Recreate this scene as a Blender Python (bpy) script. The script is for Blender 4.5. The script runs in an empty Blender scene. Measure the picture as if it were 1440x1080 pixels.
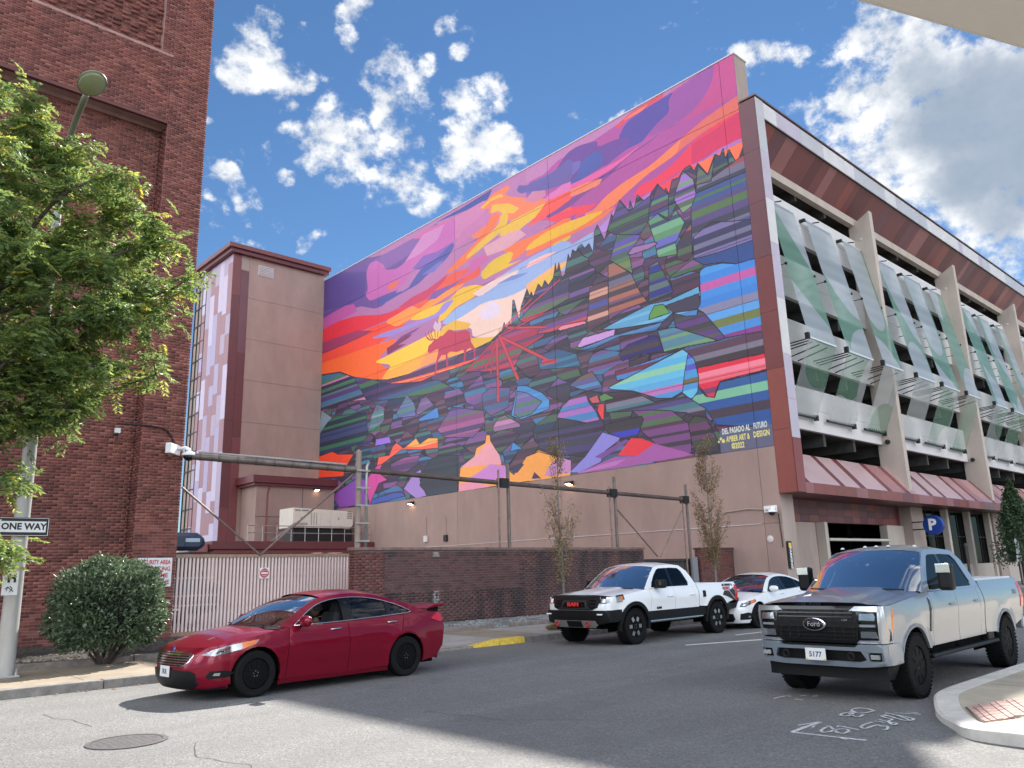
import bpy, bmesh, math, random
import numpy as np
from mathutils import Vector, Matrix, noise
from mathutils.geometry import delaunay_2d_cdt
SC = bpy.context.scene
R = math.radians
# ------------------------------------------------------------------ camera
cd = bpy.data.cameras.new('camera'); cam = bpy.data.objects.new('camera', cd); SC.collection.objects.link(cam)
cd.sensor_width = 36.0; cd.lens = 27.75; cd.clip_start = 0.05; cd.clip_end = 4000
RT = np.array([[0.737223, -0.6750922, -0.0274357], [0.1369136, 0.1890316, -0.9723794], [0.661632, 0.7131042, 0.2317877]])          # columns: world X,Y,Z in camera space (x right, y down, z forward)
Mc = Matrix(((RT[0][0], -RT[1][0], -RT[2][0]), (RT[0][1], -RT[1][1], -RT[2][1]), (RT[0][2], -RT[1][2], -RT[2][2])))
cam.matrix_world = Matrix.Translation((0, 0, 1.65)) @ Mc.to_4x4()
SC.camera = cam
# ------------------------------------------------------------------ sun, sky
SUN = Vector((0.99, 0.565, 1.0)).normalized()
sel = math.asin(SUN.z); saz = math.atan2(SUN.x, SUN.y)
sd = bpy.data.lights.new('sun', 'SUN'); so = bpy.data.objects.new('sun', sd); SC.collection.objects.link(so)
sd.energy = 2.75; sd.angle = R(0.5); sd.color = (1.0, 0.94, 0.86)
so.rotation_euler = SUN.to_track_quat('Z', 'Y').to_euler()
SC.view_settings.view_transform = 'Standard'; SC.view_settings.look = 'None'
SC.view_settings.exposure = 2.15; SC.view_settings.gamma = 1.0; SC.view_settings.use_curve_mapping = False
W = bpy.data.worlds.new('World'); SC.world = W; W.use_nodes = True
wt = W.node_tree; wn = wt.nodes; wl = wt.links; wn.clear()
def nd(t, **k):
    n = wn.new(t)
    for a, b in k.items(): setattr(n, a, b)
    return n
def wmath(op, a, b=None, c=None, clamp=False):
    n = nd('ShaderNodeMath', operation=op, use_clamp=clamp)
    for i, v in enumerate((a, b, c)):
        if v is None: continue
        if isinstance(v, (int, float)): n.inputs[i].default_value = v
        else: wl.new(v, n.inputs[i])
    return n.outputs[0]
def wsmooth(v, a, b, c=0., d=1.):
    n = nd('ShaderNodeMapRange', interpolation_type='SMOOTHSTEP'); wl.new(v, n.inputs[0])
    for i, q in enumerate((a, b, c, d)): n.inputs[i+1].default_value = q
    return n.outputs[0]
geo = nd('ShaderNodeTexCoord'); D = geo.outputs['Generated']
sky = nd('ShaderNodeTexSky', sky_type='NISHITA'); sky.sun_disc = False
sky.sun_elevation = sel; sky.sun_rotation = saz; sky.air_density = 1.0; sky.dust_density = 0.0; sky.ozone_density = 2.2
# clouds: puffs at given directions (azimuth from +X towards +Y, elevation, radius in degrees)
PUFFS = [(66.57, 35.1, 1.88, 1), (67.59, 34.69, 1.16, 0.9), (64.68, 35.01, 1.17, 0.9), (69.05, 36.56, 0.39, 0.6), (65.74, 32.91, 0.82, 0.75), (65.09, 37.29, 0.98, 0.75), (63.15, 37.11, 0.45, 0.6), (63.15, 31.43, 1.86, 1), (61.5, 30.68, 2.26, 1), (59.83, 29.42, 1.9, 1), (62.25, 29.22, 1.42, 0.9), (60.05, 27.76, 1.44, 0.85), (58.43, 27.86, 0.87, 0.7), (58.84, 38.25, 1.26, 0.9), (59.75, 36.3, 0.82, 0.7), (56.59, 34.65, 1.77, 1), (54.87, 34.06, 1.64, 1), (55.43, 31.99, 2.0, 1), (55.69, 29.89, 1.73, 1), (54.01, 30.65, 1.25, 0.9), (56.53, 29.62, 1.25, 0.9), (54.56, 27.45, 1.95, 1), (56.49, 26.61, 1.27, 0.8), (53.45, 26.36, 1.47, 0.9), (55.66, 25.57, 1.08, 0.75), (52.06, 26.87, 0.98, 0.7), (58.68, 27.13, 0.97, 0.75), (49.52, 32.8, 1.43, 1), (48.23, 33.25, 1.14, 0.9), (49.72, 31.41, 1.25, 0.9), (47.62, 34.14, 0.66, 0.7), (48.32, 30.22, 1.65, 1), (49.76, 29.53, 1.65, 1), (47.48, 29.74, 1.26, 0.95), (51.19, 28.81, 0.88, 0.8), (47.82, 27.82, 1.27, 0.85), (49.24, 27.5, 1.08, 0.8), (51.94, 37.75, 0.83, 0.8), (49.91, 36.03, 0.75, 0.7), (51.12, 33.71, 0.66, 0.65), (52.84, 35.24, 0.75, 0.7), (67.22, 29.09, 0.65, 0.75), (65.95, 29.3, 0.65, 0.65), (68.41, 26.46, 0.83, 0.8), (67.25, 25.44, 1.12, 0.7), (65.73, 25.37, 0.85, 0.6), (69.6, 30.59, 0.45, 0.65), (69.18, 24.73, 0.56, 0.6), (62.04, 23.53, 0.77, 0.75), (62.82, 23.62, 0.58, 0.7), (60.99, 23.46, 0.48, 0.6), (66.34, 22.69, 0.95, 0.65), (67.56, 22.42, 0.75, 0.65), (64.56, 27.6, 0.66, 0.65), (69.35, 27.25, 0.55, 0.5), (52.35, 25.05, 0.59, 0.5), (54.01, 24.39, 0.69, 0.5), (38.23, 31.88, 0.47, 0.7), (41.56, 30.52, 0.48, 0.6), (43.18, 30.05, 0.39, 0.5), (27.12, 34.02, 1.08, 0.85), (25.48, 33.39, 1.52, 0.95), (23.75, 32.89, 0.97, 0.8), (24.91, 31.96, 0.72, 0.7), (23.42, 31.73, 0.53, 0.6), (20.57, 27.99, 2.66, 1), (18.5, 29.23, 3.04, 1), (16.69, 31.73, 2.53, 1), (18.62, 32.69, 1.71, 1), (14.93, 29.1, 3.79, 1), (17.31, 25.41, 3.92, 1), (12.06, 30.69, 3.66, 1), (12.56, 25.84, 4.57, 1), (14.85, 22.13, 3.44, 1), (22.02, 27.87, 1.79, 0.95), (20.93, 25.59, 2.02, 1), (19.57, 22.33, 2.24, 0.9), (12.88, 19.44, 2.54, 0.9), (16.4, 20.27, 2.19, 0.75), (10.18, 21.73, 4.49, 1), (8.63, 27.86, 4.35, 1), (8.75, 17.53, 3.22, 0.9), (12.62, 16.31, 1.69, 0.6), (16.77, 33.82, 2.09, 0.8)]
rr = random.Random(5)
for i in range(46):  # clouds out of view, sized up to send more light into the shade
    az = rr.uniform(95, 330); el = rr.uniform(12, 80)
    for j in range(rr.randint(1, 4)):
        PUFFS.append((az+rr.uniform(-7, 7), el+rr.uniform(-4, 4), rr.uniform(6, 13), rr.uniform(.85, 1.1)))
field = None
nrm = nd('ShaderNodeVectorMath', operation='NORMALIZE'); wl.new(D, nrm.inputs[0])
nwarp = nd('ShaderNodeTexNoise'); nwarp.inputs['Scale'].default_value = 7; nwarp.inputs['Detail'].default_value = 5
wl.new(nrm.outputs[0], nwarp.inputs['Vector'])
wv = nd('ShaderNodeVectorMath', operation='SUBTRACT'); wl.new(nwarp.outputs['Color'], wv.inputs[0]); wv.inputs[1].default_value = (.5, .5, .5)
ws = nd('ShaderNodeVectorMath', operation='MULTIPLY_ADD'); wl.new(wv.outputs[0], ws.inputs[0]); ws.inputs[1].default_value = (.11, .11, .11); wl.new(nrm.outputs[0], ws.inputs[2])
wn2 = nd('ShaderNodeVectorMath', operation='NORMALIZE'); wl.new(ws.outputs[0], wn2.inputs[0])
DW = wn2.outputs[0]
for az, el, rad, st in PUFFS:
    v = (math.cos(R(el))*math.cos(R(az)), math.cos(R(el))*math.sin(R(az)), math.sin(R(el)))
    dp = nd('ShaderNodeVectorMath', operation='DOT_PRODUCT'); wl.new(DW, dp.inputs[0]); dp.inputs[1].default_value = v
    m = wsmooth(dp.outputs['Value'], math.cos(R(rad*1.5)), 1.0, 0, st)
    field = m if field is None else wmath('MAXIMUM', field, m)
def cnoise(scale, detail, off=(0, 0, 0), rough=.58, vec=None):
    mp = nd('ShaderNodeMapping'); wl.new(vec or nrm.outputs[0], mp.inputs[0]); mp.inputs['Location'].default_value = off; mp.inputs['Scale'].default_value = (1, 1, 1.25)
    n = nd('ShaderNodeTexNoise'); n.inputs['Scale'].default_value = scale; n.inputs['Detail'].default_value = detail; n.inputs['Roughness'].default_value = rough
    wl.new(mp.outputs[0], n.inputs['Vector']); return n.outputs['Fac']
n1 = cnoise(24, 10, (3.1, .2, .7), .62); n2 = cnoise(24, 5, (3.1-.012*SUN.x*3, .2-.012*SUN.y*3, .7-.012*SUN.z*3)); n3 = cnoise(6, 5, (1, 2, 3))
dens = wmath('ADD', wmath('MULTIPLY_ADD', field, .95, -.52), wmath('MULTIPLY_ADD', n1, 3.4, -1.7))
# big grey-bellied bank, low to the right
bank = None
for az, el, rad, st in [(14.3, 26.57, 3.23, 1), (12.2, 27.84, 3.36, 1), (15.17, 23.98, 2.41, 1), (10.46, 24.35, 4.16, 1), (15.34, 29.22, 1.94, 0.8), (14.13, 21.51, 1.96, 0.7), (7.97, 29.23, 3.58, 1)]:
    v = (math.cos(R(el))*math.cos(R(az)), math.cos(R(el))*math.sin(R(az)), math.sin(R(el)))
    dp = nd('ShaderNodeVectorMath', operation='DOT_PRODUCT'); wl.new(DW, dp.inputs[0]); dp.inputs[1].default_value = v
    m = wsmooth(dp.outputs['Value'], math.cos(R(rad*1.5)), 1.0, 0, st)
    bank = m if bank is None else wmath('MAXIMUM', bank, m)
dens = wmath('MULTIPLY_ADD', bank, .55, dens)
alpha = wsmooth(dens, -.12, .62)
thick = None
lit = wmath('MULTIPLY_ADD', wmath('SUBTRACT', n1, n2), 2.4, .50, True)
grey = wsmooth(wmath('ADD', bank, wmath('MULTIPLY', n3, 1.5)), .85, 1.75)
cw = nd('ShaderNodeMix', data_type='RGBA'); wl.new(lit, cw.inputs[0]); cw.inputs[6].default_value = (.135, .15, .172, 1); cw.inputs[7].default_value = (.26, .262, .265, 1)
cg = nd('ShaderNodeMix', data_type='RGBA'); wl.new(wmath('MULTIPLY', grey, .92), cg.inputs[0]); wl.new(cw.outputs[2], cg.inputs[6]); cg.inputs[7].default_value = (.080, .100, .128, 1)
sc = nd('ShaderNodeVectorMath', operation='SCALE'); wl.new(sky.outputs[0], sc.inputs[0]); sc.inputs['Scale'].default_value = .0235
tint = nd('ShaderNodeVectorMath', operation='MULTIPLY'); wl.new(sc.outputs[0], tint.inputs[0]); tint.inputs[1].default_value = (.70, .93, 1.10)
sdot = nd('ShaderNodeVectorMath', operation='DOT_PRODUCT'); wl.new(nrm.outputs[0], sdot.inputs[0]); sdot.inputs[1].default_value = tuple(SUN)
front = wsmooth(sdot.outputs['Value'], .5, -.3, 1., 7.0)      # brightens clouds away from the sun, mostly out of view, to fill the shade
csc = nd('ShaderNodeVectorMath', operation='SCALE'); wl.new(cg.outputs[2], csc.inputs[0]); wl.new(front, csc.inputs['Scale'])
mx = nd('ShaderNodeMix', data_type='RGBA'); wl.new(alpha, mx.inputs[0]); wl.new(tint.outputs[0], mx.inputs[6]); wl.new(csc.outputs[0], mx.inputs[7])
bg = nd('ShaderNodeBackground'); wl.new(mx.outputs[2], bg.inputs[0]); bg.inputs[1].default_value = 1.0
wo = nd('ShaderNodeOutputWorld'); wl.new(bg.outputs[0], wo.inputs[0])
W.cycles.sampling_method = 'MANUAL'; W.cycles.sample_map_resolution = 512

# ------------------------------------------------------------------ helpers
def lin(c):
    c = c/255.0
    return c/12.92 if c <= .04045 else ((c+.055)/1.055)**2.4
def col(*c, k=1.0):
    if len(c) == 1: c = tuple(int(c[0][i:i+2], 16) for i in (0, 2, 4))
    return tuple(min(1., lin(x)*k) for x in c)
MATS = {}
def mat(name, c, rough=.6, metal=0., var=.0, vscale=3., bump=0., bscale=40., coat=0., emit=None, estr=0., spec=.5, c2=None, stretch=(1, 1, 1), rvar=0., coords='Object'):
    """principled material: base colour with two-scale noise variation (dirt) and optional bump"""
    if name in MATS: return MATS[name]
    m = bpy.data.materials.new(name); m.use_nodes = True; t = m.node_tree; n = t.nodes; b = n['Principled BSDF']
    b.inputs['Base Color'].default_value = (*c, 1); b.inputs['Roughness'].default_value = rough; b.inputs['Metallic'].default_value = metal
    b.inputs['Specular IOR Level'].default_value = spec
    if coat: b.inputs['Coat Weight'].default_value = coat; b.inputs['Coat Roughness'].default_value = .03
    if emit: b.inputs['Emission Color'].default_value = (*emit, 1); b.inputs['Emission Strength'].default_value = estr
    if var or bump or c2 or rvar:
        tc = n.new('ShaderNodeTexCoord'); mp = n.new('ShaderNodeMapping'); t.links.new(tc.outputs[coords], mp.inputs[0]); mp.inputs['Scale'].default_value = stretch
        if var or c2 or rvar:
            nz = n.new('ShaderNodeTexNoise'); nz.inputs['Scale'].default_value = vscale; nz.inputs['Detail'].default_value = 7; nz.inputs['Roughness'].default_value = .65
            t.links.new(mp.outputs[0], nz.inputs['Vector'])
            if var or c2:
                rp = n.new('ShaderNodeMapRange'); t.links.new(nz.outputs['Fac'], rp.inputs[0]); rp.inputs[1].default_value = .32; rp.inputs[2].default_value = .68
                mx = n.new('ShaderNodeMix'); mx.data_type = 'RGBA'; t.links.new(rp.outputs[0], mx.inputs[0])
                lo = tuple(x*(1-var) for x in c); hi = c2 or tuple(min(1, x*(1+var)) for x in c)
                mx.inputs[6].default_value = (*lo, 1); mx.inputs[7].default_value = (*hi, 1); t.links.new(mx.outputs[2], b.inputs['Base Color'])
            if rvar:
                r2 = n.new('ShaderNodeMapRange'); t.links.new(nz.outputs['Fac'], r2.inputs[0]); r2.inputs[3].default_value = max(0, rough-rvar); r2.inputs[4].default_value = min(1, rough+rvar)
                t.links.new(r2.outputs[0], b.inputs['Roughness'])
        if bump:
            nb = n.new('ShaderNodeTexNoise'); nb.inputs['Scale'].default_value = bscale; nb.inputs['Detail'].default_value = 5
            t.links.new(mp.outputs[0], nb.inputs['Vector']); bp = n.new('ShaderNodeBump'); bp.inputs['Strength'].default_value = bump; bp.inputs['Distance'].default_value = .02
            t.links.new(nb.outputs['Fac'], bp.inputs['Height']); t.links.new(bp.outputs[0], b.inputs['Normal'])
    MATS[name] = m; return m
def glass_mat(name, c, trans, rough=.02, boost=1.0):
    if name in MATS: return MATS[name]
    m = bpy.data.materials.new(name); m.use_nodes = True; t = m.node_tree; n = t.nodes; n.remove(n['Principled BSDF']); o = n['Material Output']
    tr = n.new('ShaderNodeBsdfTransparent'); tr.inputs[0].default_value = (*[x*trans for x in c], 1)
    gl = n.new('ShaderNodeBsdfGlossy'); gl.inputs['Roughness'].default_value = rough; gl.inputs[0].default_value = (.95, .97, 1, 1)
    fr = n.new('ShaderNodeFresnel'); fr.inputs[0].default_value = 1.5
    mb_ = n.new('ShaderNodeMath'); mb_.operation = 'MULTIPLY'; mb_.use_clamp = True; t.links.new(fr.outputs[0], mb_.inputs[0]); mb_.inputs[1].default_value = boost
    mx = n.new('ShaderNodeMixShader'); t.links.new(mb_.outputs[0], mx.inputs[0]); t.links.new(tr.outputs[0], mx.inputs[1]); t.links.new(gl.outputs[0], mx.inputs[2]); t.links.new(mx.outputs[0], o.inputs[0])
    MATS[name] = m; return m
COLL = SC.collection.objects
def tag(o, label=None, cat=None, group=None, kind=None):
    if label: o['label'] = label
    if cat: o['category'] = cat
    if group: o['group'] = group
    if kind: o['kind'] = kind
    return o
def thing(name, loc, label, cat, group=None, rz=0.):
    o = bpy.data.objects.new(name, None); COLL.link(o); o.location = loc; o.rotation_euler = (0, 0, rz); o.empty_display_size = .2
    return tag(o, label, cat, group)
class MB:
    def __init__(s): s.v = []; s.f = []; s.m = []
    def add(s, vs, fs, mi=0):
        o = len(s.v); s.v += [tuple(p) for p in vs]; s.f += [tuple(i+o for i in f) for f in fs]; s.m += [mi]*len(fs); return s
    def box(s, x0, x1, y0, y1, z0, z1, mi=0):
        return s.add([(x0, y0, z0), (x1, y0, z0), (x1, y1, z0), (x0, y1, z0), (x0, y0, z1), (x1, y0, z1), (x1, y1, z1), (x0, y1, z1)],
                     [(0, 3, 2, 1), (4, 5, 6, 7), (0, 1, 5, 4), (1, 2, 6, 5), (2, 3, 7, 6), (3, 0, 4, 7)], mi)
    def obox(s, c, sx, sy, sz, rot=None, mi=0):
        m = rot or Matrix.Identity(3); c = Vector(c)
        vs = [c + m @ Vector((a*sx/2, b*sy/2, d*sz/2)) for a, b, d in ((-1, -1, -1), (1, -1, -1), (1, 1, -1), (-1, 1, -1), (-1, -1, 1), (1, -1, 1), (1, 1, 1), (-1, 1, 1))]
        return s.add(vs, [(0, 3, 2, 1), (4, 5, 6, 7), (0, 1, 5, 4), (1, 2, 6, 5), (2, 3, 7, 6), (3, 0, 4, 7)], mi)
    def bar(s, a, b, w, h=None, mi=0, up=(0, 0, 1)):
        a = Vector(a); b = Vector(b); d = (b-a); L = d.length; d.normalize(); u = Vector(up)
        if abs(d.dot(u)) > .98: u = Vector((1, 0, 0))
        sdir = d.cross(u).normalized(); u2 = sdir.cross(d)
        return s.obox((a+b)/2, L, w, h or w, Matrix((d, sdir, u2)).transposed(), mi)
    def tube(s, pts, r, n=8, mi=0, caps=True):
        pts = [Vector(p) for p in pts]; rs = r if isinstance(r, (list, tuple)) else [r]*len(pts); vs = []; fs = []
        u = None
        for i, p in enumerate(pts):
            t = (pts[min(i+1, len(pts)-1)]-pts[max(i-1, 0)]).normalized()
            if u is None: u = t.orthogonal().normalized()
            else:
                u = (u - t*u.dot(t)); u = u.normalized() if u.length > 1e-6 else t.orthogonal().normalized()
            w = t.cross(u)
            for k in range(n):
                a = 2*math.pi*k/n; vs.append(p+(u*math.cos(a)+w*math.sin(a))*rs[i])
        for i in range(len(pts)-1):
            for k in range(n):
                k2 = (k+1) % n; fs.append((i*n+k, i*n+k2, (i+1)*n+k2, (i+1)*n+k))
        if caps: fs.append(tuple(range(n-1, -1, -1))); fs.append(tuple((len(pts)-1)*n+k for k in range(n)))
        return s.add(vs, fs, mi)
    def lathe(s, prof, c=(0, 0, 0), axis='z', n=24, mi=0, close=False):
        """prof: (r, h) along the axis"""
        vs = []; fs = []; m = len(prof)
        for r, h in prof:
            for k in range(n):
                a = 2*math.pi*k/n; p = (r*math.cos(a), r*math.sin(a), h)
                if axis == 'y': p = (p[0], p[2], -p[1])
                elif axis == 'x': p = (p[2], p[0], p[1])
                vs.append((p[0]+c[0], p[1]+c[1], p[2]+c[2]))
        for i in range(m-1 + (1 if close else 0)):
            j = (i+1) % m
            for k in range(n):
                k2 = (k+1) % n; fs.append((i*n+k, i*n+k2, j*n+k2, j*n+k))
        if not close:
            if prof[0][0] > 1e-5: fs.append(tuple(range(n-1, -1, -1)))
            if prof[-1][0] > 1e-5: fs.append(tuple((m-1)*n+k for k in range(n)))
        return s.add(vs, fs, mi)
    def prism(s, poly, o, a, b, c, mi=0):
        """extrude a 2-D polygon: points o + u*a + v*b, thickness vector c"""
        o, a, b, c = map(Vector, (o, a, b, c)); n = len(poly)
        vs = [o+a*u+b*v for u, v in poly]; vs += [p+c for p in vs]
        fs = [tuple(range(n-1, -1, -1)), tuple(range(n, 2*n))] + [(i, (i+1) % n, n+(i+1) % n, n+i) for i in range(n)]
        return s.add(vs, fs, mi)
    def grid(s, fn, nu, nv, mi=0, flip=False):
        vs = [fn(i/nu, j/nv) for i in range(nu+1) for j in range(nv+1)]; w = nv+1
        fs = [(i*w+j, (i+1)*w+j, (i+1)*w+j+1, i*w+j+1) for i in range(nu) for j in range(nv)]
        if flip: fs = [f[::-1] for f in fs]
        return s.add(vs, fs, mi)
    def build(s, name, m, parent=None, smooth=False, loc=None, label=None, bevel=0., recalc=False, angle=None, kind=None):
        me = bpy.data.meshes.new(name); me.from_pydata(s.v, [], s.f)
        ms = m if isinstance(m, (list, tuple)) else [m]
        for q in ms: me.materials.append(q)
        if len(ms) > 1: me.polygons.foreach_set('material_index', s.m)
        if recalc:
            bm = bmesh.new(); bm.from_mesh(me); bmesh.ops.recalc_face_normals(bm, faces=bm.faces); bm.to_mesh(me); bm.free()
        if smooth: me.polygons.foreach_set('use_smooth', [True]*len(me.polygons))
        if angle is not None: me.set_sharp_from_angle(angle=R(angle))
        me.update()
        o = bpy.data.objects.new(name, me); COLL.link(o)
        if parent: o.parent = parent
        if loc: o.location = loc
        if label: o['label'] = label
        if kind: o['kind'] = kind
        if bevel:
            b = o.modifiers.new('bevel', 'BEVEL'); b.width = bevel; b.segments = 2; b.limit_method = 'ANGLE'; b.angle_limit = R(40)
        return o
def link_copy(o, parent, loc=None, rot=None, mt=None):
    c = o.copy(); COLL.link(c); c.parent = parent
    if loc is not None: c.location = loc
    if rot is not None: c.rotation_euler = rot
    return c
def copy_thing(root, loc, rz=None, label=None):
    r = root.copy(); COLL.link(r); r.location = loc
    if rz is not None: r.rotation_euler[2] = rz
    if label: r['label'] = label
    for ch in list(root.children):
        c = ch.copy(); COLL.link(c); c.parent = r
        for g in list(ch.children):
            d = g.copy(); COLL.link(d); d.parent = c
    return r
def smooth_pts(pts, n=6, closed=False):
    """Catmull-Rom through control points"""
    P = [Vector(p) for p in pts]; out = []; m = len(P)
    rng = range(m) if closed else range(m-1)
    for i in rng:
        p0, p1, p2, p3 = (P[(i+k-1) % m] if closed else P[min(max(i+k-1, 0), m-1)] for k in range(4))
        for j in range(n):
            t = j/n; out.append(.5*((2*p1)+(p2-p0)*t+(2*p0-5*p1+4*p2-p3)*t*t+(3*p1-p0-3*p2+p3)*t**3))
    if not closed: out.append(P[-1])
    return [tuple(p) for p in out]
def interp(tab, x):
    if x <= tab[0][0]: return tab[0][1]
    for (a, b), (c, d) in zip(tab, tab[1:]):
        if x <= c:
            t = (x-a)/(c-a); return b+(d-b)*t
    return tab[-1][1]
def sinterp(tab, x):
    """smooth (Catmull-Rom) table lookup"""
    if x <= tab[0][0]: return tab[0][1]
    if x >= tab[-1][0]: return tab[-1][1]
    for i in range(len(tab)-1):
        if x <= tab[i+1][0]:
            x1, y1 = tab[i]; x2, y2 = tab[i+1]
            m1 = (y2-tab[i-1][1])/(x2-tab[i-1][0]) if i > 0 else (y2-y1)/(x2-x1)
            m2 = (tab[i+2][1]-y1)/(tab[i+2][0]-x1) if i+2 < len(tab) else (y2-y1)/(x2-x1)
            h = x2-x1; t = (x-x1)/h
            return (2*t**3-3*t*t+1)*y1+(t**3-2*t*t+t)*h*m1+(-2*t**3+3*t*t)*y2+(t**3-t*t)*h*m2
def pip(poly, x, y):
    c = False; n = len(poly); j = n-1
    for i in range(n):
        xi, yi = poly[i]; xj, yj = poly[j]
        if (yi > y) != (yj > y) and x < (xj-xi)*(y-yi)/(yj-yi)+xi: c = not c
        j = i
    return c
def panel_mesh(mb, poly, fmap, step=.12, holes=(), depth=None, flip=False, mi=0, maxedge=None):
    """triangulate a 2-D polygon (with inner grid points) and lift it through fmap(u, v) -> xyz; depth: vector for an inward rim"""
    def refine(pl):
        o = []
        for i in range(len(pl)):
            a = pl[i]; b = pl[(i+1) % len(pl)]; L = math.hypot(b[0]-a[0], b[1]-a[1]); k = max(1, int(L/(maxedge or step)))
            for q in range(k): o.append((a[0]+(b[0]-a[0])*q/k, a[1]+(b[1]-a[1])*q/k))
        return o
    loops = [refine(list(poly))]+[refine(list(h)) for h in holes]
    vs = []; es = []
    for lp in loops:
        o = len(vs); vs += lp; es += [(o+i, o+(i+1) % len(lp)) for i in range(len(lp))]
    xs = [p[0] for p in loops[0]]; ys = [p[1] for p in loops[0]]
    x = min(xs)+step*.5; inner = []
    while x < max(xs):
        y = min(ys)+step*.5
        while y < max(ys):
            if pip(loops[0], x, y) and not any(pip(h, x, y) for h in loops[1:]):
                if min((p[0]-x)**2+(p[1]-y)**2 for p in vs) > (step*.35)**2: inner.append((x, y))
            y += step
        x += step
    allv = [Vector((p[0], p[1])) for p in vs+inner]
    rv, re, rf, ov, oe, of = delaunay_2d_cdt(allv, es, [], 0, 1e-6)
    fs = []
    for f in rf:
        cx = sum(rv[i][0] for i in f)/len(f); cy = sum(rv[i][1] for i in f)/len(f)
        if pip(loops[0], cx, cy) and not any(pip(h, cx, cy) for h in loops[1:]): fs.append(tuple(f)[::-1] if flip else tuple(f))
    P = [Vector(fmap(p[0], p[1])) for p in rv]
    if depth is None: mb.add(P, fs, mi); return
    dv = depth; n0 = len(P)
    edges = {}
    for f in fs:
        for i in range(len(f)):
            a, b = f[i], f[(i+1) % len(f)]; edges[(a, b)] = 1
    bound = [(a, b) for (a, b) in edges if (b, a) not in edges]
    P2 = list(P); mp = {}
    for a, b in bound:
        for q in (a, b):
            if q not in mp:
                mp[q] = len(P2); d = dv(P[q]) if callable(dv) else Vector(dv); P2.append(P[q]+d)
    fs2 = list(fs)+[(b, a, mp[a], mp[b]) for a, b in bound]
    mb.add(P2, fs2, mi)
def text_mesh(txt, size, parent, name, m, loc, rot, align='CENTER', depth=.004, sx=1., spacing=1., bold=0., base='CENTER', label=None):
    c = bpy.data.curves.new(name, 'FONT'); c.body = txt; c.size = size; c.align_x = align; c.align_y = base; c.extrude = depth; c.space_character = spacing; c.offset = bold
    c.resolution_u = 2
    o = bpy.data.objects.new(name, c); COLL.link(o)
    dg = bpy.context.evaluated_depsgraph_get(); me = bpy.data.meshes.new_from_object(o.evaluated_get(dg)); bpy.data.objects.remove(o)
    me.materials.clear(); me.materials.append(m)
    o = bpy.data.objects.new(name, me); COLL.link(o); o.location = loc; o.rotation_euler = rot; o.scale = (sx, 1, 1)
    if parent: o.parent = parent
    if label: o['label'] = label
    return o
FACE_S = (R(90), 0, 0)            # text facing -Y
FACE_W = (R(90), 0, R(-90))       # text facing -X

# ------------------------------------------------------------------ ground, road, pavements
def asphalt(name, base, speck):
    m = bpy.data.materials.new(name); m.use_nodes = True; t = m.node_tree; n = t.nodes; L = t.links; b = n['Principled BSDF']
    tc = n.new('ShaderNodeTexCoord'); ob = tc.outputs['Object']
    def nz(s, d=6, r=.6, w=None):
        q = n.new('ShaderNodeTexNoise'); q.inputs['Scale'].default_value = s; q.inputs['Detail'].default_value = d; q.inputs['Roughness'].default_value = r; L.new(w or ob, q.inputs['Vector']); return q.outputs['Fac']
    def rng(v, a, b_, c=0., d=1.):
        q = n.new('ShaderNodeMapRange'); L.new(v, q.inputs[0])
        for i, x in enumerate((a, b_, c, d)): q.inputs[i+1].default_value = x
        return q.outputs[0]
    def mix(f, a, c):
        q = n.new('ShaderNodeMix'); q.data_type = 'RGBA'; L.new(f, q.inputs[0])
        for i, x in ((6, a), (7, c)):
            if isinstance(x, tuple): q.inputs[i].default_value = (*x, 1)
            else: L.new(x, q.inputs[i])
        return q.outputs[2]
    big = rng(nz(.35, 8), .3, .7); mid = rng(nz(2.2, 8), .3, .7)
    c0 = mix(big, tuple(x*.86 for x in base), tuple(x*1.14 for x in base))
    c1 = mix(rng(mid, .0, 1., 0, .35), c0, tuple(x*.7 for x in base))
    vo = n.new('ShaderNodeTexVoronoi'); vo.inputs['Scale'].default_value = 55; L.new(ob, vo.inputs['Vector'])
    sp = n.new('ShaderNodeSeparateColor'); L.new(vo.outputs['Color'], sp.inputs[0])
    c2 = mix(rng(sp.outputs[0], .55, 1., 0, .5), c1, speck)
    c3 = mix(rng(sp.outputs[1], .75, 1., 0, .6), c2, tuple(x*.35 for x in base))
    # tyre-polished lanes and stains
    mp = n.new('ShaderNodeMapping'); mp.inputs['Scale'].default_value = (.05, .9, 1); L.new(ob, mp.inputs[0])
    lane = rng(nz(1.2, 4, .5, mp.outputs[0]), .42, .6, 0, .3)
    c4 = mix(lane, c3, tuple(x*.62 for x in base))
    stn = rng(nz(.9, 5, .7), .58, .72, 0, .42); c5 = mix(stn, c4, tuple(x*.5 for x in base))
    L.new(c5, b.inputs['Base Color']); b.inputs['Roughness'].default_value = .86; b.inputs['Specular IOR Level'].default_value = .35
    bp = n.new('ShaderNodeBump'); bp.inputs['Strength'].default_value = .55; bp.inputs['Distance'].default_value = .012
    L.new(vo.outputs['Distance'], bp.inputs['Height']); L.new(bp.outputs[0], b.inputs['Normal'])
    return m
M_ASPH = asphalt('asphalt', (.165, .166, .165), (.33, .325, .315))
M_GROUND = mat('far_ground', (.12, .115, .10), .9, var=.3, vscale=.2)
MB().add([(-1500, -1500, -.03), (1500, -1500, -.03), (1500, 1500, -.03), (-1500, 1500, -.03)], [(0, 1, 2, 3)]).build('ground', M_GROUND)['kind'] = 'structure'
o = MB().grid(lambda u, v: (-90+280*u, -60+74.9*v, 0), 40, 12).build('road', M_ASPH); o['kind'] = 'structure'
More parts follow.
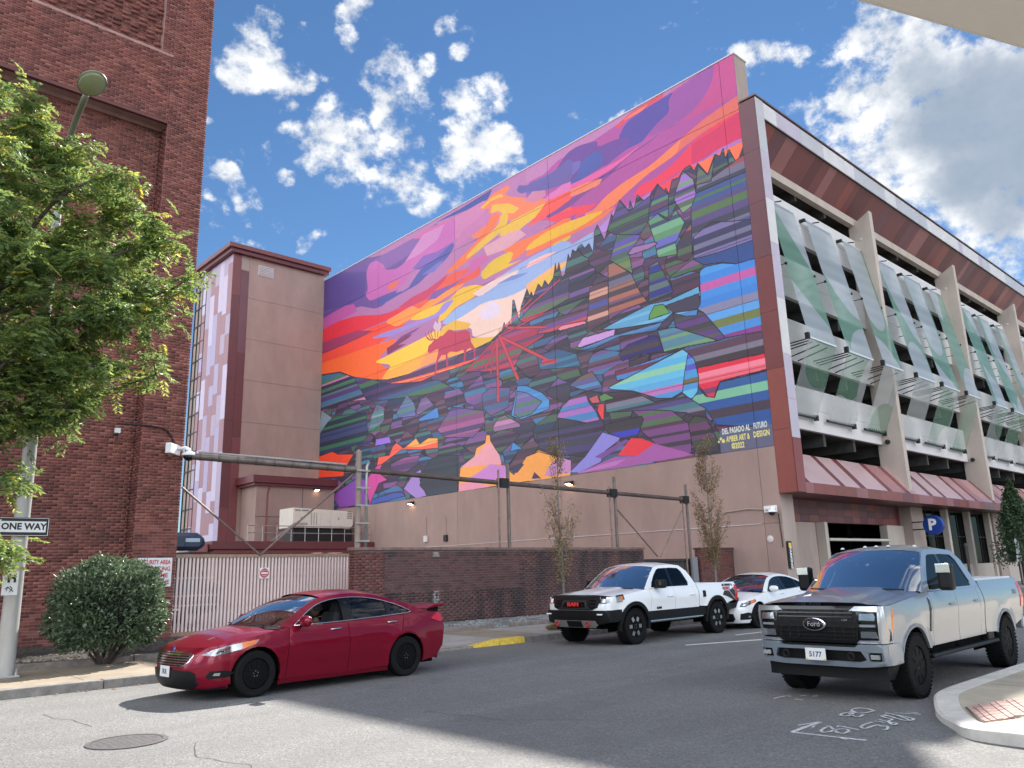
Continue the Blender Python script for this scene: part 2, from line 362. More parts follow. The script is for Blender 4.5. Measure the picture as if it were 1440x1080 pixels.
# courtyard behind the fence line
M_YARD = mat('yard_concrete', (.20, .19, .18), .9, var=.25, vscale=.6, bump=.2)
MB().box(-60, 110, 17.4, 90, -.02, .10).build('courtyard', M_YARD)['kind'] = 'structure'
# far pavement: slabs with open joints, kerb stones
M_SIDE = mat('sidewalk_concrete', (.25, .205, .15), .88, var=.22, vscale=1.6, bump=.25, bscale=60, c2=(.29, .24, .175))
M_SIDE2 = mat('sidewalk_concrete_grey', (.30, .285, .265), .88, var=.2, vscale=1.6, bump=.25, bscale=60)
M_JOINT = mat('joint_dirt', (.09, .08, .07), .95)
M_KERB = mat('kerb_granite', (.20, .185, .17), .85, var=.35, vscale=5, bump=.4, bscale=70)
M_KERBF = mat('kerb_dark', (.17, .155, .145), .9, var=.4, vscale=6, bump=.4)
M_YEL = mat('kerb_yellow', (.60, .42, .06), .8, var=.3, vscale=14, bump=.3)
sw = MB().box(-60, 110, 14.75, 17.38, -.02, .02).build('sidewalk', M_JOINT); sw['kind'] = 'structure'
def slab_top(x):      # dropped crossing in front of the gate
    return .125 - .095*max(0, min(1, (x-8.6)/1.2))*max(0, min(1, (12.9-x)/.9))
rs = random.Random(3)
x = -14.0
while x < 60:
    L = rs.uniform(1.45, 1.55); m = M_SIDE if rs.random() < .75 else M_SIDE2
    if x > 14: m = M_SIDE2
    for y0, y1 in ((14.78, 16.06), (16.08, 17.36)):
        za = .13 if y0 > 16 else slab_top(x+.01); zb = .13 if y0 > 16 else slab_top(x+L-.02)
        b = MB(); vs = [(x, y0, .0), (x+L-.015, y0, 0), (x+L-.015, y1, 0), (x, y1, 0), (x, y0, za), (x+L-.015, y0, zb), (x+L-.015, y1, .132), (x, y1, .132)]
        b.add(vs, [(0, 3, 2, 1), (4, 5, 6, 7), (0, 1, 5, 4), (1, 2, 6, 5), (2, 3, 7, 6), (3, 0, 4, 7)])
        b.build('paving_slab', m, sw)
    x += L
kb = MB().box(-60, -14, 14.45, 14.74, -.02, .14).build('kerb', M_KERB); kb['kind'] = 'structure'
x = -14.0
while x < 62:
    L = rs.uniform(1.5, 2.1) if not 8 < x < 15 else .8
    xe = x+L; h0 = slab_top(x)+.012; h1 = slab_top(xe)+.012
    low = 9.2 < x+L/2 < 12.4
    m = M_YEL if 12.4 <= x+L/2 <= 13.4 else M_KERB
    j = rs.uniform(-.012, .012)
    b = MB(); vs = [(x+.006, 14.46+j, -.05), (xe-.006, 14.46+j, -.05), (xe-.006, 14.745, -.05), (x+.006, 14.745, -.05), (x+.006, 14.49+j, h0), (xe-.006, 14.49+j, h1), (xe-.006, 14.745, h1), (x+.006, 14.745, h0)]
    b.add(vs, [(0, 3, 2, 1), (4, 5, 6, 7), (0, 1, 5, 4), (1, 2, 6, 5), (2, 3, 7, 6), (3, 0, 4, 7)])
    b.build('kerb_stone', m, kb, bevel=.02, label='yellow painted kerb stone' if m is M_YEL else None)
    x = xe
# beds
M_MULCH = mat('mulch', (.035, .030, .027), .95, var=.6, vscale=22, bump=1., bscale=60)
M_GRAVEL = mat('gravel_base', (.15, .15, .15), .95, var=.6, vscale=30, bump=1., bscale=60)
b = MB().grid(lambda u, v: (-14+22.0*u, 17.40+5.1*v, .13+.09*v+.05*noise.noise((u*30, v*9, 0))), 90, 24); b.build('planting_bed', M_MULCH, smooth=True)['kind'] = 'structure'
b = MB().grid(lambda u, v: (12.6+18.4*u, 17.40+2.15*v, .125+.12*v+.03*noise.noise((u*26, v*5, 7))), 90, 14); b.build('gravel_bed', M_GRAVEL, smooth=True)['kind'] = 'structure'
def pebbles(name, n, fx, fy, fz, sz, m, seed, elong=1.):
    r = random.Random(seed); vs = []; fs = []
    for i in range(n):
        x = fx(r); y = fy(r); z = fz(x, y); s = r.uniform(*sz); a = r.uniform(0, 6.28); q = len(vs)
        ca, sa = math.cos(a)*s, math.sin(a)*s
        for (u, v, w) in ((1*elong, 0, 0), (0, 1, 0), (-1*elong, 0, 0), (0, -1, 0), (.1, .05, r.uniform(.5, 1)), ):
            vs.append((x+u*ca-v*sa, y+u*sa+v*ca, z+w*s*.8-.004))
        fs += [(q, q+1, q+4), (q+1, q+2, q+4), (q+2, q+3, q+4), (q+3, q, q+4)]
    b = MB(); b.v = vs; b.f = fs; b.m = [0]*len(fs); o = b.build(name, m); o['kind'] = 'stuff'; return o
M_PEB = mat('grey_stone', (.24, .245, .25), .85, var=.6, vscale=9)
pebbles('gravel', 7000, lambda r: r.uniform(12.6, 30.5), lambda r: r.uniform(17.42, 19.5), lambda x, y: .125+.12*(y-17.4)/2.15, (.018, .045), M_PEB, 1)
M_CHIP = mat('wood_chip', (.06, .05, .042), .95, var=.6, vscale=9)
pebbles('mulch_chips', 6000, lambda r: r.uniform(-2, 7.9), lambda r: r.uniform(17.42, 22.3), lambda x, y: .14+.09*(y-17.4)/5.1, (.02, .05), M_CHIP, 2, 2.2)
M_LITTER = mat('dead_leaf', (.22, .16, .09), .9, var=.5, vscale=9)
pebbles('fallen_leaves', 260, lambda r: r.uniform(-2, 22), lambda r: r.choice((r.uniform(14.2, 14.45), r.uniform(16.4, 17.6))), lambda x, y: .01 if y < 14.5 else .138, (.012, .03), M_LITTER, 4, 1.6)
M_EDGE = mat('edging_stone', (.21, .18, .165), .9, var=.35, vscale=6, bump=.3)
EDL = iter(('beside the lamp post, left end of the shrub bed', 'at the foot of the lamp post', 'under the left half of the shrub', 'under the right side of the shrub', 'behind the red sedan boot on the gravel', 'left of the dry grass tuft on the gravel', 'behind the white pickup wheels'))
for x0, x1, y in ((-1.58, .8, 17.42), (.82, 3.2, 17.4), (3.22, 5.6, 17.41), (5.62, 7.9, 17.4), (12.7, 15.2, 17.40), (15.85, 18.4, 17.42), (18.42, 21, 17.4)):
    tag(MB().box(x0, x1, y-.06, y+.06, .09, .25).build('bed_edging', M_EDGE, bevel=.015), 'brown stone strip edging the bed ' + next(EDL), 'edging', 'edging strips along the planting beds')
# near corner pavement with kerb and red tactile bricks
KO = [(8.48, -1.5), (8.47, 2.2), (8.48, 2.53), (8.56, 3.02), (8.95, 3.31), (9.30, 3.55), (9.72, 3.75), (10.34, 3.96), (10.9, 4.02), (12.45, 4.04), (14.0, 4.05), (60, 4.1)]
KI = [(8.78, -1.5), (8.77, 2.2), (8.79, 2.6), (8.84, 2.92), (9.12, 3.13), (9.45, 3.34), (9.82, 3.52), (10.36, 3.70), (10.9, 3.75), (12.45, 3.77), (14.0, 3.78), (60, 3.83)]
KOs = [(p[0], p[1]) for p in smooth_pts([(a, c, 0) for a, c in KO[1:-1]], 5)]; KIs = [(p[0], p[1]) for p in smooth_pts([(a, c, 0) for a, c in KI[1:-1]], 5)]
KOs = [KO[0]]+KOs+[KO[-1]]; KIs = [KI[0]]+KIs+[KI[-1]]
M_KERBN = mat('kerb_concrete', (.52, .50, .46), .85, var=.16, vscale=4, bump=.2, bscale=90)
def ztop(x, y): return .135 - .105*max(0, min(1, 1-abs(x-9.15)/1.0))*max(0, min(1, (y-2.3)/.8)) * .55
b = MB(); n = len(KOs)
for (xo, yo), (xi, yi) in zip(KOs, KIs):
    z = ztop(xo, yo); b.v += [(xo, yo, -.05), (xo, yo, z-.02), (xo+(xi-xo)*.12, yo+(yi-yo)*.12, z), (xi, yi, ztop(xi, yi)), (xi, yi, -.05)]
for i in range(n-1):
    for k in range(4): b.f.append((i*5+k, (i+1)*5+k, (i+1)*5+k+1, i*5+k+1))
b.m = [0]*len(b.f); b.build('corner_kerb', M_KERBN, recalc=True)['kind'] = 'structure'
M_SIDEN = mat('corner_concrete', (.37, .32, .25), .88, var=.18, vscale=1.8, bump=.22, bscale=70)
b = MB(); far = [(60, -1.5)]
panel_mesh(b, KIs+far, lambda u, v: (u, v, ztop(u, v)-.003), 1.2)
cs = b.build('corner_sidewalk', M_SIDEN); cs['kind'] = 'structure'
M_TAC = mat('tactile_brick', (.40, .255, .225), .85, var=.25, vscale=8, bump=.2)
ux = Vector((.64, -.30, 0)); uy = Vector((-.66, -.38, 0)); o0 = Vector((9.64, 3.39, 0))
bricks = None
bm_ = MB()
for i in range(9):
    for j in range(6):
        p = o0+ux*((i+.06)/9)+uy*((j+.06)/6); q = o0+ux*((i+.94)/9)+uy*((j+.94)/6); a = o0+ux*((i+.94)/9)+uy*((j+.06)/6); c = o0+ux*((i+.06)/9)+uy*((j+.94)/6)
        bb = MB(); ps = [p, a, q, c]
        bb.add([(v.x, v.y, ztop(v.x, v.y)+.0) for v in ps]+[(v.x, v.y, ztop(v.x, v.y)+.014+.004*((i*7+j*3) % 3)) for v in ps], [(0, 3, 2, 1), (4, 5, 6, 7), (0, 1, 5, 4), (1, 2, 6, 5), (2, 3, 7, 6), (3, 0, 4, 7)])
        bb.build('paver', M_TAC, cs)
MB().add([(8.95, 3.03, ztop(8.95, 3.0)+.002), (9.66, 3.42, ztop(9.66, 3.4)+.002), (9.69, 3.40, ztop(9.69, 3.4)+.002), (8.98, 3.01, ztop(8.98, 3.)+.002)], [(0, 3, 2, 1)]).build('pavement_joint', M_JOINT, cs)
MB().add([(11.4, -1.5, .134), (11.42, -1.5, .134), (11.42, 3.7, .134), (11.4, 3.7, .134)], [(0, 1, 2, 3)]).build('pavement_joint', M_JOINT, cs)
# painted lines and utility markings on the road
M_PAINT = mat('road_paint', (.62, .62, .58), .7, var=.3, vscale=12)
M_SPRAY = mat('spray_paint', (.50, .51, .52), .8, var=.45, vscale=22)
SN = [0]
def stroke(b, pts, w, z=.004, jit=0.):
    SN[0] += 1; z += .0004*(SN[0] % 24)
    pts = smooth_pts([(x, y, 0) for x, y in pts], 5) if len(pts) > 2 else [(x, y, 0) for x, y in pts]
    n = len(pts); L = []
    for i, p in enumerate(pts):
        a = Vector(pts[max(i-1, 0)]); c = Vector(pts[min(i+1, n-1)]); t = (c-a).normalized(); nn = Vector((-t.y, t.x, 0))
        ww = w*(1+random.uniform(-.2, .2)); L += [Vector(p)+nn*ww/2, Vector(p)-nn*ww/2]
    b.add([(q.x, q.y, z) for q in L], [(2*i, 2*i+2, 2*i+3, 2*i+1)[::-1] for i in range(n-1)])
pl = MB(); pl2 = MB()
pl.add([(14.85, 10.72, .004), (19.5, 9.0, .004), (19.9, 9.10, .004), (15.0, 10.82, .004)], [(0, 1, 2, 3)])
pl2.add([(17.6, 11.2, .004), (21.5, 10.9, .004), (21.5, 11.0, .004), (17.7, 11.3, .004)], [(0, 1, 2, 3)])
tag(pl.build('lane_marking', M_PAINT), 'long worn white line painted beside the parked white pickup', 'road marking')
tag(pl2.build('lane_marking', M_PAINT), 'shorter faded white line near the white sedan', 'road marking')
ms, m18, mlt, mgs, mda = MB(), MB(), MB(), MB(), MB()
stroke(ms, [(7.833, 4.436), (7.908, 3.713)], 0.050)
stroke(ms, [(7.833, 4.436), (8.111, 4.458), (8.502, 4.471)], 0.050)
stroke(ms, [(8.185, 4.566), (8.496, 4.478)], 0.035)
stroke(ms, [(7.899, 3.943), (7.828, 3.9), (7.889, 3.85)], 0.030)
stroke(ms, [(8.167, 4.39), (8.267, 4.417)], 0.030)
stroke(m18, [(8.414, 4.233), (8.338, 3.984)], 0.035)
stroke(m18, [(8.414, 4.233), (8.349, 4.208)], 0.030)
stroke(m18, [(8.332, 4.289), (8.218, 4.281), (8.078, 4.249), (7.998, 4.19), (8.06, 4.156), (8.176, 4.157), (8.245, 4.143), (8.289, 4.09), (8.22, 4.03), (8.085, 4.013), (8.073, 4.07), (8.159, 4.148), (8.282, 4.246), (8.348, 4.316)], 0.030)
stroke(mlt, [(8.814, 4.047), (8.643, 4.056), (8.494, 4.027), (8.428, 3.961), (8.601, 3.955), (8.688, 3.937), (8.637, 3.879), (8.688, 3.846), (8.538, 3.78), (8.471, 3.791)], 0.030)
stroke(mlt, [(8.873, 4.054), (8.863, 3.938)], 0.030)
stroke(mlt, [(8.978, 4.052), (8.873, 3.814)], 0.030)
stroke(mlt, [(8.873, 3.814), (8.786, 3.815), (8.83, 3.869), (8.961, 3.942), (9.082, 3.954), (9.137, 4.053), (9.216, 4.125), (9.253, 4.044)], 0.030)
stroke(mlt, [(9.286, 4.125), (9.099, 3.85)], 0.030)
stroke(mlt, [(9.099, 3.85), (9.113, 3.783), (9.309, 3.972), (9.337, 4.059)], 0.030)
stroke(mlt, [(9.397, 4.162), (9.312, 3.916), (9.215, 3.786), (9.113, 3.783)], 0.030)
stroke(mgs, [(9.46, 4.081), (9.54, 3.836)], 0.030)
stroke(mgs, [(9.589, 4.007), (9.598, 3.886)], 0.030)
stroke(mda, [(9.436, 4.297), (9.532, 4.42), (9.518, 4.517), (9.359, 4.528), (9.212, 4.399), (9.27, 4.325), (9.424, 4.312)], 0.030)
stroke(mda, [(9.154, 4.293), (8.987, 4.277), (9.013, 4.348), (9.154, 4.474), (9.066, 4.494), (8.953, 4.461), (8.979, 4.392), (9.136, 4.405), (9.239, 4.493)], 0.030)
stroke(mda, [(9.545, 5.617), (9.825, 5.601), (9.825, 5.527)], 0.030)
stroke(mda, [(9.929, 5.461), (10.0, 5.414)], 0.030)
stroke(mda, [(9.994, 5.326), (10.058, 5.288)], 0.030)
stroke(mda, [(9.663, 5.391), (9.653, 5.268)], 0.030)
for q, lb in ((ms, 'white sprayed right angle arrow on the asphalt'), (m18, 'white sprayed number 18 inside the arrow'), (mlt, 'white sprayed row of utility letters nearest the kerb'), (mgs, 'white sprayed gas letters under the silver pickup nose'), (mda, 'faint dashed white spray line before the silver pickup')):
    tag(q.build('utility_marking', M_SPRAY), lb, 'road marking', 'sprayed utility marks on the road', 'stuff' if q is mda else None)
M_CRACK = mat('crack_tar', (.02, .02, .02), .7)
ck = MB(); rc = random.Random(8)
for pts in ([(2.94, 12.33), (3.0, 11.6), (3.16, 10.53)], [(3.6, 8.9), (3.3, 8.2), (3.5, 7.4), (3.1, 6.6)], [(-6, 13.2), (-2, 13.0), (2, 13.3)], [(9, 12.2), (14, 12.4), (22, 12.1), (30, 12.3)], [(11, 9.0), (15, 9.3), (21, 9.1)], [(6.2, 8.5), (6.5, 7.2), (7.4, 6.0)]):
    q = []
    for (xa, ya), (xb, yb) in zip(pts, pts[1:]):
        k = max(3, int(math.hypot(xb-xa, yb-ya)/.25))
        for i in range(k): q.append((xa+(xb-xa)*i/k+rc.uniform(-.05, .05), ya+(yb-ya)*i/k+rc.uniform(-.05, .05)))
    stroke(ck, q, .008, .0035)
ck.build('road_cracks', M_CRACK)['kind'] = 'structure'
# manhole
M_IRON = mat('cast_iron', (.065, .06, .066), .75, .0, var=.25, vscale=14, bump=.3)
mh = thing('manhole_cover', (3.07, 9.51, 0), 'round cast iron manhole cover set in the sunlit asphalt', 'manhole cover')
MB().lathe([(.405, .001), (.405, .010), (.35, .012), (.35, .004)], n=40).build('frame_ring', M_IRON, mh)
b = MB().lathe([(.343, .001), (.343, .009), (.001, .0095)], n=40)
for i in range(-4, 5):
    for j in range(-4, 5):
        if math.hypot(i, j)*.07 < .3: b.box(i*.07-.02, i*.07+.02, j*.07-.02, j*.07+.02, .008, .0105)
b.build('lid', M_IRON, mh)

# ------------------------------------------------------------------ the painted wall: a picture painted in code on the flat wall
MW, MH = 2000, 970                       # 2 cm per pixel, Y 57 -> 17, z 6.6 -> 26
MUR = np.zeros((MH, MW, 3), np.float32); MUR[:] = col(172, 112, 160)
def rast(xs, ys):
    x0 = max(0, int(min(xs))); x1 = min(MW, int(max(xs))+2); y0 = max(0, int(min(ys))); y1 = min(MH, int(max(ys))+2)
    if x1 <= x0 or y1 <= y0: return None
    gx, gy = np.meshgrid(np.arange(x0, x1)+.5, np.arange(y0, y1)+.5); ins = np.zeros(gx.shape, bool); n = len(xs); j = n-1
    for i in range(n):
        if ys[i] != ys[j]:
            c = (ys[i] > gy) != (ys[j] > gy); ins ^= c & (gx < (xs[j]-xs[i])*(gy-ys[i])/(ys[j]-ys[i])+xs[i])
        j = i
    return x0, x1, y0, y1, ins
def line(xa, ya, xb, yb, w, c):
    L = math.hypot(xb-xa, yb-ya) or 1; nx, ny = -(yb-ya)/L*w/2, (xb-xa)/L*w/2
    r = rast([xa+nx, xb+nx, xb-nx, xa-nx], [ya+ny, yb+ny, yb-ny, ya-ny])
    if r: x0, x1, y0, y1, m = r; MUR[y0:y1, x0:x1][m] = c
def outline(xs, ys, w=3.2, c=(.012, .011, .02)):
    for i in range(len(xs)): line(xs[i-1], ys[i-1], xs[i], ys[i], w, c)
# (0 patch, 1 striped rock, 2 line, 3 evenly banded rock, 4 mountain; outline or width; colours; outline points)
MURAL_DATA = [
(0, 0, [172, 112, 160], [-230, 911, -143, -239, 2117, -273, 2271, 928, 2059, 960]),
(0, 0, [104, 74, 142], [-80, 1066, 449, 943, 498, 941, 658, 937, 807, 946, 745, 873, 614, 861, 570, 764, 441, 730, 289, 786, -63, 787]),
(0, 0, [128, 88, 154], [387, 941, 498, 941, 702, 942, 828, 952, 745, 914, 614, 882, 475, 877, 425, 928]),
(0, 0, [86, 66, 136], [-76, 999, 189, 958, 350, 908, 340, 808, 195, 811, -67, 851]),
(0, 0, [166, 76, 146], [1259, 925, 1398, 938, 1669, 949, 1817, 956, 1993, 978, 2017, 839, 2005, 722, 1718, 677, 1470, 718, 1253, 797]),
(0, 0, [178, 118, 166], [1262, 979, 1652, 979, 1682, 954, 1539, 939, 1398, 938, 1337, 917, 1259, 919]),
(0, 0, [186, 72, 132], [1943, 976, 1998, 975, 1995, 855, 1946, 855, 1863, 856, 1825, 859, 1880, 873, 1914, 901, 1932, 926]),
(0, 0, [146, 76, 150], [1817, 951, 1942, 971, 1932, 926, 1904, 896, 1847, 864, 1734, 860, 1729, 873, 1795, 904, 1801, 933]),
(0, 0, [205, 70, 86], [1618, 946, 1676, 962, 1737, 964, 1787, 966, 1780, 953, 1730, 952, 1669, 949, 1630, 935]),
(0, 0, [226, 112, 86], [1644, 950, 1682, 957, 1736, 959, 1712, 948, 1669, 948]),
(0, 0, [84, 70, 150], [1628, 909, 1656, 939, 1706, 948, 1783, 952, 1817, 953, 1798, 934, 1798, 903, 1760, 890, 1729, 873, 1704, 858, 1650, 861, 1572, 841, 1566, 855, 1625, 872]),
(0, 0, [102, 66, 142], [1374, 902, 1404, 924, 1435, 945, 1478, 949, 1552, 933, 1550, 911, 1622, 906, 1670, 887, 1650, 861, 1565, 844, 1478, 842, 1436, 848, 1459, 878]),
(0, 0, [104, 96, 168], [1344, 911, 1381, 910, 1447, 906, 1488, 899, 1480, 875, 1415, 856, 1349, 860, 1257, 878, 1259, 913]),
(0, 0, [72, 84, 156], [1484, 884, 1495, 896, 1543, 903, 1568, 886, 1566, 855, 1512, 839, 1471, 839, 1436, 842, 1418, 844, 1415, 856, 1464, 853]),
(0, 0, [192, 128, 150], [1256, 867, 1297, 886, 1335, 877, 1341, 845, 1272, 855]),
(0, 0, [232, 122, 82], [1490, 716, 1491, 732, 1524, 730, 1565, 752, 1630, 769, 1727, 780, 1826, 813, 1897, 835, 1997, 853, 2002, 804, 1925, 806, 1851, 792, 1783, 772, 1714, 760, 1640, 734, 1588, 712]),
(0, 0, [216, 102, 92], [1826, 813, 1897, 835, 1997, 853, 2002, 804, 1925, 806, 1851, 792, 1812, 779]),
(0, 0, [228, 56, 86], [1662, 714, 1688, 740, 1741, 739, 1810, 760, 1856, 789, 1925, 806, 2000, 811, 1999, 734, 1934, 740, 1850, 728, 1796, 726, 1709, 706]),
(0, 0, [205, 46, 92], [1856, 785, 1924, 793, 2000, 811, 1999, 734, 1934, 740, 1850, 728]),
(0, 0, [122, 66, 136], [1836, 859, 1780, 860, 1721, 845, 1648, 836, 1595, 810, 1556, 799, 1488, 788, 1431, 771, 1374, 781, 1333, 782, 1338, 795, 1375, 792, 1440, 795, 1509, 801, 1564, 823, 1635, 841, 1697, 846, 1763, 857]),
(0, 0, [216, 90, 152], [1457, 839, 1565, 839, 1635, 841, 1704, 853, 1648, 836, 1590, 823, 1531, 820, 1406, 826, 1333, 837, 1363, 848]),
(0, 0, [228, 124, 92], [1332, 831, 1406, 826, 1497, 823, 1563, 812, 1549, 796, 1475, 798, 1390, 809, 1338, 795]),
(0, 0, [222, 172, 62], [1255, 837, 1302, 843, 1398, 814, 1383, 806, 1331, 809, 1254, 802]),
(0, 0, [228, 62, 84], [1337, 772, 1374, 775, 1431, 771, 1539, 744, 1491, 732, 1429, 733, 1365, 750]),
(0, 0, [142, 76, 146], [1335, 744, 1394, 745, 1464, 742, 1443, 728, 1378, 726, 1297, 729]),
(0, 0, [172, 108, 178], [1661, 699, 1721, 707, 1795, 717, 1865, 722, 1929, 738, 1999, 739, 1998, 725, 1942, 727, 1887, 727, 1845, 730, 1816, 708, 1777, 704, 1690, 683, 1598, 671, 1500, 664]),
(0, 0, [240, 112, 74], [1816, 703, 1866, 726, 2001, 729, 1994, 662, 1881, 667, 1808, 677]),
(0, 0, [230, 70, 84], [1683, 676, 1756, 713, 1850, 728, 1865, 717, 1792, 683, 1718, 668]),
(0, 0, [60, 74, 146], [797, 955, 927, 955, 1102, 963, 1079, 935, 974, 937, 868, 947]),
(0, 0, [196, 96, 152], [658, 943, 745, 948, 897, 936, 896, 861]),
(0, 0, [192, 118, 162], [897, 936, 1057, 938, 1091, 918, 1028, 879, 953, 842, 896, 861]),
(0, 0, [226, 120, 82], [1029, 916, 1101, 946, 1178, 946, 1186, 931, 1152, 919, 1295, 852, 1398, 817, 1390, 803, 1293, 806, 1174, 826, 1097, 829, 1053, 807, 981, 832, 1055, 869, 1091, 899]),
(0, 0, [218, 172, 62], [1038, 919, 1101, 933, 1144, 929, 1152, 916, 1092, 924, 1056, 913]),
(0, 0, [218, 172, 62], [1100, 908, 1176, 883, 1224, 849, 1199, 841, 1141, 862, 1090, 881]),
(0, 0, [218, 172, 62], [1173, 820, 1254, 820, 1339, 823, 1346, 803, 1253, 785, 1204, 773, 1171, 772, 1122, 790]),
(0, 0, [202, 122, 142], [1090, 881, 1125, 877, 1166, 847, 1157, 826, 1106, 838]),
(0, 0, [190, 120, 152], [1241, 867, 1327, 880, 1341, 845, 1294, 840]),
(0, 0, [98, 86, 152], [1214, 913, 1227, 926, 1258, 911, 1336, 906, 1366, 908, 1455, 925, 1451, 858, 1393, 854, 1334, 865, 1258, 890, 1234, 893]),
(0, 0, [206, 110, 172], [1325, 834, 1408, 853, 1443, 850, 1441, 823, 1369, 823]),
(0, 0, [230, 84, 76], [1347, 826, 1441, 823, 1438, 763, 1388, 770, 1314, 775, 1252, 774, 1300, 797]),
(0, 0, [122, 66, 136], [1337, 780, 1382, 784, 1440, 795, 1438, 774, 1388, 770, 1344, 770]),
(0, 0, [186, 96, 166], [350, 908, 375, 937, 425, 932, 474, 898, 487, 873, 569, 854, 659, 881, 745, 914, 868, 931, 907, 936, 905, 839, 806, 839, 723, 853, 659, 833, 626, 795, 570, 771, 477, 777, 379, 779, 346, 814, 365, 830]),
(0, 0, [192, 126, 176], [614, 868, 724, 935, 848, 931, 807, 886, 702, 867]),
(0, 0, [124, 88, 166], [659, 826, 723, 853, 807, 843, 896, 849, 846, 813, 723, 799]),
(0, 0, [80, 80, 152], [428, 769, 500, 770, 626, 754, 681, 792, 723, 813, 806, 820, 896, 849, 900, 828, 856, 797, 796, 783, 744, 773, 691, 755, 570, 750, 453, 741]),
(0, 0, [110, 104, 178], [713, 783, 806, 800, 846, 800, 786, 773]),
(0, 0, [216, 102, 82], [494, 800, 523, 812, 581, 805, 558, 788, 512, 784]),
(0, 0, [182, 82, 152], [-64, 803, 26, 803, 195, 811, 263, 800, 290, 763, 170, 758, -60, 747]),
(0, 0, [222, 42, 62], [-60, 747, 128, 761, 291, 745, 478, 699, 659, 698, 805, 702, 723, 693, 616, 683, 502, 672, 394, 672, 227, 677, -57, 699]),
(0, 0, [238, 72, 52], [-55, 660, 394, 672, 659, 658, 594, 621, 503, 603, 396, 587, 177, 593, -52, 605]),
(0, 0, [154, 52, 94], [-58, 703, 214, 688, 293, 683, 407, 654, 281, 649, 161, 648, -54, 648]),
(0, 0, [246, 102, 44], [-52, 613, 230, 603, 420, 595, 572, 587, 515, 560, 457, 546, 458, 511, 517, 479, 483, 439, 235, 495, -48, 551]),
(0, 0, [250, 142, 62], [478, 671, 659, 684, 744, 674, 825, 690, 932, 709, 996, 708, 931, 672, 825, 658, 744, 648, 638, 637, 560, 630]),
(0, 0, [224, 82, 62], [659, 684, 754, 717, 865, 742, 1033, 722, 1036, 702, 1027, 687, 987, 684, 864, 685, 744, 674, 702, 660]),
(0, 0, [190, 92, 152], [894, 708, 969, 717, 988, 754, 1069, 750, 1077, 726, 996, 708, 922, 706]),
(0, 0, [230, 110, 66], [846, 748, 904, 769, 952, 785, 1035, 814, 1099, 878, 1141, 862, 1088, 814, 1052, 783, 979, 757, 904, 743]),
(0, 0, [192, 52, 92], [571, 702, 659, 718, 744, 720, 865, 742, 845, 723, 744, 687, 659, 684]),
(0, 0, [122, 82, 152], [744, 681, 785, 702, 884, 699, 959, 701, 864, 685, 795, 673]),
(0, 0, [232, 182, 52], [638, 637, 723, 654, 864, 647, 931, 672, 1004, 663, 1057, 641, 1003, 621, 902, 612, 844, 584, 804, 587, 824, 614, 702, 620]),
(0, 0, [206, 152, 166], [1052, 777, 1172, 784, 1221, 779, 1251, 751, 1162, 734, 1068, 741]),
(0, 0, [216, 172, 62], [970, 779, 1053, 807, 1123, 826, 1141, 862, 1174, 850, 1164, 805, 1078, 786, 1016, 770, 961, 763]),
(0, 0, [186, 112, 162], [905, 832, 944, 871, 1055, 894, 1099, 878, 1072, 850, 999, 838, 934, 823]),
(0, 0, [216, 176, 42], [1032, 691, 1085, 717, 1161, 722, 1194, 717, 1201, 697, 1160, 681, 1248, 676, 1435, 714, 1432, 671, 1310, 685, 1200, 674, 1101, 670, 1049, 665]),
(0, 0, [232, 112, 66], [1137, 733, 1211, 741, 1289, 737, 1437, 746, 1434, 709, 1342, 725, 1265, 705, 1209, 689, 1176, 688, 1194, 712]),
(0, 0, [142, 166, 212], [1134, 654, 1247, 671, 1433, 682, 1427, 581, 1320, 603, 1229, 608, 1081, 604, 1048, 632]),
(0, 0, [226, 196, 192], [994, 635, 1117, 653, 1215, 652, 1207, 638, 1116, 630, 1029, 613]),
(0, 0, [226, 162, 172], [1223, 650, 1286, 659, 1367, 657, 1352, 648, 1292, 645]),
(0, 0, [112, 132, 192], [1108, 632, 1182, 639, 1261, 627, 1198, 623]),
(0, 0, [152, 132, 202], [395, 629, 479, 630, 594, 621, 713, 618, 804, 619, 844, 646, 902, 643, 844, 609, 764, 604, 638, 604, 526, 604, 420, 620]),
(0, 0, [236, 202, 188], [843, 559, 920, 570, 993, 581, 1046, 590, 1164, 587, 1243, 581, 1392, 581, 1387, 496, 1184, 484, 1110, 457, 991, 486, 983, 524]),
(0, 0, [146, 172, 216], [824, 576, 901, 606, 994, 617, 1082, 616, 1181, 611, 1321, 608, 1350, 599, 1274, 583, 1164, 575, 1046, 590, 957, 573, 863, 563]),
(0, 0, [222, 206, 222], [1019, 562, 1081, 587, 1130, 556, 1112, 526, 1045, 529]),
(0, 0, [226, 176, 62], [804, 531, 834, 561, 901, 569, 983, 536, 965, 522, 881, 537, 833, 524]),
(0, 0, [250, 166, 66], [459, 450, 505, 481, 595, 502, 764, 528, 991, 486, 1007, 447, 743, 450, 595, 436]),
(0, 0, [226, 178, 62], [964, 492, 1034, 475, 1110, 463, 1119, 489, 1142, 438, 1016, 439, 972, 466]),
(0, 0, [246, 196, 62], [410, 529, 504, 535, 638, 544, 743, 552, 824, 564, 803, 506, 743, 495, 595, 482, 505, 475, 528, 496]),
(0, 0, [240, 150, 90], [743, 495, 823, 514, 861, 480, 842, 448, 702, 453]),
(0, 0, [122, 62, 132], [538, 568, 594, 588, 712, 595, 681, 586]),
(0, 0, [126, 44, 84], [498, 564, 616, 583, 660, 579, 638, 571, 572, 560, 622, 552, 504, 537]),
(0, 0, [146, 170, 214], [1246, 631, 1323, 647, 1417, 654, 1520, 667, 1546, 658, 1515, 590, 1430, 634, 1365, 616, 1243, 581]),
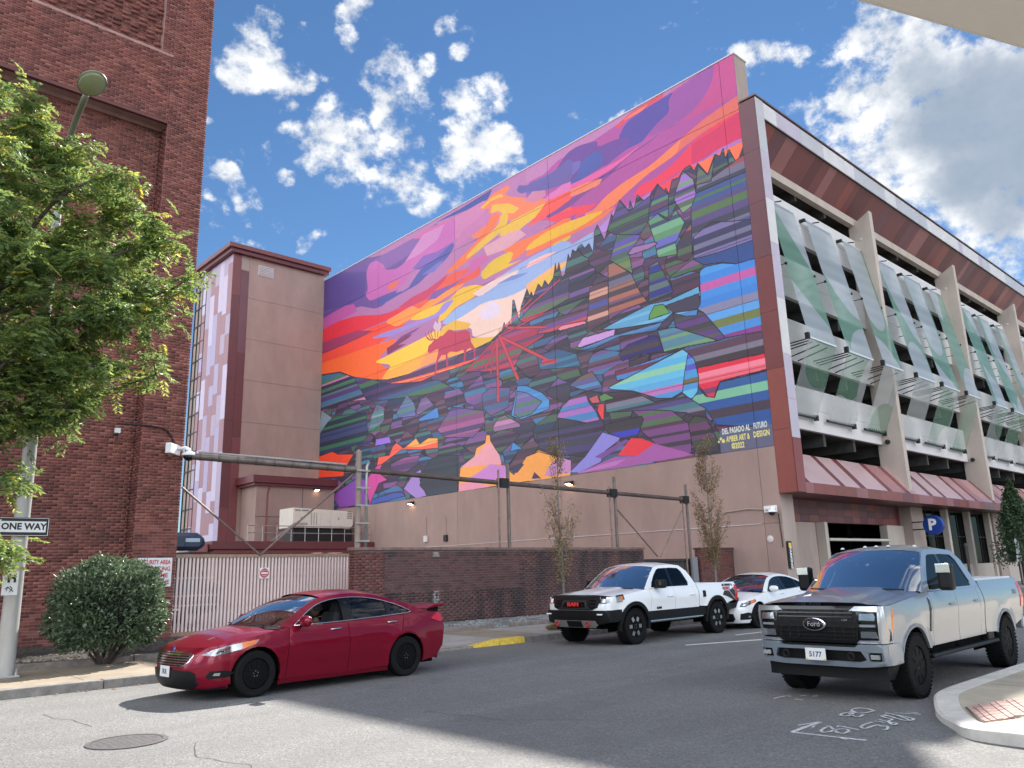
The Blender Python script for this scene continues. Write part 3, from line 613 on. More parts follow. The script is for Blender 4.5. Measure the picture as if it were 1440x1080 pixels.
(0, 0, [226, 172, 46], [1249, 711, 1327, 730, 1422, 730, 1517, 722, 1569, 713, 1468, 697, 1370, 698, 1249, 696]),
(0, 0, [232, 112, 72], [1248, 679, 1249, 696, 1370, 698, 1468, 697, 1569, 713, 1607, 710, 1535, 689, 1433, 687, 1324, 680]),
(0, 0, [240, 180, 180], [1263, 660, 1331, 661, 1374, 655, 1337, 647, 1246, 643]),
(0, 0, [236, 172, 110], [1244, 592, 1365, 616, 1429, 612, 1355, 575, 1242, 548]),
(0, 0, [226, 182, 72], [1243, 564, 1290, 590, 1357, 597, 1407, 603, 1355, 570, 1288, 562]),
(0, 0, [172, 130, 202], [1513, 659, 1580, 688, 1600, 707, 1585, 666, 1531, 632]),
(4, 1, [48, 46, 64], [-49, 566, 22, 561, 169, 543, 271, 502, 397, 465, 506, 444, 639, 438, 791, 441, 990, 446, 1076, 454, 1110, 468, 1130, 475, 1141, 500, 1153, 469, 1164, 496, 1173, 480, 1182, 560, 1189, 558, 1208, 489, 1219, 531, 1233, 555, 1246, 578, 1257, 552, 1264, 564, 1272, 546, 1295, 579, 1309, 562, 1322, 582, 1336, 563, 1357, 578, 1368, 621, 1372, 593, 1382, 619, 1391, 570, 1403, 575, 1420, 633, 1427, 613, 1437, 640, 1450, 629, 1459, 641, 1473, 645, 1483, 629, 1500, 638, 1513, 606, 1523, 667, 1534, 682, 1552, 639, 1556, 627, 1571, 660, 1587, 696, 1597, 663, 1617, 725, 1645, 683, 1652, 709, 1662, 676, 1677, 716, 1711, 674, 1721, 703, 1745, 721, 1760, 685, 1768, 700, 1777, 678, 1789, 713, 1809, 711, 1816, 718, 1826, 728, 1845, 731, 1856, 709, 1868, 727, 1893, 686, 1918, 729, 1931, 718, 1942, 735, 1945, 706, 1957, 725, 1974, 680, 1995, 716, 2010, -21, -241, -152]),
(0, 0, [86, 52, 92], [411, 456, 483, 436, 702, 440, 990, 439, 1101, 448, 1109, 429, 944, 413, 743, 413, 494, 423]),
(0, 0, [242, 88, 66], [500, 429, 702, 418, 944, 416, 1015, 413, 953, 406, 803, 407, 563, 386, 518, 406]),
(2, 1.8, [250, 160, 90], [517, 422, 702, 412, 898, 408]),
(2, 1.5, [120, 50, 90], [529, 407, 722, 408, 935, 404]),
(1, 1, [168, 46, 80, 140, 46, 88, 160, 64, 112, 92, 104, 88, 104, 60, 100, 184, 60, 84], [952, 382, 1041, 421, 1119, 466, 1160, 485, 1319, 439, 1310, 414, 1219, 392, 1178, 346, 1048, 362]),
(1, 1, [70, 60, 100, 190, 60, 90, 90, 110, 90, 110, 70, 130, 60, 60, 90], [1208, 489, 1279, 526, 1340, 553, 1383, 562, 1419, 562, 1415, 499, 1314, 484, 1238, 470]),
(1, 1, [90, 110, 120, 60, 110, 150, 80, 60, 110, 50, 50, 80, 190, 120, 160, 70, 120, 90], [-49, 566, 166, 541, 273, 501, 399, 466, 365, 394, 211, 414, -39, 399]),
(1, 1, [40, 50, 80, 60, 90, 130, 70, 110, 80, 80, 50, 100], [273, 501, 399, 466, 517, 426, 660, 404, 802, 385, 897, 334, 722, 348, 484, 372, 365, 394]),
(1, 1, [38, 50, 72, 44, 58, 96, 60, 70, 110, 56, 110, 80], [-35, 339, 147, 368, 366, 346, 380, 263, 345, 235, 113, 225, -28, 236]),
(1, 1, [90, 140, 142, 112, 92, 142, 72, 122, 112, 140, 150, 170], [380, 270, 403, 327, 437, 367, 484, 346, 485, 294, 416, 271]),
(1, 1, [92, 104, 152, 112, 112, 172, 82, 132, 122], [564, 313, 628, 366, 671, 327, 681, 281, 575, 292]),
(1, 1, [132, 102, 162, 112, 92, 132], [681, 294, 712, 338, 743, 339, 782, 301, 692, 283]),
(0, 1, [70, 132, 202], [692, 267, 802, 292, 811, 254, 702, 259]),
(1, 1, [112, 82, 142, 132, 72, 122, 92, 112, 92, 82, 62, 112, 160, 90, 140], [801, 214, 877, 279, 1036, 240, 1043, 200, 983, 164, 839, 185]),
(1, 1, [80, 152, 212, 62, 132, 200, 70, 140, 200], [1161, 203, 1192, 289, 1230, 282, 1295, 248, 1322, 223, 1320, 197, 1203, 186]),
(1, 1, [112, 102, 162, 86, 122, 112, 120, 120, 170], [1173, 206, 1191, 273, 1229, 261, 1293, 223, 1248, 194, 1195, 192]),
(1, 1, [190, 132, 182, 100, 112, 92, 150, 110, 150], [1076, 178, 1101, 207, 1134, 210, 1194, 176, 1202, 165, 1084, 166]),
(0, 1, [152, 112, 212], [429, 211, 434, 236, 520, 233, 532, 209]),
(0, 1, [130, 150, 165], [10, 325, 33, 409, 120, 366, 79, 351, 24, 315]),
(0, 0, [50, 44, 120], [859, 297, 896, 299, 887, 292]),
(0, 0, [44, 40, 110], [1048, 210, 1085, 215, 1077, 200]),
(1, 1, [90, 70, 110, 70, 100, 140, 120, 80, 140, 60, 60, 80], [1029, 292, 1072, 307, 1160, 290, 1150, 232, 1069, 218, 1036, 246]),
(1, 1, [82, 112, 72, 96, 132, 72, 112, 108, 132, 62, 84, 140, 60, 62, 82, 152, 72, 82, 86, 72, 122], [1840, 650, 1861, 675, 1897, 670, 2007, 698, 1996, 430, 1945, 433, 1909, 451, 1849, 449, 1860, 460, 1833, 492, 1833, 543]),
(1, 1, [86, 72, 132, 52, 52, 72, 112, 112, 142, 56, 56, 92, 120, 110, 160], [1838, 541, 1891, 560, 1947, 542, 2007, 527, 2001, 476, 1949, 471, 1832, 483]),
(0, 1, [46, 76, 136], [1832, 483, 1902, 478, 2001, 478, 2000, 430, 1946, 435, 1909, 451, 1860, 460]),
(3, 1, [72, 152, 222, 62, 132, 212, 190, 92, 162, 66, 140, 216, 60, 130, 210, 132, 132, 162, 92, 162, 226, 112, 122, 72, 70, 140, 210, 132, 62, 132], [1849, 449, 1865, 454, 1909, 449, 1946, 435, 2001, 433, 1999, 256, 1900, 267, 1849, 341, 1832, 355, 1842, 374, 1846, 441]),
(1, 1, [72, 72, 82, 62, 62, 72, 92, 62, 122, 82, 86, 86], [1834, 350, 1849, 341, 1900, 267, 1880, 265, 1814, 297, 1765, 327, 1760, 365, 1798, 346, 1828, 340]),
(1, 1, [152, 106, 96, 102, 102, 132, 166, 102, 86, 72, 62, 72, 112, 76, 112], [1564, 554, 1583, 555, 1640, 505, 1664, 448, 1685, 416, 1614, 413, 1555, 399]),
(1, 1, [206, 152, 136, 92, 66, 76, 72, 82, 152, 76, 56, 66, 86, 60, 80], [1496, 512, 1560, 509, 1555, 399, 1475, 385, 1482, 439]),
(1, 1, [62, 102, 82, 46, 52, 132, 92, 112, 112, 72, 86, 86], [1698, 506, 1727, 512, 1768, 418, 1690, 412]),
(1, 1, [86, 116, 86, 92, 82, 162, 72, 96, 92, 112, 132, 82], [1571, 562, 1601, 629, 1634, 663, 1669, 645, 1677, 597, 1657, 579, 1638, 560, 1645, 503, 1577, 560]),
(1, 1, [112, 166, 132, 62, 72, 102, 102, 102, 182, 92, 142, 102], [1703, 638, 1723, 661, 1748, 626, 1769, 609, 1793, 629, 1816, 587, 1785, 541, 1787, 511, 1728, 521, 1721, 572]),
(0, 1, [152, 112, 166], [1632, 562, 1651, 576, 1720, 567, 1731, 559, 1702, 554, 1644, 556]),
(1, 1, [72, 56, 72, 150, 80, 92, 80, 100, 80, 60, 60, 80], [1790, 539, 1836, 580, 1830, 492, 1811, 485, 1786, 497]),
(1, 1, [152, 112, 192, 86, 102, 82, 72, 62, 112, 120, 150, 120], [1790, 664, 1823, 725, 1852, 689, 1856, 648, 1840, 621, 1813, 612, 1794, 648]),
(1, 1, [62, 62, 82, 82, 72, 132, 72, 102, 82], [1568, 651, 1617, 721, 1647, 679, 1720, 697, 1709, 631, 1677, 602, 1594, 631]),
(1, 1, [92, 62, 92, 82, 132, 102, 62, 62, 122], [1711, 660, 1745, 717, 1775, 680, 1769, 614, 1738, 640, 1709, 631]),
(1, 1, [80, 90, 110, 60, 100, 140, 100, 110, 90], [1854, 654, 1868, 721, 1893, 684, 1917, 723, 1901, 664, 1861, 671]),
(1, 1, [112, 182, 216, 92, 162, 202, 72, 132, 192], [1526, 379, 1637, 398, 1695, 406, 1750, 400, 1840, 411, 1843, 388, 1828, 340, 1798, 346, 1758, 365, 1729, 350, 1657, 359, 1587, 367]),
(0, 1, [64, 60, 82], [1738, 389, 1839, 393, 1841, 366, 1830, 355, 1763, 364]),
(0, 1, [96, 152, 72], [1690, 379, 1706, 398, 1733, 395, 1753, 367, 1686, 366]),
(0, 1, [202, 152, 216], [1436, 353, 1461, 373, 1575, 370, 1570, 351, 1446, 348]),
(1, 1, [82, 132, 182, 62, 112, 172, 112, 62, 112], [1429, 342, 1561, 353, 1729, 350, 1706, 332, 1591, 346, 1497, 334]),
(1, 1, [62, 52, 82, 40, 40, 112, 72, 62, 72], [1582, 300, 1613, 317, 1688, 323, 1710, 317, 1725, 272, 1651, 284, 1592, 278]),
(1, 1, [82, 132, 152, 112, 152, 112, 82, 112, 152], [1711, 331, 1760, 328, 1880, 265, 1791, 271, 1725, 272]),
(1, 1, [86, 62, 82, 72, 92, 132, 92, 62, 82, 62, 52, 62, 120, 116, 132], [1791, 271, 1880, 265, 1900, 267, 2003, 259, 2006, 205, 1816, 212, 1794, 252, 1780, 267]),
(1, 1, [80, 60, 80, 190, 70, 90, 110, 70, 130, 90, 90, 100], [1313, 462, 1426, 454, 1486, 453, 1477, 420, 1368, 416, 1282, 427]),
(0, 1, [232, 130, 150], [1365, 422, 1383, 428, 1470, 419, 1476, 410, 1375, 414]),
(1, 1, [62, 120, 150, 50, 90, 130, 70, 70, 120, 90, 130, 130], [1278, 363, 1365, 364, 1432, 334, 1449, 294, 1375, 305, 1291, 317]),
(3, 1, [226, 42, 72, 240, 132, 152, 236, 102, 122, 222, 42, 72, 120, 60, 110, 226, 42, 72], [1818, 212, 2002, 209, 2000, 172, 1875, 168, 1864, 151, 1855, 132, 1838, 139, 1817, 169]),
(3, 1, [46, 92, 152, 122, 186, 152, 42, 86, 152, 66, 56, 72, 42, 82, 146, 46, 90, 150], [1794, 138, 1816, 164, 1834, 140, 1857, 133, 1875, 166, 2000, 168, 2000, 43, 1954, 48, 1855, 69, 1831, 111]),
(3, 1, [112, 190, 222, 92, 180, 226, 142, 206, 172, 100, 190, 226, 92, 172, 222, 190, 122, 186, 76, 150, 212], [1539, 217, 1780, 267, 1795, 254, 1773, 164, 1738, 153, 1696, 160, 1621, 193, 1551, 210]),
(1, 1, [72, 152, 212, 92, 82, 192, 100, 190, 222, 112, 102, 72], [1795, 254, 1811, 235, 1819, 190, 1813, 156, 1794, 138, 1770, 160, 1780, 207]),
(1, 1, [112, 46, 72, 72, 132, 202], [1566, 255, 1660, 259, 1770, 267, 1600, 229, 1570, 230]),
(1, 1, [62, 56, 72, 72, 122, 132, 122, 122, 142, 62, 46, 62, 82, 72, 132], [1526, 205, 1621, 193, 1685, 153, 1744, 152, 1770, 158, 1831, 111, 1828, 86, 1790, 100, 1776, 111, 1672, 133, 1616, 142, 1528, 152]),
(1, 1, [86, 52, 76, 82, 112, 82, 122, 72, 132, 62, 56, 66], [1616, 142, 1672, 135, 1736, 122, 1779, 85, 1786, 58, 1781, 8, 1696, 32, 1666, 62, 1635, 89, 1643, 115]),
(1, 1, [102, 62, 102, 56, 56, 72, 62, 72, 62, 46, 46, 56], [1779, 85, 1800, 99, 1829, 90, 1856, 31, 1856, 7, 1791, 9, 1785, 41]),
(0, 1, [100, 46, 86], [1851, 67, 2000, 43, 1999, 35, 1863, 47]),
(1, 1, [56, 62, 192, 62, 56, 72, 56, 52, 62], [1520, 121, 1643, 124, 1648, 114, 1622, 69, 1565, 77, 1519, 107]),
(0, 1, [236, 62, 72], [1498, 162, 1505, 180, 1524, 177, 1517, 126]),
(0, 1, [200, 92, 102], [1469, 201, 1501, 205, 1509, 182, 1481, 185]),
(0, 1, [92, 142, 82], [1507, 199, 1526, 205, 1561, 185, 1512, 184]),
(1, 1, [92, 172, 216, 72, 132, 192, 172, 112, 192, 82, 62, 82], [1347, 168, 1369, 194, 1411, 217, 1460, 218, 1468, 192, 1492, 163, 1513, 117, 1433, 144]),
(1, 1, [92, 92, 142, 80, 140, 190, 160, 90, 150, 120, 90, 80], [1400, 249, 1441, 266, 1487, 272, 1504, 248, 1521, 221, 1464, 222]),
(1, 1, [70, 100, 120, 60, 60, 80, 50, 44, 60, 70, 60, 110], [1267, 134, 1515, 136, 1519, 107, 1446, 46, 1361, 61, 1272, 92]),
(0, 1, [142, 136, 216], [1385, 10, 1446, 46, 1512, 103, 1571, 80, 1564, 72, 1515, 51, 1501, 25, 1424, 5]),
(0, 0, [168, 92, 166], [1411, 4, 1550, 33, 1619, 26, 1676, 50, 1762, 19, 1786, 8, 1547, 3]),
(0, 0, [122, 76, 152], [1480, 41, 1588, 73, 1599, 67, 1507, 33]),
(0, 0, [236, 52, 66], [1559, 36, 1605, 73, 1639, 68, 1676, 50, 1619, 26]),
(0, 0, [190, 120, 190], [1417, 4, 1506, 19, 1584, 24, 1548, 10]),
(0, 1, [246, 166, 62], [1172, 2, 1205, 65, 1272, 87, 1347, 58, 1386, 22, 1385, 5, 1217, -3]),
(0, 0, [216, 132, 162], [1261, 6, 1325, 31, 1386, 34, 1386, 29, 1303, 6]),
(0, 0, [56, 46, 92], [1232, 6, 1251, 30, 1281, 5]),
(0, 1, [250, 166, 76], [904, 2, 919, 77, 963, 78, 990, 108, 999, 129, 1041, 139, 1046, 163, 1063, 161, 1066, 141, 1105, 93, 1112, 60, 1143, 46, 1165, 28, 1197, 51, 1220, 74, 1272, 82, 1394, 42, 1391, -1, 1149, 4, 909, 0]),
(0, 0, [236, 162, 172], [919, 77, 998, 107, 1041, 134, 1066, 136, 1105, 93, 1112, 66, 1006, 73]),
(0, 0, [202, 132, 202], [962, 39, 1064, 71, 1128, 59, 1142, 26, 1021, 17]),
(0, 0, [235, 150, 175], [909, 3, 918, 27, 979, 26, 1054, 8, 1054, 3]),
(0, 0, [60, 50, 80], [1150, 35, 1182, 58, 1212, 54, 1181, 32]),
(0, 1, [62, 140, 210], [1153, 98, 1165, 125, 1206, 99]),
(0, 0, [200, 140, 190], [1312, 37, 1347, 58, 1394, 42, 1392, 9, 1289, 10]),
(0, 0, [55, 50, 90], [1239, 8, 1251, 27, 1278, 6]),
(0, 1, [246, 76, 42], [-27, 221, 126, 230, 167, 214, 284, 200, 235, 162, 211, 124, -23, 141]),
(0, 1, [246, 96, 76], [442, 138, 453, 169, 521, 166, 543, 195, 565, 205, 608, 180, 681, 204, 702, 180, 752, 194, 801, 187, 805, 154, 712, 161, 598, 176, 521, 154, 477, 140, 455, 111]),
(0, 0, [248, 172, 82], [629, 181, 681, 204, 702, 180, 752, 194, 801, 187, 803, 175, 712, 171]),
(0, 1, [206, 76, 152], [387, 35, 350, 64, 373, 94, 442, 138, 477, 140, 455, 111, 512, 80, 455, 73, 399, 2]),
(0, 1, [136, 76, 172], [121, 58, 312, 107, 373, 94, 362, 50, 393, 5, 190, 8]),
(0, 1, [166, 132, 202], [609, 39, 671, 87, 712, 95, 702, 60, 741, 4, 682, 0]),
(1, 1, [46, 60, 72, 52, 50, 66, 40, 50, 60, 60, 64, 90], [702, 42, 722, 82, 742, 109, 800, 131, 911, 118, 909, 6, 751, 4]),
(0, 1, [72, 92, 172], [410, 20, 556, 32, 599, 28, 620, 14, 411, 1]),
(1, 1, [120, 70, 120, 60, 70, 70, 80, 60, 100, 150, 80, 140], [533, 134, 619, 148, 702, 144, 692, 115, 619, 93, 522, 91]),
(0, 0, [96, 100, 124], [1862, 54, 2001, 49, 2000, 1, 1861, 3]),
(0, 0, [188, 52, 84], [748, 498, 755, 514, 772, 520, 786, 528, 804, 528, 819, 533, 833, 531, 864, 544, 881, 540, 900, 527, 928, 525, 956, 521, 975, 509, 981, 475, 990, 462, 1002, 447, 1000, 416, 995, 417, 995, 442, 977, 455, 959, 453, 952, 435, 950, 417, 941, 419, 947, 443, 941, 457, 910, 457, 873, 466, 858, 461, 862, 416, 853, 418, 848, 462, 825, 464, 805, 448, 795, 409, 786, 409, 797, 451, 807, 474, 809, 491, 793, 491, 771, 487, 755, 488]),
(2, 3.3, [176, 70, 84], [794, 530, 764, 531, 743, 545]),
(2, 3.3, [176, 70, 84], [764, 531, 739, 553, 738, 563]),
(2, 3.3, [176, 70, 84], [772, 531, 754, 556, 756, 567]),
(2, 3.3, [176, 70, 84], [780, 530, 768, 555, 776, 569]),
(2, 3.3, [176, 70, 84], [792, 534, 790, 556, 794, 571]),
(2, 3.3, [176, 70, 84], [804, 533, 808, 555, 822, 569]),
(0, 0, [206, 176, 196], [780, 575, 794, 595, 804, 578, 816, 591, 826, 576, 824, 560, 804, 553, 789, 563]),
(2, 8.0, [60, 30, 60], [1114, 462, 1321, 340]),
(2, 5.8, [200, 60, 76], [1114, 462, 1321, 340]),
(2, 9.5, [60, 30, 60], [1118, 461, 1196, 307]),
(2, 7.3, [200, 60, 76], [1118, 461, 1196, 307]),
(2, 8.8, [60, 30, 60], [1106, 450, 1105, 256]),
(2, 6.6, [200, 60, 76], [1106, 450, 1105, 256]),
(2, 5.8, [60, 30, 60], [1101, 448, 1047, 368]),
(2, 3.6, [200, 60, 76], [1101, 448, 1047, 368]),
(2, 5.1, [60, 30, 60], [1093, 450, 952, 382]),
(2, 2.9, [200, 60, 76], [1093, 450, 952, 382]),
(2, 6.6, [60, 30, 60], [1156, 477, 1319, 439]),
(2, 4.4, [200, 60, 76], [1156, 477, 1319, 439]),
(2, 4.4, [60, 30, 60], [1118, 461, 1314, 484]),
(2, 2.2, [200, 60, 76], [1118, 461, 1314, 484]),
(2, 5.1, [60, 30, 60], [1101, 448, 1073, 351]),
(2, 2.9, [200, 60, 76], [1101, 448, 1073, 351]),
(2, 9.5, [190, 60, 84], [1299, 337, 1356, 330]),
(2, 2.2, [206, 60, 84], [1127, 479, 1265, 541]),
(2, 2.2, [206, 60, 84], [1144, 483, 1384, 566])]
mrng = np.random.RandomState(4)
PAL = [(72, 62, 92), (52, 50, 72), (60, 58, 82), (44, 60, 92), (62, 92, 132), (70, 112, 110), (72, 100, 80), (92, 62, 102), (112, 82, 142), (102, 72, 92), (56, 46, 62), (60, 56, 66), (48, 54, 70), (82, 50, 76), (66, 120, 160), (130, 84, 140)]
PALn = [col(*c, k=1.0) for c in PAL]
def stripes(m, x0, y0, cs, lo, hi, even=False):
    h = m.shape[0]; ys_ = np.where(m.any(1))[0]
    if not len(ys_): return
    a, b_ = ys_[0], ys_[-1]+1; view = MUR[y0:y0+h, x0:x0+m.shape[1]]
    if even:
        k = len(cs); e = np.linspace(b_, a, k+1).astype(int)
        for i in range(k):
            s = slice(e[i+1], e[i]); view[s][m[s]] = cs[i]
        return
    y = a - mrng.randint(0, lo); last = -1
    while y < b_:
        t = mrng.randint(lo, hi); k = mrng.randint(len(cs))
        if k == last: k = (k+1) % len(cs)
        last = k; s = slice(max(0, y), max(0, y+t)); view[s][m[s]] = cs[k]; y += t
def mountain(m, x0, y0):
    """fill with cracked rock cells, each striped on its own, dark joints between them"""
    h, w = m.shape; gx, gy = np.meshgrid(np.arange(w)+x0, np.arange(h)+y0)
    pts = []
    for sx in range(-1, MW//84+2):
        for sy in range(-1, MH//54+2):
            pts.append(((sx+mrng.rand())*84, (sy+mrng.rand())*54))
    pts = np.array(pts); wob = 9*np.sin(gx*.05+gy*.03)+7*np.sin(gx*.021-gy*.06)
    d1 = np.full(m.shape, 1e9, np.float32); d2 = d1.copy(); idx = np.zeros(m.shape, int)
    for i, (px, py) in enumerate(pts):
        xa, xb, ya, yb = (int(max(0, px-x0-240)), int(min(w, px-x0+240)), int(max(0, py-y0-170)), int(min(h, py-y0+170)))
        if xb <= xa or yb <= ya: continue
        sl = (slice(ya, yb), slice(xa, xb)); d = np.hypot((gx[sl]-px+wob[sl])*.72, (gy[sl]-py)*1.15+wob[sl]*.6).astype(np.float32)
        A = d1[sl]; B = d2[sl]; I = idx[sl]; n = d < A
        B[n] = A[n]; A[n] = d[n]; I[n] = i; q = (~n) & (d < B); B[q] = d[q]
    rows = gy.astype(int)
    for i in np.unique(idx[m]):
        c = m & (idx == i); yy, xx = np.where(c)
        if not len(yy): continue
        ya, yb, xa, xb = yy.min(), yy.max()+1, xx.min(), xx.max()+1
        k = mrng.choice(len(PALn), 4, replace=False); stripes(c[ya:yb, xa:xb], x0+xa, y0+ya, [PALn[q] for q in k], 7, 20)
    e = m & ((d2-d1) < 1.7); MUR[y0:y0+h, x0:x0+w][e] = (.012, .011, .02)
for kn, o, cn_, v in MURAL_DATA:
    k = 'prlbM'[kn]; xs = v[0::2]; ys = v[1::2]
    cs = [col(*cn_[i:i+3]) for i in range(0, len(cn_), 3)]
    if k == 'l':
        for i in range(len(xs)-1): line(xs[i], ys[i], xs[i+1], ys[i+1], max(o*1.4, 2.2), cs[0])
        continue
    if k in 'p' and len(xs) > 7 and o == 0 and cs[0] != col(188, 52, 84):
        q = []
        for i in range(len(xs)):
            a, c = (xs[i-1], ys[i-1]), (xs[i], ys[i]); q += [(a[0]*.82+c[0]*.18, a[1]*.82+c[1]*.18), (a[0]*.18+c[0]*.82, a[1]*.18+c[1]*.82)]
        xs = [a[0] for a in q]; ys = [a[1] for a in q]
    r = rast(xs, ys)
    if not r: continue
    x0, x1, y0, y1, m = r
    if k == 'p': MUR[y0:y1, x0:x1][m] = cs[0]
    elif k == 'r': stripes(m, x0, y0, cs, 7, 21)
    elif k == 'b': stripes(m, x0, y0, cs, 0, 0, True)
    elif k == 'M': mountain(m, x0, y0)
    if o: outline(xs, ys, 2.3)
# brushed unevenness of the paint film
gy, gx = np.mgrid[0:MH, 0:MW]
MUR *= (1+.04*np.sin(gx*.013+2*np.sin(gy*.021))*np.sin(gy*.017))[..., None]
MUR *= (1+.05*(mrng.rand(MH//10+1, MW//10+1).repeat(10, 0).repeat(10, 1)[:MH, :MW]-.5))[..., None]
im = bpy.data.images.new('mural_paint', MW, MH, float_buffer=True); im.colorspace_settings.name = 'Linear Rec.709'
buf = np.ones((MH, MW, 4), np.float32); buf[..., :3] = np.clip(MUR, 0, 1); im.pixels.foreach_set(buf.ravel()); im.pack() if False else None
M_MURAL = bpy.data.materials.new('mural_paint'); M_MURAL.use_nodes = True
_t = M_MURAL.node_tree; _b = _t.nodes['Principled BSDF']; _i = _t.nodes.new('ShaderNodeTexImage'); _i.image = im
_u = _t.nodes.new('ShaderNodeUVMap'); _u.uv_map = 'mural'; _t.links.new(_u.outputs[0], _i.inputs[0])
_g = _t.nodes.new('ShaderNodeVectorMath'); _g.operation = 'SCALE'; _g.inputs['Scale'].default_value = .95; _t.links.new(_i.outputs[0], _g.inputs[0]); _t.links.new(_g.outputs[0], _b.inputs['Base Color'])
_b.inputs['Roughness'].default_value = .55
_n = _t.nodes.new('ShaderNodeTexNoise'); _n.inputs['Scale'].default_value = 9; _n.inputs['Detail'].default_value = 6; _o = _t.nodes.new('ShaderNodeTexCoord'); _t.links.new(_o.outputs['Object'], _n.inputs['Vector'])
_p = _t.nodes.new('ShaderNodeBump'); _p.inputs['Strength'].default_value = .15; _p.inputs['Distance'].default_value = .02; _t.links.new(_n.outputs['Fac'], _p.inputs['Height']); _t.links.new(_p.outputs[0], _b.inputs['Normal'])

# ------------------------------------------------------------------ parking garage
def under(o, root):
    o.parent = root; o.matrix_parent_inverse = Matrix.Translation(-Vector(root.location)); return o
M_BEIGE = mat('beige_stucco', col(152, 130, 122, k=1.05), .9, var=.11, vscale=.8, bump=.18, bscale=50, stretch=(1, 1, .45))
M_BEIGE2 = mat('beige_concrete', col(154, 138, 130, k=1.1), .9, var=.12, vscale=.9, bump=.15, bscale=50, stretch=(1, 1, .4))
M_FIN = mat('fin_concrete', col(176, 164, 154, k=1.1), .88, var=.10, vscale=1.2, bump=.12, stretch=(1, 1, .4))
M_WHITEP = mat('pale_panel', col(196, 192, 192, k=1.1), .6, var=.08, vscale=.8)
M_LILAC = mat('lilac_panel', col(176, 166, 178, k=1.1), .45, var=.06, vscale=.8)
M_LGREY = mat('light_grey_panel', col(176, 174, 176, k=1.1), .45, var=.06, vscale=.8)
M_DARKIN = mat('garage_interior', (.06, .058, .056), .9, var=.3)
M_BLACK = mat('black_metal', (.018, .018, .02), .5, .3)
M_CAP = mat('brown_coping', col(110, 88, 84), .5, .2)
REDS = [mat('red_panel_%s' % n, col(*c, k=1.05), .42, var=.07, vscale=.9) for n, c in (('deep', (92, 44, 48)), ('maroon', (108, 56, 58)), ('brick', (126, 66, 60)), ('dusty', (136, 86, 86)), ('rust', (118, 64, 50)), ('plum', (98, 60, 68)))]
AWN = [mat('awning_%s' % n, col(*c), .22, .35, var=.05, vscale=1.5, rvar=.08) for n, c in (('pink', (206, 158, 160)), ('pale', (218, 184, 184)), ('rose', (188, 132, 134)), ('dark', (128, 62, 62)))]
rg = random.Random(21)
GX0, GX1 = 31.2, 110.0
gar = thing('parking_garage', (31.2, 17.1, 0), 'long parking garage with a giant sunset mural and canted screens', 'building')
def gpart(b, name, m, **k): return under(b.build(name, m, **k), gar)
# painted wall
core = gpart(MB().box(31.235, 32.3, 17.13, 57.0, 0, 25.93), 'mural_wall', M_BEIGE2)
gpart(MB().box(31.17, 32.34, 17.08, 57.05, 25.93, 26.0), 'wall_coping', M_LGREY)
YJ = [17.13, 17.95, 29.95, 38.95, 48.2, 57.0]; ZJ = [6.65, 10.2, 13.3, 16.3, 19.6, 22.9, 25.925]
def uvpanel(y0, y1, z0, z1, m):
    me = bpy.data.meshes.new('wall_panel'); x0, x1 = 31.2, 31.236
    vs = [(x0, y1, z0), (x0, y0, z0), (x0, y0, z1), (x0, y1, z1), (x1, y1, z0), (x1, y0, z0), (x1, y0, z1), (x1, y1, z1)]
    me.from_pydata(vs, [], [(0, 1, 2, 3), (0, 4, 5, 1), (1, 5, 6, 2), (2, 6, 7, 3), (3, 7, 4, 0)])
    me.materials.append(m); uv = me.uv_layers.new(name='mural')
    for l in me.loops: v = vs[l.vertex_index]; uv.data[l.index].uv = ((57-v[1])/40, (v[2]-6.6)/19.4)
    o = bpy.data.objects.new('wall_panel', me); COLL.link(o); o.parent = core; return o
g = .012
for y0, y1 in zip(YJ, YJ[1:]):
    for z0, z1 in zip(ZJ, ZJ[1:]): uvpanel(y0+(g if y0 > 17.2 else 0), y1-g, z0+(g if z0 > 6.7 else 0), z1-(g if z1 < 25.9 else 0), M_MURAL)
    for z0, z1 in ((.1, 3.36), (3.39, 6.63)): uvpanel(y0+(g if y0 > 17.2 else 0), y1-g, z0, z1, M_BEIGE)
gpart(MB().box(31.17, 31.2, 18.1, 57, 3.365, 3.388), 'groove_highlight', M_WHITEP)  # pale strip drawn for the highlight along the wall groove
M_SIGNY = mat('mural_lettering', (.72, .66, .22), .6); M_SIGNC = mat('mural_lettering_pale', (.62, .68, .62), .6)
def wtxt(t, h, ya, yb, z, m):
    o = text_mesh(t, h, core, 'lettering', m, (31.197, (ya+yb)/2, z), FACE_W, 'CENTER', .002, 1, 1.05, .012); w = max(v.co.x for v in o.data.vertices)-min(v.co.x for v in o.data.vertices); o.scale = ((ya-yb)/w, 1, 1)
wtxt('DEL PASADO AL', .36, 19.63, 18.2, 7.60, M_SIGNC); wtxt('FUTURO', .36, 18.02, 17.36, 7.62, M_SIGNC)
wtxt('AMBER ART &', .36, 19.45, 18.25, 7.22, M_SIGNY); wtxt('DESIGN', .36, 18.06, 17.28, 7.24, M_SIGNY); wtxt('©2022', .36, 19.2, 18.55, 6.88, M_SIGNY)
b = MB()
for a in range(3): b.lathe([(.001, 0), (.09-.02*a, 0), (.09-.02*a, .002)], (31.192-.001*a, 19.72+.12*(a-1), 7.18+(.12 if a == 1 else 0)), 'x', 10)
b.build('emblem', M_SIGNY, core)
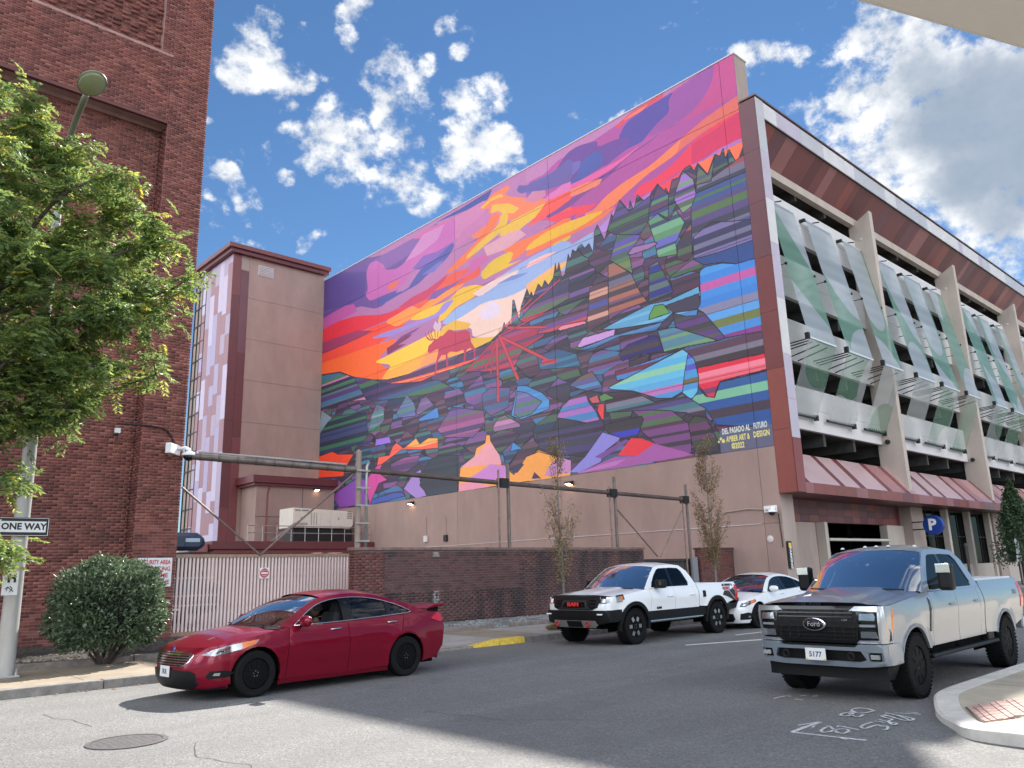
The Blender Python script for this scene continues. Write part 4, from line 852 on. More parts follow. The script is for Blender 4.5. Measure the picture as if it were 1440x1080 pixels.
# corner frame
fr = gpart(MB().box(31.23, 31.86, 16.28, 17.10, 4.6, 23.15), 'corner_frame', REDS[1])
z = 4.6
zs = [4.6, 7.3, 10.0, 12.6, 15.2, 17.9, 20.5, 23.15]
for i, (a, c) in enumerate(zip(zs, zs[1:])):
    MB().box(31.19, 31.232, 16.262, 17.115, a+.006, c-.006).build('panel', REDS[(2, 2, 1, 1, 5, 5, 5)[i]], fr)
zs = [4.6, 6.9, 8.6, 10.6, 13.2, 15.8, 18.0, 20.4, 23.15]
for i, (a, c) in enumerate(zip(zs, zs[1:])):
    MB().box(31.19, 31.88, 16.24, 16.282, a+.006, c-.006).build('panel', (REDS[2], M_LILAC, M_LILAC, M_WHITEP, M_LILAC, M_WHITEP, M_LILAC, M_LGREY)[i], fr)
gpart(MB().box(31.14, GX1, 16.2, 17.07, 23.2, 23.27), 'roof_cap', M_CAP)
# fascia
fa = gpart(MB().box(31.89, GX1, 16.3, 16.6, 22.3, 23.19), 'fascia', M_BLACK)
x = 31.89
while x < GX1:
    L = rg.choice((.8, 1.2, 1.6, 2.4, 3.2)); e = min(GX1, x+L)
    MB().box(x+.005, e-.005, 16.25, 16.302, 22.28, 23.12).build('panel', rg.choice((M_LGREY, M_LGREY, M_LILAC, M_WHITEP, M_WHITEP)), fa); x = e
# sloped soffit of dark red strips
sf = gpart(MB().add([(31.88, 16.42, 22.40), (GX1, 16.42, 22.40), (GX1, 17.75, 21.05), (31.88, 17.75, 21.05)], [(0, 1, 2, 3)]), 'soffit', M_BLACK)
x = 31.88; k = 0
while x < GX1:
    L = rg.choice((.55, .8, 1.1, 1.5, 1.9)); e = min(GX1, x+L); k = rg.choice([q for q in (0, 0, 1, 1, 3, 5, 5, 2, 3) if q != k])
    MB().add([(x+.004, 16.36, 22.36), (e-.004, 16.36, 22.36), (e-.004, 17.6, 20.97), (x+.004, 17.6, 20.97), (x+.004, 16.42, 22.4), (e-.004, 16.42, 22.4), (e-.004, 17.66, 21.01), (x+.004, 17.66, 21.01)],
             [(3, 2, 1, 0), (4, 5, 6, 7), (0, 1, 5, 4), (2, 3, 7, 6), (0, 4, 7, 3), (1, 2, 6, 5)]).build('panel', REDS[k], sf); x = e
gpart(MB().box(31.88, GX1, 17.42, 17.75, 20.52, 20.96), 'roof_beam', M_FIN)
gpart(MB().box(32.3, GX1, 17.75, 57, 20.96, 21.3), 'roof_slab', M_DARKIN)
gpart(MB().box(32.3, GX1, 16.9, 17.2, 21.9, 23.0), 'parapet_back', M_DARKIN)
# floors, columns inside
sl = MB()
for z in (17.62, 14.34, 11.09, 7.82, 4.62): sl.box(32.3, GX1, 17.76, 56.9, z, z+.28)
x = 34.0
while x < GX1:
    for z in (20.5, 17.2, 13.95, 10.7, 7.42): sl.box(x-.12, x+.12, 17.76, 40, z-.22, z+.46)
    x += 3.25
for xx in (43.6, 56.6, 69.6, 82.6, 95.6):
    for yy in (25, 33, 41): sl.box(xx-.3, xx+.3, yy-.3, yy+.3, .1, 20.9)
sl.box(32.3, GX1, 56.5, 56.9, .1, 20.9); sl.box(GX1-.3, GX1, 17.8, 56.9, .1, 20.9); sl.box(44, GX1, 30, 30.2, .1, 4.6)
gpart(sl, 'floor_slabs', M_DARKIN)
lf = MB()
for z in (20.2,):
    for i in range(26): lf.box(33.5+i*2.9, 33.56+i*2.9, 18.3, 18.36, z-.35, z); lf.box(33.4+i*2.9, 33.66+i*2.9, 18.2, 18.5, z-.4, z-.34)
gpart(lf, 'ceiling_lights', M_WHITEP)
BAYS = [31.9, 43.6, 56.6, 69.6, 82.6, 95.6, 108.6]
M_SPAN = mat('spandrel_white', col(188, 185, 184, k=1.2), .75, var=.10, vscale=.6, stretch=(.4, 1, 1.4), bump=.08)
for z0, z1 in ((17.58, 19.6), (14.3, 16.4), (11.05, 13.14), (7.78, 9.85)):
    for a, c in zip(BAYS, BAYS[1:]):
        n = 3; w = (c-a)/n
        sp = gpart(MB().box(a+.21, c-.2, 17.56, 17.76, z0+.02, z1-.02), 'spandrel', M_SPAN)
        for i in range(n):
            for q in ((z0, (z0+z1)/2-.006), ((z0+z1)/2+.006, z1)):
                MB().box(a+(.2 if i == 0 else .006)+w*i, a+w*(i+1)-(.2 if i == n-1 else .006), 17.5, 17.57, q[0], q[1]).build('panel', M_SPAN, sp)
# fins
fprof = [(16.5, 21.15), (17.77, 20.45), (17.77, 6.5), (17.2, 5.98), (16.45, 5.22)]
for X in BAYS[1:-1]:
    f = gpart(MB().prism(fprof, (X-.2, 0, 0), (0, 1, 0), (0, 0, 1), (.4, 0, 0)), 'fin', M_FIN, bevel=.02, recalc=True)
    MB().lathe([(.001, 0), (.09, .02), (.13, .12), (.13, .22), (.001, .22)], (X-.42, 17.2, 7.9), 'x', 12).build('floodlight', M_BLACK, f)
    MB().lathe([(.001, 0), (.07, .0), (.09, .03)], (X-.235, 17.15, 19.6), 'x', 12).build('anchor_plate', M_WHITEP, f)
# printed sails: one print, painted in code
SWp, SHp = 1040, 440         # 26 m x 11 m
SP = np.zeros((SHp, SWp, 3), np.float32); SP[:] = col(122, 160, 138)
_gx, _gy = np.meshgrid((np.arange(SWp)+.5)/40, (np.arange(SHp)+.5)/40+8.0)
LT = col(182, 190, 194); DG = col(112, 156, 132); PG = col(168, 176, 176)
def spoly(pts, c):
    m = np.zeros(_gx.shape, bool); n = len(pts); j = n-1
    for i in range(n):
        (xi, yi), (xj, yj) = pts[i], pts[j]
        if yi != yj: m ^= ((yi > _gy) != (yj > _gy)) & (_gx < (xj-xi)*(_gy-yi)/(yj-yi)+xi)
        j = i
    SP[m] = c
def scirc(x, y, r, c, ry=None): SP[((_gx-x)/r)**2+((_gy-y)/(ry or r))**2 < 1] = c
def cap(x0, x1, y0, y1, c, up=True, dn=True):
    r = (x1-x0)/2; m = (_gx > x0) & (_gx < x1) & (_gy > y0) & (_gy < y1); SP[m] = c
    if up: scirc((x0+x1)/2, y1, r, c, r*1.1)
    if dn: scirc((x0+x1)/2, y0, r, c, r*1.1)
low = _gy < 11.58; SP[low] = PG
spoly([(2.6, 19), (5.3, 15.2), (5.3, 19)], LT); spoly([(2.3, 14.6), (5.3, 12.3), (5.3, 11.5), (2.3, 11.5)], LT)
spoly([(6.2, 19), (9.2, 19), (9.2, 13.7), (8.2, 14.0), (7.2, 14.8), (6.2, 16.0)], LT); cap(10.35, 12.6, 14.9, 19.5, LT, False)
SP[(((_gx-9.6)/3.0)**2+((_gy-11.0)/2.3)**2 < 1) & (_gy > 11.58)] = LT; spoly([(6.2, 12.4), (6.9, 11.5), (6.2, 11.5)], LT)
spoly([(14.6, 19), (17.4, 19), (17.4, 13.8), (16.4, 14.4), (15.2, 16.4)], LT); cap(18.6, 21.0, 15.0, 19.5, LT, False); spoly([(22.4, 19), (24.0, 19), (23.2, 16.6), (22.4, 17.2)], LT)
cap(14.6, 17.2, 11, 12.4, LT); SP[(_gx > 14) & (_gx < 17.4) & (_gy > 11.58) & (_gy < 12)] = LT; spoly([(18.4, 13.2), (21.2, 11.5), (18.4, 11.5)], LT); SP[(((_gx-24.6)/2.0)**2+((_gy-11.4)/2.2)**2 < 1) & (_gy > 11.58)] = LT
WG = col(200, 202, 202)
def lowc(x, y, r, ry, c): SP[(((_gx-x)/r)**2+((_gy-y)/ry)**2 < 1) & low] = c
lowc(4.3, 10.8, 1.6, 1.2, DG); lowc(7.0, 10.9, 2.0, 1.6, DG); lowc(6.8, 8.3, 1.5, 1.3, WG); lowc(10.2, 10.4, 1.9, 1.8, WG); lowc(12, 8.8, 1.4, 1.0, DG); lowc(16, 9.6, 1.6, 1.5, WG); lowc(19.5, 10, 1.5, 1.5, DG); lowc(23.6, 9.6, 1.8, 1.7, DG); lowc(21, 8.6, 1.2, .9, WG)
SP *= (1+.05*np.sin(_gy*9))[..., None]
ims = bpy.data.images.new('sail_print', SWp, SHp, float_buffer=True); ims.colorspace_settings.name = 'Linear Rec.709'
bufs = np.ones((SHp, SWp, 4), np.float32); bufs[..., :3] = SP; ims.pixels.foreach_set(bufs.ravel())
def sail_mat(name, opac):
    m = bpy.data.materials.new(name); m.use_nodes = True; t = m.node_tree; n = t.nodes; b = n['Principled BSDF']; o = n['Material Output']
    i = n.new('ShaderNodeTexImage'); i.image = ims; u = n.new('ShaderNodeUVMap'); u.uv_map = 'print'; t.links.new(u.outputs[0], i.inputs[0]); t.links.new(i.outputs[0], b.inputs['Base Color'])
    b.inputs['Roughness'].default_value = .35
    tr = n.new('ShaderNodeBsdfTransparent'); mx = n.new('ShaderNodeMixShader'); mx.inputs[0].default_value = opac
    tl = n.new('ShaderNodeBsdfTranslucent'); t.links.new(i.outputs[0], tl.inputs[0]); m2 = n.new('ShaderNodeMixShader'); m2.inputs[0].default_value = .3; t.links.new(b.outputs[0], m2.inputs[1]); t.links.new(tl.outputs[0], m2.inputs[2])
    t.links.new(tr.outputs[0], mx.inputs[1]); t.links.new(m2.outputs[0], mx.inputs[2]); t.links.new(mx.outputs[0], o.inputs[0]); return m
M_SAIL = sail_mat('screen_upper', .76); M_SAIL2 = sail_mat('screen_lower', .45)
M_EDGE2 = mat('screen_edge', col(205, 208, 212), .4)
def sail(x0, x1, y0, z0, y1, z1, m, bx, name):
    me = bpy.data.meshes.new(name); n = 4; vs = []; fs = []
    for i in range(n+1):
        t = i/n
        for x in (x0, x1): vs.append((x, y0+(y1-y0)*t, z0+(z1-z0)*t))
    for i in range(n): fs.append((2*i, 2*i+2, 2*i+3, 2*i+1))
    me.from_pydata(vs, [], fs); me.materials.append(m); uv = me.uv_layers.new(name='print')
    for l in me.loops: v = vs[l.vertex_index]; uv.data[l.index].uv = (((v[0]-bx) % 26 if True else 0)/26, (v[2]-8)/11)
    o = bpy.data.objects.new(name, me); COLL.link(o); return under(o, gar)
for bi, a in enumerate(BAYS[:-1]):
    fx = a-11.7+(13-1.3) if bi else 31.9     # bay origin
    o0 = 30.6 if bi == 0 else a
    for (u0, u1) in ((2.45, 5.1), (6.3, 9.1), (10.4, 12.8)):
        x0, x1 = o0+u0, o0+u1
        if bi: x0, x1 = o0+(u0-2.45)*.98+1.7, o0+(u1-2.45)*.98+1.7
        bx = o0-(0 if bi % 2 == 0 else 13)
        s1 = sail(x0, x1, 17.2, 18.9, 15.9, 11.62, M_SAIL, bx, 'upper_screen'); s2 = sail(x0, x1, 15.9, 11.56, 17.25, 8.36, M_SAIL2, bx, 'lower_screen')
        MB().box(x0, x1, 15.88, 16.0, 11.54, 11.62).build('edge_strip', M_EDGE2, s1); MB().box(x0, x1, 17.2, 17.24, 18.86, 18.92).build('edge_strip', M_EDGE2, s1)
        k = MB()
        k.box(x0-.1, x1, 17.26, 17.31, 18.86, 18.92); k.box(x0-.12, x0+.02, 17.2, 17.5, 18.8, 18.95)
        k.bar((x0+1.2, 17.5, 19.15), (x0+1.2, 17.05, 19.05), .05)
        for xx in (x0-.06, x1+.02):
            k.bar((xx, 17.5, 15.3), (xx, 16.56, 15.3), .03); k.box(xx-.04, xx+.04, 16.5, 16.6, 15.25, 15.36); k.bar((xx, 17.5, 14.7), (xx, 17.0, 14.7), .03)
        for q in range(5): k.bar((x0-.35+q*.28 if q < 3 else x0+.4+(q-2)*.75, 17.5, 11.35-q*.06), (x0-.05+q*.28 if q < 3 else x0+.4+(q-2)*.75, 16.0, 11.5-.02*q), .045)
        k.box(x0-.13, x0+.03, 15.85, 16.03, 11.5, 11.78)
        k.box(x0-.1, x1-.05, 17.28, 17.34, 8.3, 8.42); k.box(x1-.1, x1+.08, 17.2, 17.38, 8.24, 8.5); k.bar((x1, 17.3, 8.3), (x1-.95, 16.9, 8.12), .05)
        for q in range(9): k.box(x0+.2+q*.27, x0+.3+q*.27, 17.26, 17.28, 8.42, 8.48)
        k.build('bracket', M_BLACK, s2)['kind'] = 'stuff'
# awning
aw = gpart(MB().add([(31.89, 16.34, 4.98), (GX1, 16.34, 4.98), (GX1, 17.62, 6.5), (31.89, 17.62, 6.5)], [(0, 1, 2, 3)]), 'awning', M_BLACK)
x = 31.89; k = 0
while x < GX1:
    k = (k+1) % 5; L = (1.5, .55, .9, 1.7, .5)[k]*rg.uniform(.85, 1.15); e = min(GX1, x+L)
    m = AWN[3] if k in (1, 4) else AWN[rg.choice((0, 1, 1, 2))]
    MB().add([(x+.004, 16.28, 5.04), (e-.004, 16.28, 5.04), (e-.004, 17.58, 6.58), (x+.004, 17.58, 6.58), (x+.004, 16.33, 5.0), (e-.004, 16.33, 5.0), (e-.004, 17.62, 6.53), (x+.004, 17.62, 6.53)],
             [(0, 1, 2, 3), (7, 6, 5, 4), (0, 4, 5, 1), (2, 6, 7, 3), (0, 3, 7, 4), (1, 5, 6, 2)]).build('panel', m, aw); x = e
fs2 = gpart(MB().box(31.89, GX1, 16.3, 16.5, 4.6, 5.0), 'awning_fascia', M_BLACK)
x = 31.89
while x < GX1:
    L = rg.choice((.5, .7, 1.0, 1.4)); e = min(GX1, x+L)
    MB().box(x+.004, e-.004, 16.25, 16.302, 4.58, 5.03).build('panel', REDS[rg.choice((2, 2, 3, 3, 4, 1))], fs2); x = e
gpart(MB().box(31.9, GX1, 16.5, 18.4, 4.6, 4.64), 'awning_ceiling', REDS[0])
gpart(MB().box(31.9, GX1, 17.62, 17.76, 6.0, 6.52), 'upstand', M_DARKIN)
# ground floor
gpart(MB().box(32.31, 36.49, 18.35, 18.6, .1, 3.56), 'entrance_wall', M_BEIGE2)
bd = gpart(MB().box(32.31, 46.4, 18.35, 18.6, 3.57, 4.59), 'entrance_band', REDS[0])
for i in range(15):
    for j in range(3):
        MB().box(32.32+i*.9+.006, 32.32+(i+1)*.9-.006, 18.30, 18.352, 3.58+j*.34+.005, 3.58+(j+1)*.34-.005).build('tile', REDS[rg.choice((0, 0, 0, 1, 1, 5, 4) if i < 8 else (0, 1, 2, 4, 5))], bd)
gpart(MB().box(36.5, 36.8, 17.9, 18.34, .1, 3.56), 'jamb', M_FIN); gpart(MB().box(44.2, 46.4, 18.2, 18.6, .1, 3.56), 'entrance_pier', M_FIN)
gpart(MB().box(46.42, 48.1, 17.7, 18.6, .1, 4.6), 'column', M_BEIGE2, bevel=.03)
gpart(MB().tube([(37, 18.0, 2.75), (44, 18.0, 2.75)], .07), 'clearance_bar', mat('pale_bar', (.6, .58, .5), .5))
M_SHOP = glass_mat('shop_glass', (.16, .18, .22), .55, .03, .3)
for a in (48.1, 61.1, 74.1, 87.1):
    for i in range(3):
        x0 = a+i*3.75; x1 = min(x0+3.4, a+11.2)
        w = gpart(MB().box(x0+.02, x1-.02, 18.0, 18.04, 1.4, 4.55), 'shop_window', M_SHOP)
        fm = MB()
        for q in range(4): xx = x0+(x1-x0)*q/3; fm.box(xx-.03, xx+.03, 17.96, 18.08, 1.4, 4.58)
        fm.box(x0, x1, 17.96, 18.08, 4.5, 4.58).box(x0, x1, 17.955, 18.085, 3.0, 3.06); fm.build('frame', M_BLACK, w)
        gpart(MB().box(x1, x1+.35, 17.62, 18.3, .1, 4.6), 'column', M_FIN, bevel=.02)
    gpart(MB().box(a, a+11.3, 17.8, 18.3, .1, 1.38), 'sill_wall', M_FIN)
    gpart(MB().box(a+11.35, a+13, 17.5, 18.6, .1, 4.6), 'column', M_BEIGE2, bevel=.03)
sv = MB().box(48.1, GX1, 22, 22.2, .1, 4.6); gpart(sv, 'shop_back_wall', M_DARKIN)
# lamps on the wall, cameras, signs
M_LAMPON = mat('lamp_lens', (1, .9, .7), .4, emit=(1, .72, .38), estr=3.5)
def wall_lamp(p, face, label):
    t = thing('wall_lamp', p, label, 'wall lamp', 'lit lamps on the garage walls')
    d = Vector((-1, 0, 0)) if face == 'W' else Vector((0, -1, 0)); s = Vector((0, 1, 0)) if face == 'W' else Vector((1, 0, 0))
    b = MB(); b.prism([(-.0, -.05), (.30, .05), (.30, .13), (.0, .2)], -s*.22, d, (0, 0, 1), s*.44); b.build('housing', M_BLACK, t, recalc=True)
    b = MB(); b.prism([(.04, -.055), (.28, .03), (.28, .038), (.04, -.045)], -s*.16, d, (0, 0, 1), s*.32); b.build('lens', M_LAMPON, t, recalc=True)
wall_lamp((31.19, 43.77, 6.25), 'W', 'lit lamp under the mural, left of the tall conduit posts'); wall_lamp((31.19, 29.2, 6.15), 'W', 'lit lamp under the mural behind the bare brown tree')
wall_lamp((29.6, 53.98, 8.05), 'S', 'lit lamp high on the small annex above the generator')
M_WHITEPL = mat('white_plastic', (.75, .76, .77), .35, spec=.5)
def dome_cam(p, label, flip=1):
    t = thing('security_camera', p, label, 'camera')
    MB().box(-.02, .12, -.1, .5*1, -.12, .16).build('junction_box', M_WHITEPL, t, bevel=.015)
    MB().tube([(-.02, .05, .05), (-.2, .0, .08), (-.3, -.02, .02), (-.3, -.02, -.05)], .05).build('arm', M_WHITEPL, t, True)
    MB().lathe([(.06, .04), (.15, 0), (.19, -.06), (.19, -.09)], (-.3, -.02, -.05), n=20).build('shroud', M_WHITEPL, t, True)
    MB().lathe([(.15, 0), (.14, -.06), (.09, -.12), (.001, -.145)], (-.3, -.02, -.14), n=20).build('dome', mat('smoked_dome', (.01, .01, .012), .05), t, True); return t
rp_ = thing('round_plate', (31.19, 17.75, 2.72), 'small round pale plate on the garage wall below the camera', 'wall plate'); MB().lathe([(.001, -.03), (.13, -.03), (.15, -.015), (.15, 0)], n=20, axis='x').build('cover', M_WHITEP, rp_, True, angle=40)
for yy_, zz_, lb_ in ((42.2, 3.9, 'small pale box on the beige wall, above the low wall left end'), (40.1, 3.85, 'tiny black box on the beige wall, right of the pale box')):
    q_ = thing('junction_box', (31.19, yy_, zz_), lb_, 'junction box'); MB().box(-.14, 0, -.16, .16, -.2, .2).build('cover', M_WHITEP if yy_ > 41 else M_BLACK, q_, bevel=.02); MB().tube([(-.05, 0, .2), (-.05, 0, 1.4)], .02, 6).build('conduit', M_BEIGE2, q_)
t = dome_cam((31.17, 17.4, 3.95), 'white dome camera with bullet camera on the garage corner')
MB().lathe([(.07, 0), (.09, .03), (.09, .4), (.06, .42)], (0, 0, 0), 'y', 14).build('bullet', M_WHITEPL, t, True, loc=(-.2, -.12, .02))
MB().tube([(-.02, .5, .02), (-.03, 1.2, .1), (-.03, 2.4, .04), (-.03, 2.55, -.05)], .025).build('conduit', M_BEIGE2, t, True)
MB().tube([(0, -.15, -.2), (0, -.2, -1.6)], .02).build('wire', M_BLACK, t)
ps = thing('parking_sign', (31.45, 17.1, 1.5), 'narrow black vertical sign lettered PARKING on the garage corner', 'sign')
MB().box(-.17, .17, -.07, -.01, 0, 1.1).build('board', M_BLACK, ps, bevel=.008)
MB().box(-.11, .11, -.078, -.068, .84, 1.03).build('logo_tile', mat('sign_yellow', (.75, .52, .08), .5), ps)
M_WLET = mat('white_letter', (.8, .8, .8), .5)
text_mesh('PARKING', .21, ps, 'lettering', M_WLET, (0, -.074, .42), (R(90), R(90), 0), depth=.002, spacing=1.0, bold=.008)
pd = thing('parking_disc', (46.4, 16.6, 3.52), 'round blue blade sign with a white letter P', 'sign')
M_SBLUE = mat('sign_blue', (.012, .045, .26), .35)
MB().lathe([(.001, -.14), (.50, -.14), (.52, -.12), (.52, .12), (.50, .14), (.001, .14)], (0, 0, 0), 'x', 40).build('drum', M_SBLUE, pd, True, angle=40)
text_mesh('P', .82, pd, 'letter', M_WLET, (-.145, .02, 0), FACE_W, depth=.006, bold=.03)
MB().bar((0, .5, .2), (0, 1.1, .2), .06).bar((0, .5, -.2), (0, 1.1, -.2), .06).build('bracket', M_BLACK, pd)

# ------------------------------------------------------------------ stair tower, annex, canopy, generator
tw = thing('stair_tower', (23.3, 56.5, 0), 'tall beige stair tower with red corner beside the mural', 'building')
def tpart(b, name, m, **k): return under(b.build(name, m, **k), tw)
tb = tpart(MB().box(23.34, 31.2, 56.54, 64.0, .1, 26.4), 'tower_body', M_BEIGE2)
zs = [.1, 3.4, 6.7, 10.0, 13.2, 16.45, 19.7, 23.0, 26.4]
for a, c in zip(zs, zs[1:]):
    MB().box(24.62, 31.19, 56.5, 56.545, a+.012, c-.012).build('wall_panel', M_BEIGE, tb)
    MB().box(23.3, 23.95, 56.47, 56.545, a+.006, c-.006).build('panel', REDS[0] if 6 < a < 20 else REDS[1], tb); MB().box(23.96, 24.6, 56.47, 56.545, a-1.2 if a > 1 else a, c-1.21).build('panel', REDS[1] if a < 12 else REDS[5] if a > 19 else REDS[0], tb)
LF = [mat('tile_%s' % n, col(*c, k=1.0), .38, var=.06) for n, c in (('mauve', (150, 106, 114)), ('lilac', (166, 152, 182)), ('pale', (190, 178, 200)), ('grey_lilac', (168, 150, 172)))]
rt = random.Random(11); y = 56.5; i = 0
while y < 61.4:
    z = .1+rt.uniform(0, 2); z0 = .1; k = rt.choice((0, 1, 2))
    while z0 < 26.3:
        z1 = min(26.35, z0+rt.choice((1.6, 2.4, 3.2, 4.2))); k = rt.choice([q for q in (0, 0, 0, 0, 1, 2, 3) if q != k])
        MB().box(23.28, 23.345, y+.006, y+.806, z0+.006, z1-.006).build('panel', LF[k], tb); z0 = z1
    y += .815
gl = tpart(MB().box(23.36, 23.38, 61.5, 63.8, 4, 25.5), 'stair_glazing', glass_mat('blue_glass', (.35, .55, .65), .6, .02, 1.5))
gm = MB()
for i in range(4): gm.box(23.26, 23.4, 61.45+i*.75, 61.55+i*.75, 4, 25.6)
for i in range(15): gm.box(23.27, 23.39, 61.5, 63.8, 4+i*1.5, 4.1+i*1.5)
gm.build('mullions', M_BLACK, gl)
rf = tpart(MB().box(22.75, 31.5, 55.95, 64.4, 26.72, 27.05), 'roof_slab', REDS[1])
MB().box(22.95, 31.4, 56.15, 64.2, 26.4, 26.72).build('eave', REDS[0], rf)
vt = tpart(MB().box(25.35, 26.6, 56.45, 56.52, 25.05, 25.9), 'vent', M_WHITEP)
for i in range(6): MB().obox((25.97, 56.43, 25.14+i*.135), 1.16, .05, .07, Matrix.Rotation(.6, 3, 'X')).build('slat', M_LGREY, vt)
an = thing('annex', (24.9, 54, 0), 'low beige annex with red roof slab below the stair tower', 'building')
ab = under(MB().box(24.9, 31.18, 54.0, 56.44, .1, 8.35).build('walls', M_BEIGE), an)
under(MB().box(24.4, 31.19, 53.5, 56.44, 8.36, 8.9).build('roof', REDS[0], bevel=.03), an); under(MB().box(24.6, 31.18, 53.7, 56.44, 8.2, 8.355).build('roof_edge', REDS[1]), an)
under(MB().tube([(25.9, 53.9, 8.2), (25.75, 53.92, 7.7), (25.7, 53.93, 3.9)], .06).build('downpipe', REDS[2]), an)
MB().box(24.88, 31.18, 53.97, 54.01, 6.0, 6.03).build('wall_joint', M_JOINT, ab); MB().box(28.5, 28.53, 53.97, 54.01, 6.03, 8.2).build('wall_joint', M_JOINT, ab)
cn = thing('canopy', (20, 48.3, 0), 'flat red canopy carrying the generator behind the gate', 'canopy')
under(MB().box(19.6, 31.17, 48.3, 53.45, 3.5, 4.0).build('roof', REDS[0], bevel=.03), cn); under(MB().box(19.8, 31.17, 48.5, 53.4, 3.25, 3.49).build('roof_edge', REDS[1]), cn)
under(MB().box(18.2, 19.58, 48.8, 55, 3.35, 3.85).build('side_roof', REDS[3], bevel=.03), cn)
for xx in (20, 25, 30.5): under(MB().box(xx-.15, xx+.15, 48.8, 49.1, .1, 3.25).build('post', M_BEIGE2), cn)
under(MB().box(19.8, 31.1, 52.5, 52.7, .1, 3.25).build('back_wall', M_BEIGE2), cn)
under(MB().box(26.6, 27.3, 48.6, 48.8, 3.1, 3.2).box(27.8, 28.8, 48.6, 48.8, 3.1, 3.2).build('strip_light', mat('strip_light', (1, 1, 1), .4, emit=(1, .97, .9), estr=2.5)), cn)
# railing on the canopy
rl = thing('railing', (22, 48.7, 4.0), 'thin grey pipe railing along the red canopy edge', 'railing')
M_GALV = mat('galvanised', (.36, .35, .34), .45, .6, var=.2, vscale=8)
b = MB()
for z in (5.0, 4.55): b.tube([(22.0, 48.7, z), (31.0, 48.7, z)], .03, 6)
under(b.build('rail', M_GALV), rl)
for i in range(10): under(MB().tube([(22.0+i, 48.7, 4.0), (22.0+i, 48.7, 5.02)], .025, 6).build('post', M_GALV), rl)
under(MB().add([(23.8, 49.5, 4.0), (25.6, 49.5, 5.3), (26.6, 49.5, 5.3), (26.6, 49.5, 5.15), (25.7, 49.5, 5.15), (24.0, 49.5, 4.0)], [(0, 1, 2, 3, 4, 5)]).build('stair_stringer', M_GALV), rl)
gn = thing('generator', (27.9, 51, 4.0), 'cream generator enclosure on a black tank above the canopy', 'generator')
M_CREAM = mat('cream_enclosure', col(205, 198, 186), .5, var=.06, vscale=3)
under(MB().box(25.9, 30.5, 50.2, 51.8, 4.05, 4.95).build('fuel_tank', M_BLACK, bevel=.03), gn)
eb = under(MB().prism([(25.75, 5.0), (30.2, 5.0), (30.45, 5.25), (30.45, 6.2), (25.75, 6.35)], (0, 50, 0), (1, 0, 0), (0, 0, 1), (0, 2, 0)).build('enclosure', M_CREAM, bevel=.03, recalc=True), gn)
for x0, x1 in ((25.85, 27.0), (27.05, 27.8), (27.85, 28.6), (28.65, 29.9)):
    d = MB().box(x0, x1, 49.97, 50.02, 5.1, 6.1).build('door', M_CREAM, eb, bevel=.01)
sv = MB()
for i in range(5): sv.box(29.95, 30.35, 49.96, 50.0, 5.7+i*.12, 5.74+i*.12)
for i in range(3): sv.box(27.1+i*.2, 27.14+i*.2, 49.955, 50.0, 5.2, 6.05)
sv.box(26.3, 26.4, 49.94, 50, 5.6, 5.7).box(29.2, 29.3, 49.94, 50, 5.6, 5.7).box(25.9, 26.3, 49.955, 50, 6.14, 6.22).box(26.4, 26.9, 49.955, 50, 6.14, 6.22)
sv.build('louvre', mat('grey_trim', (.2, .2, .2), .5), eb)

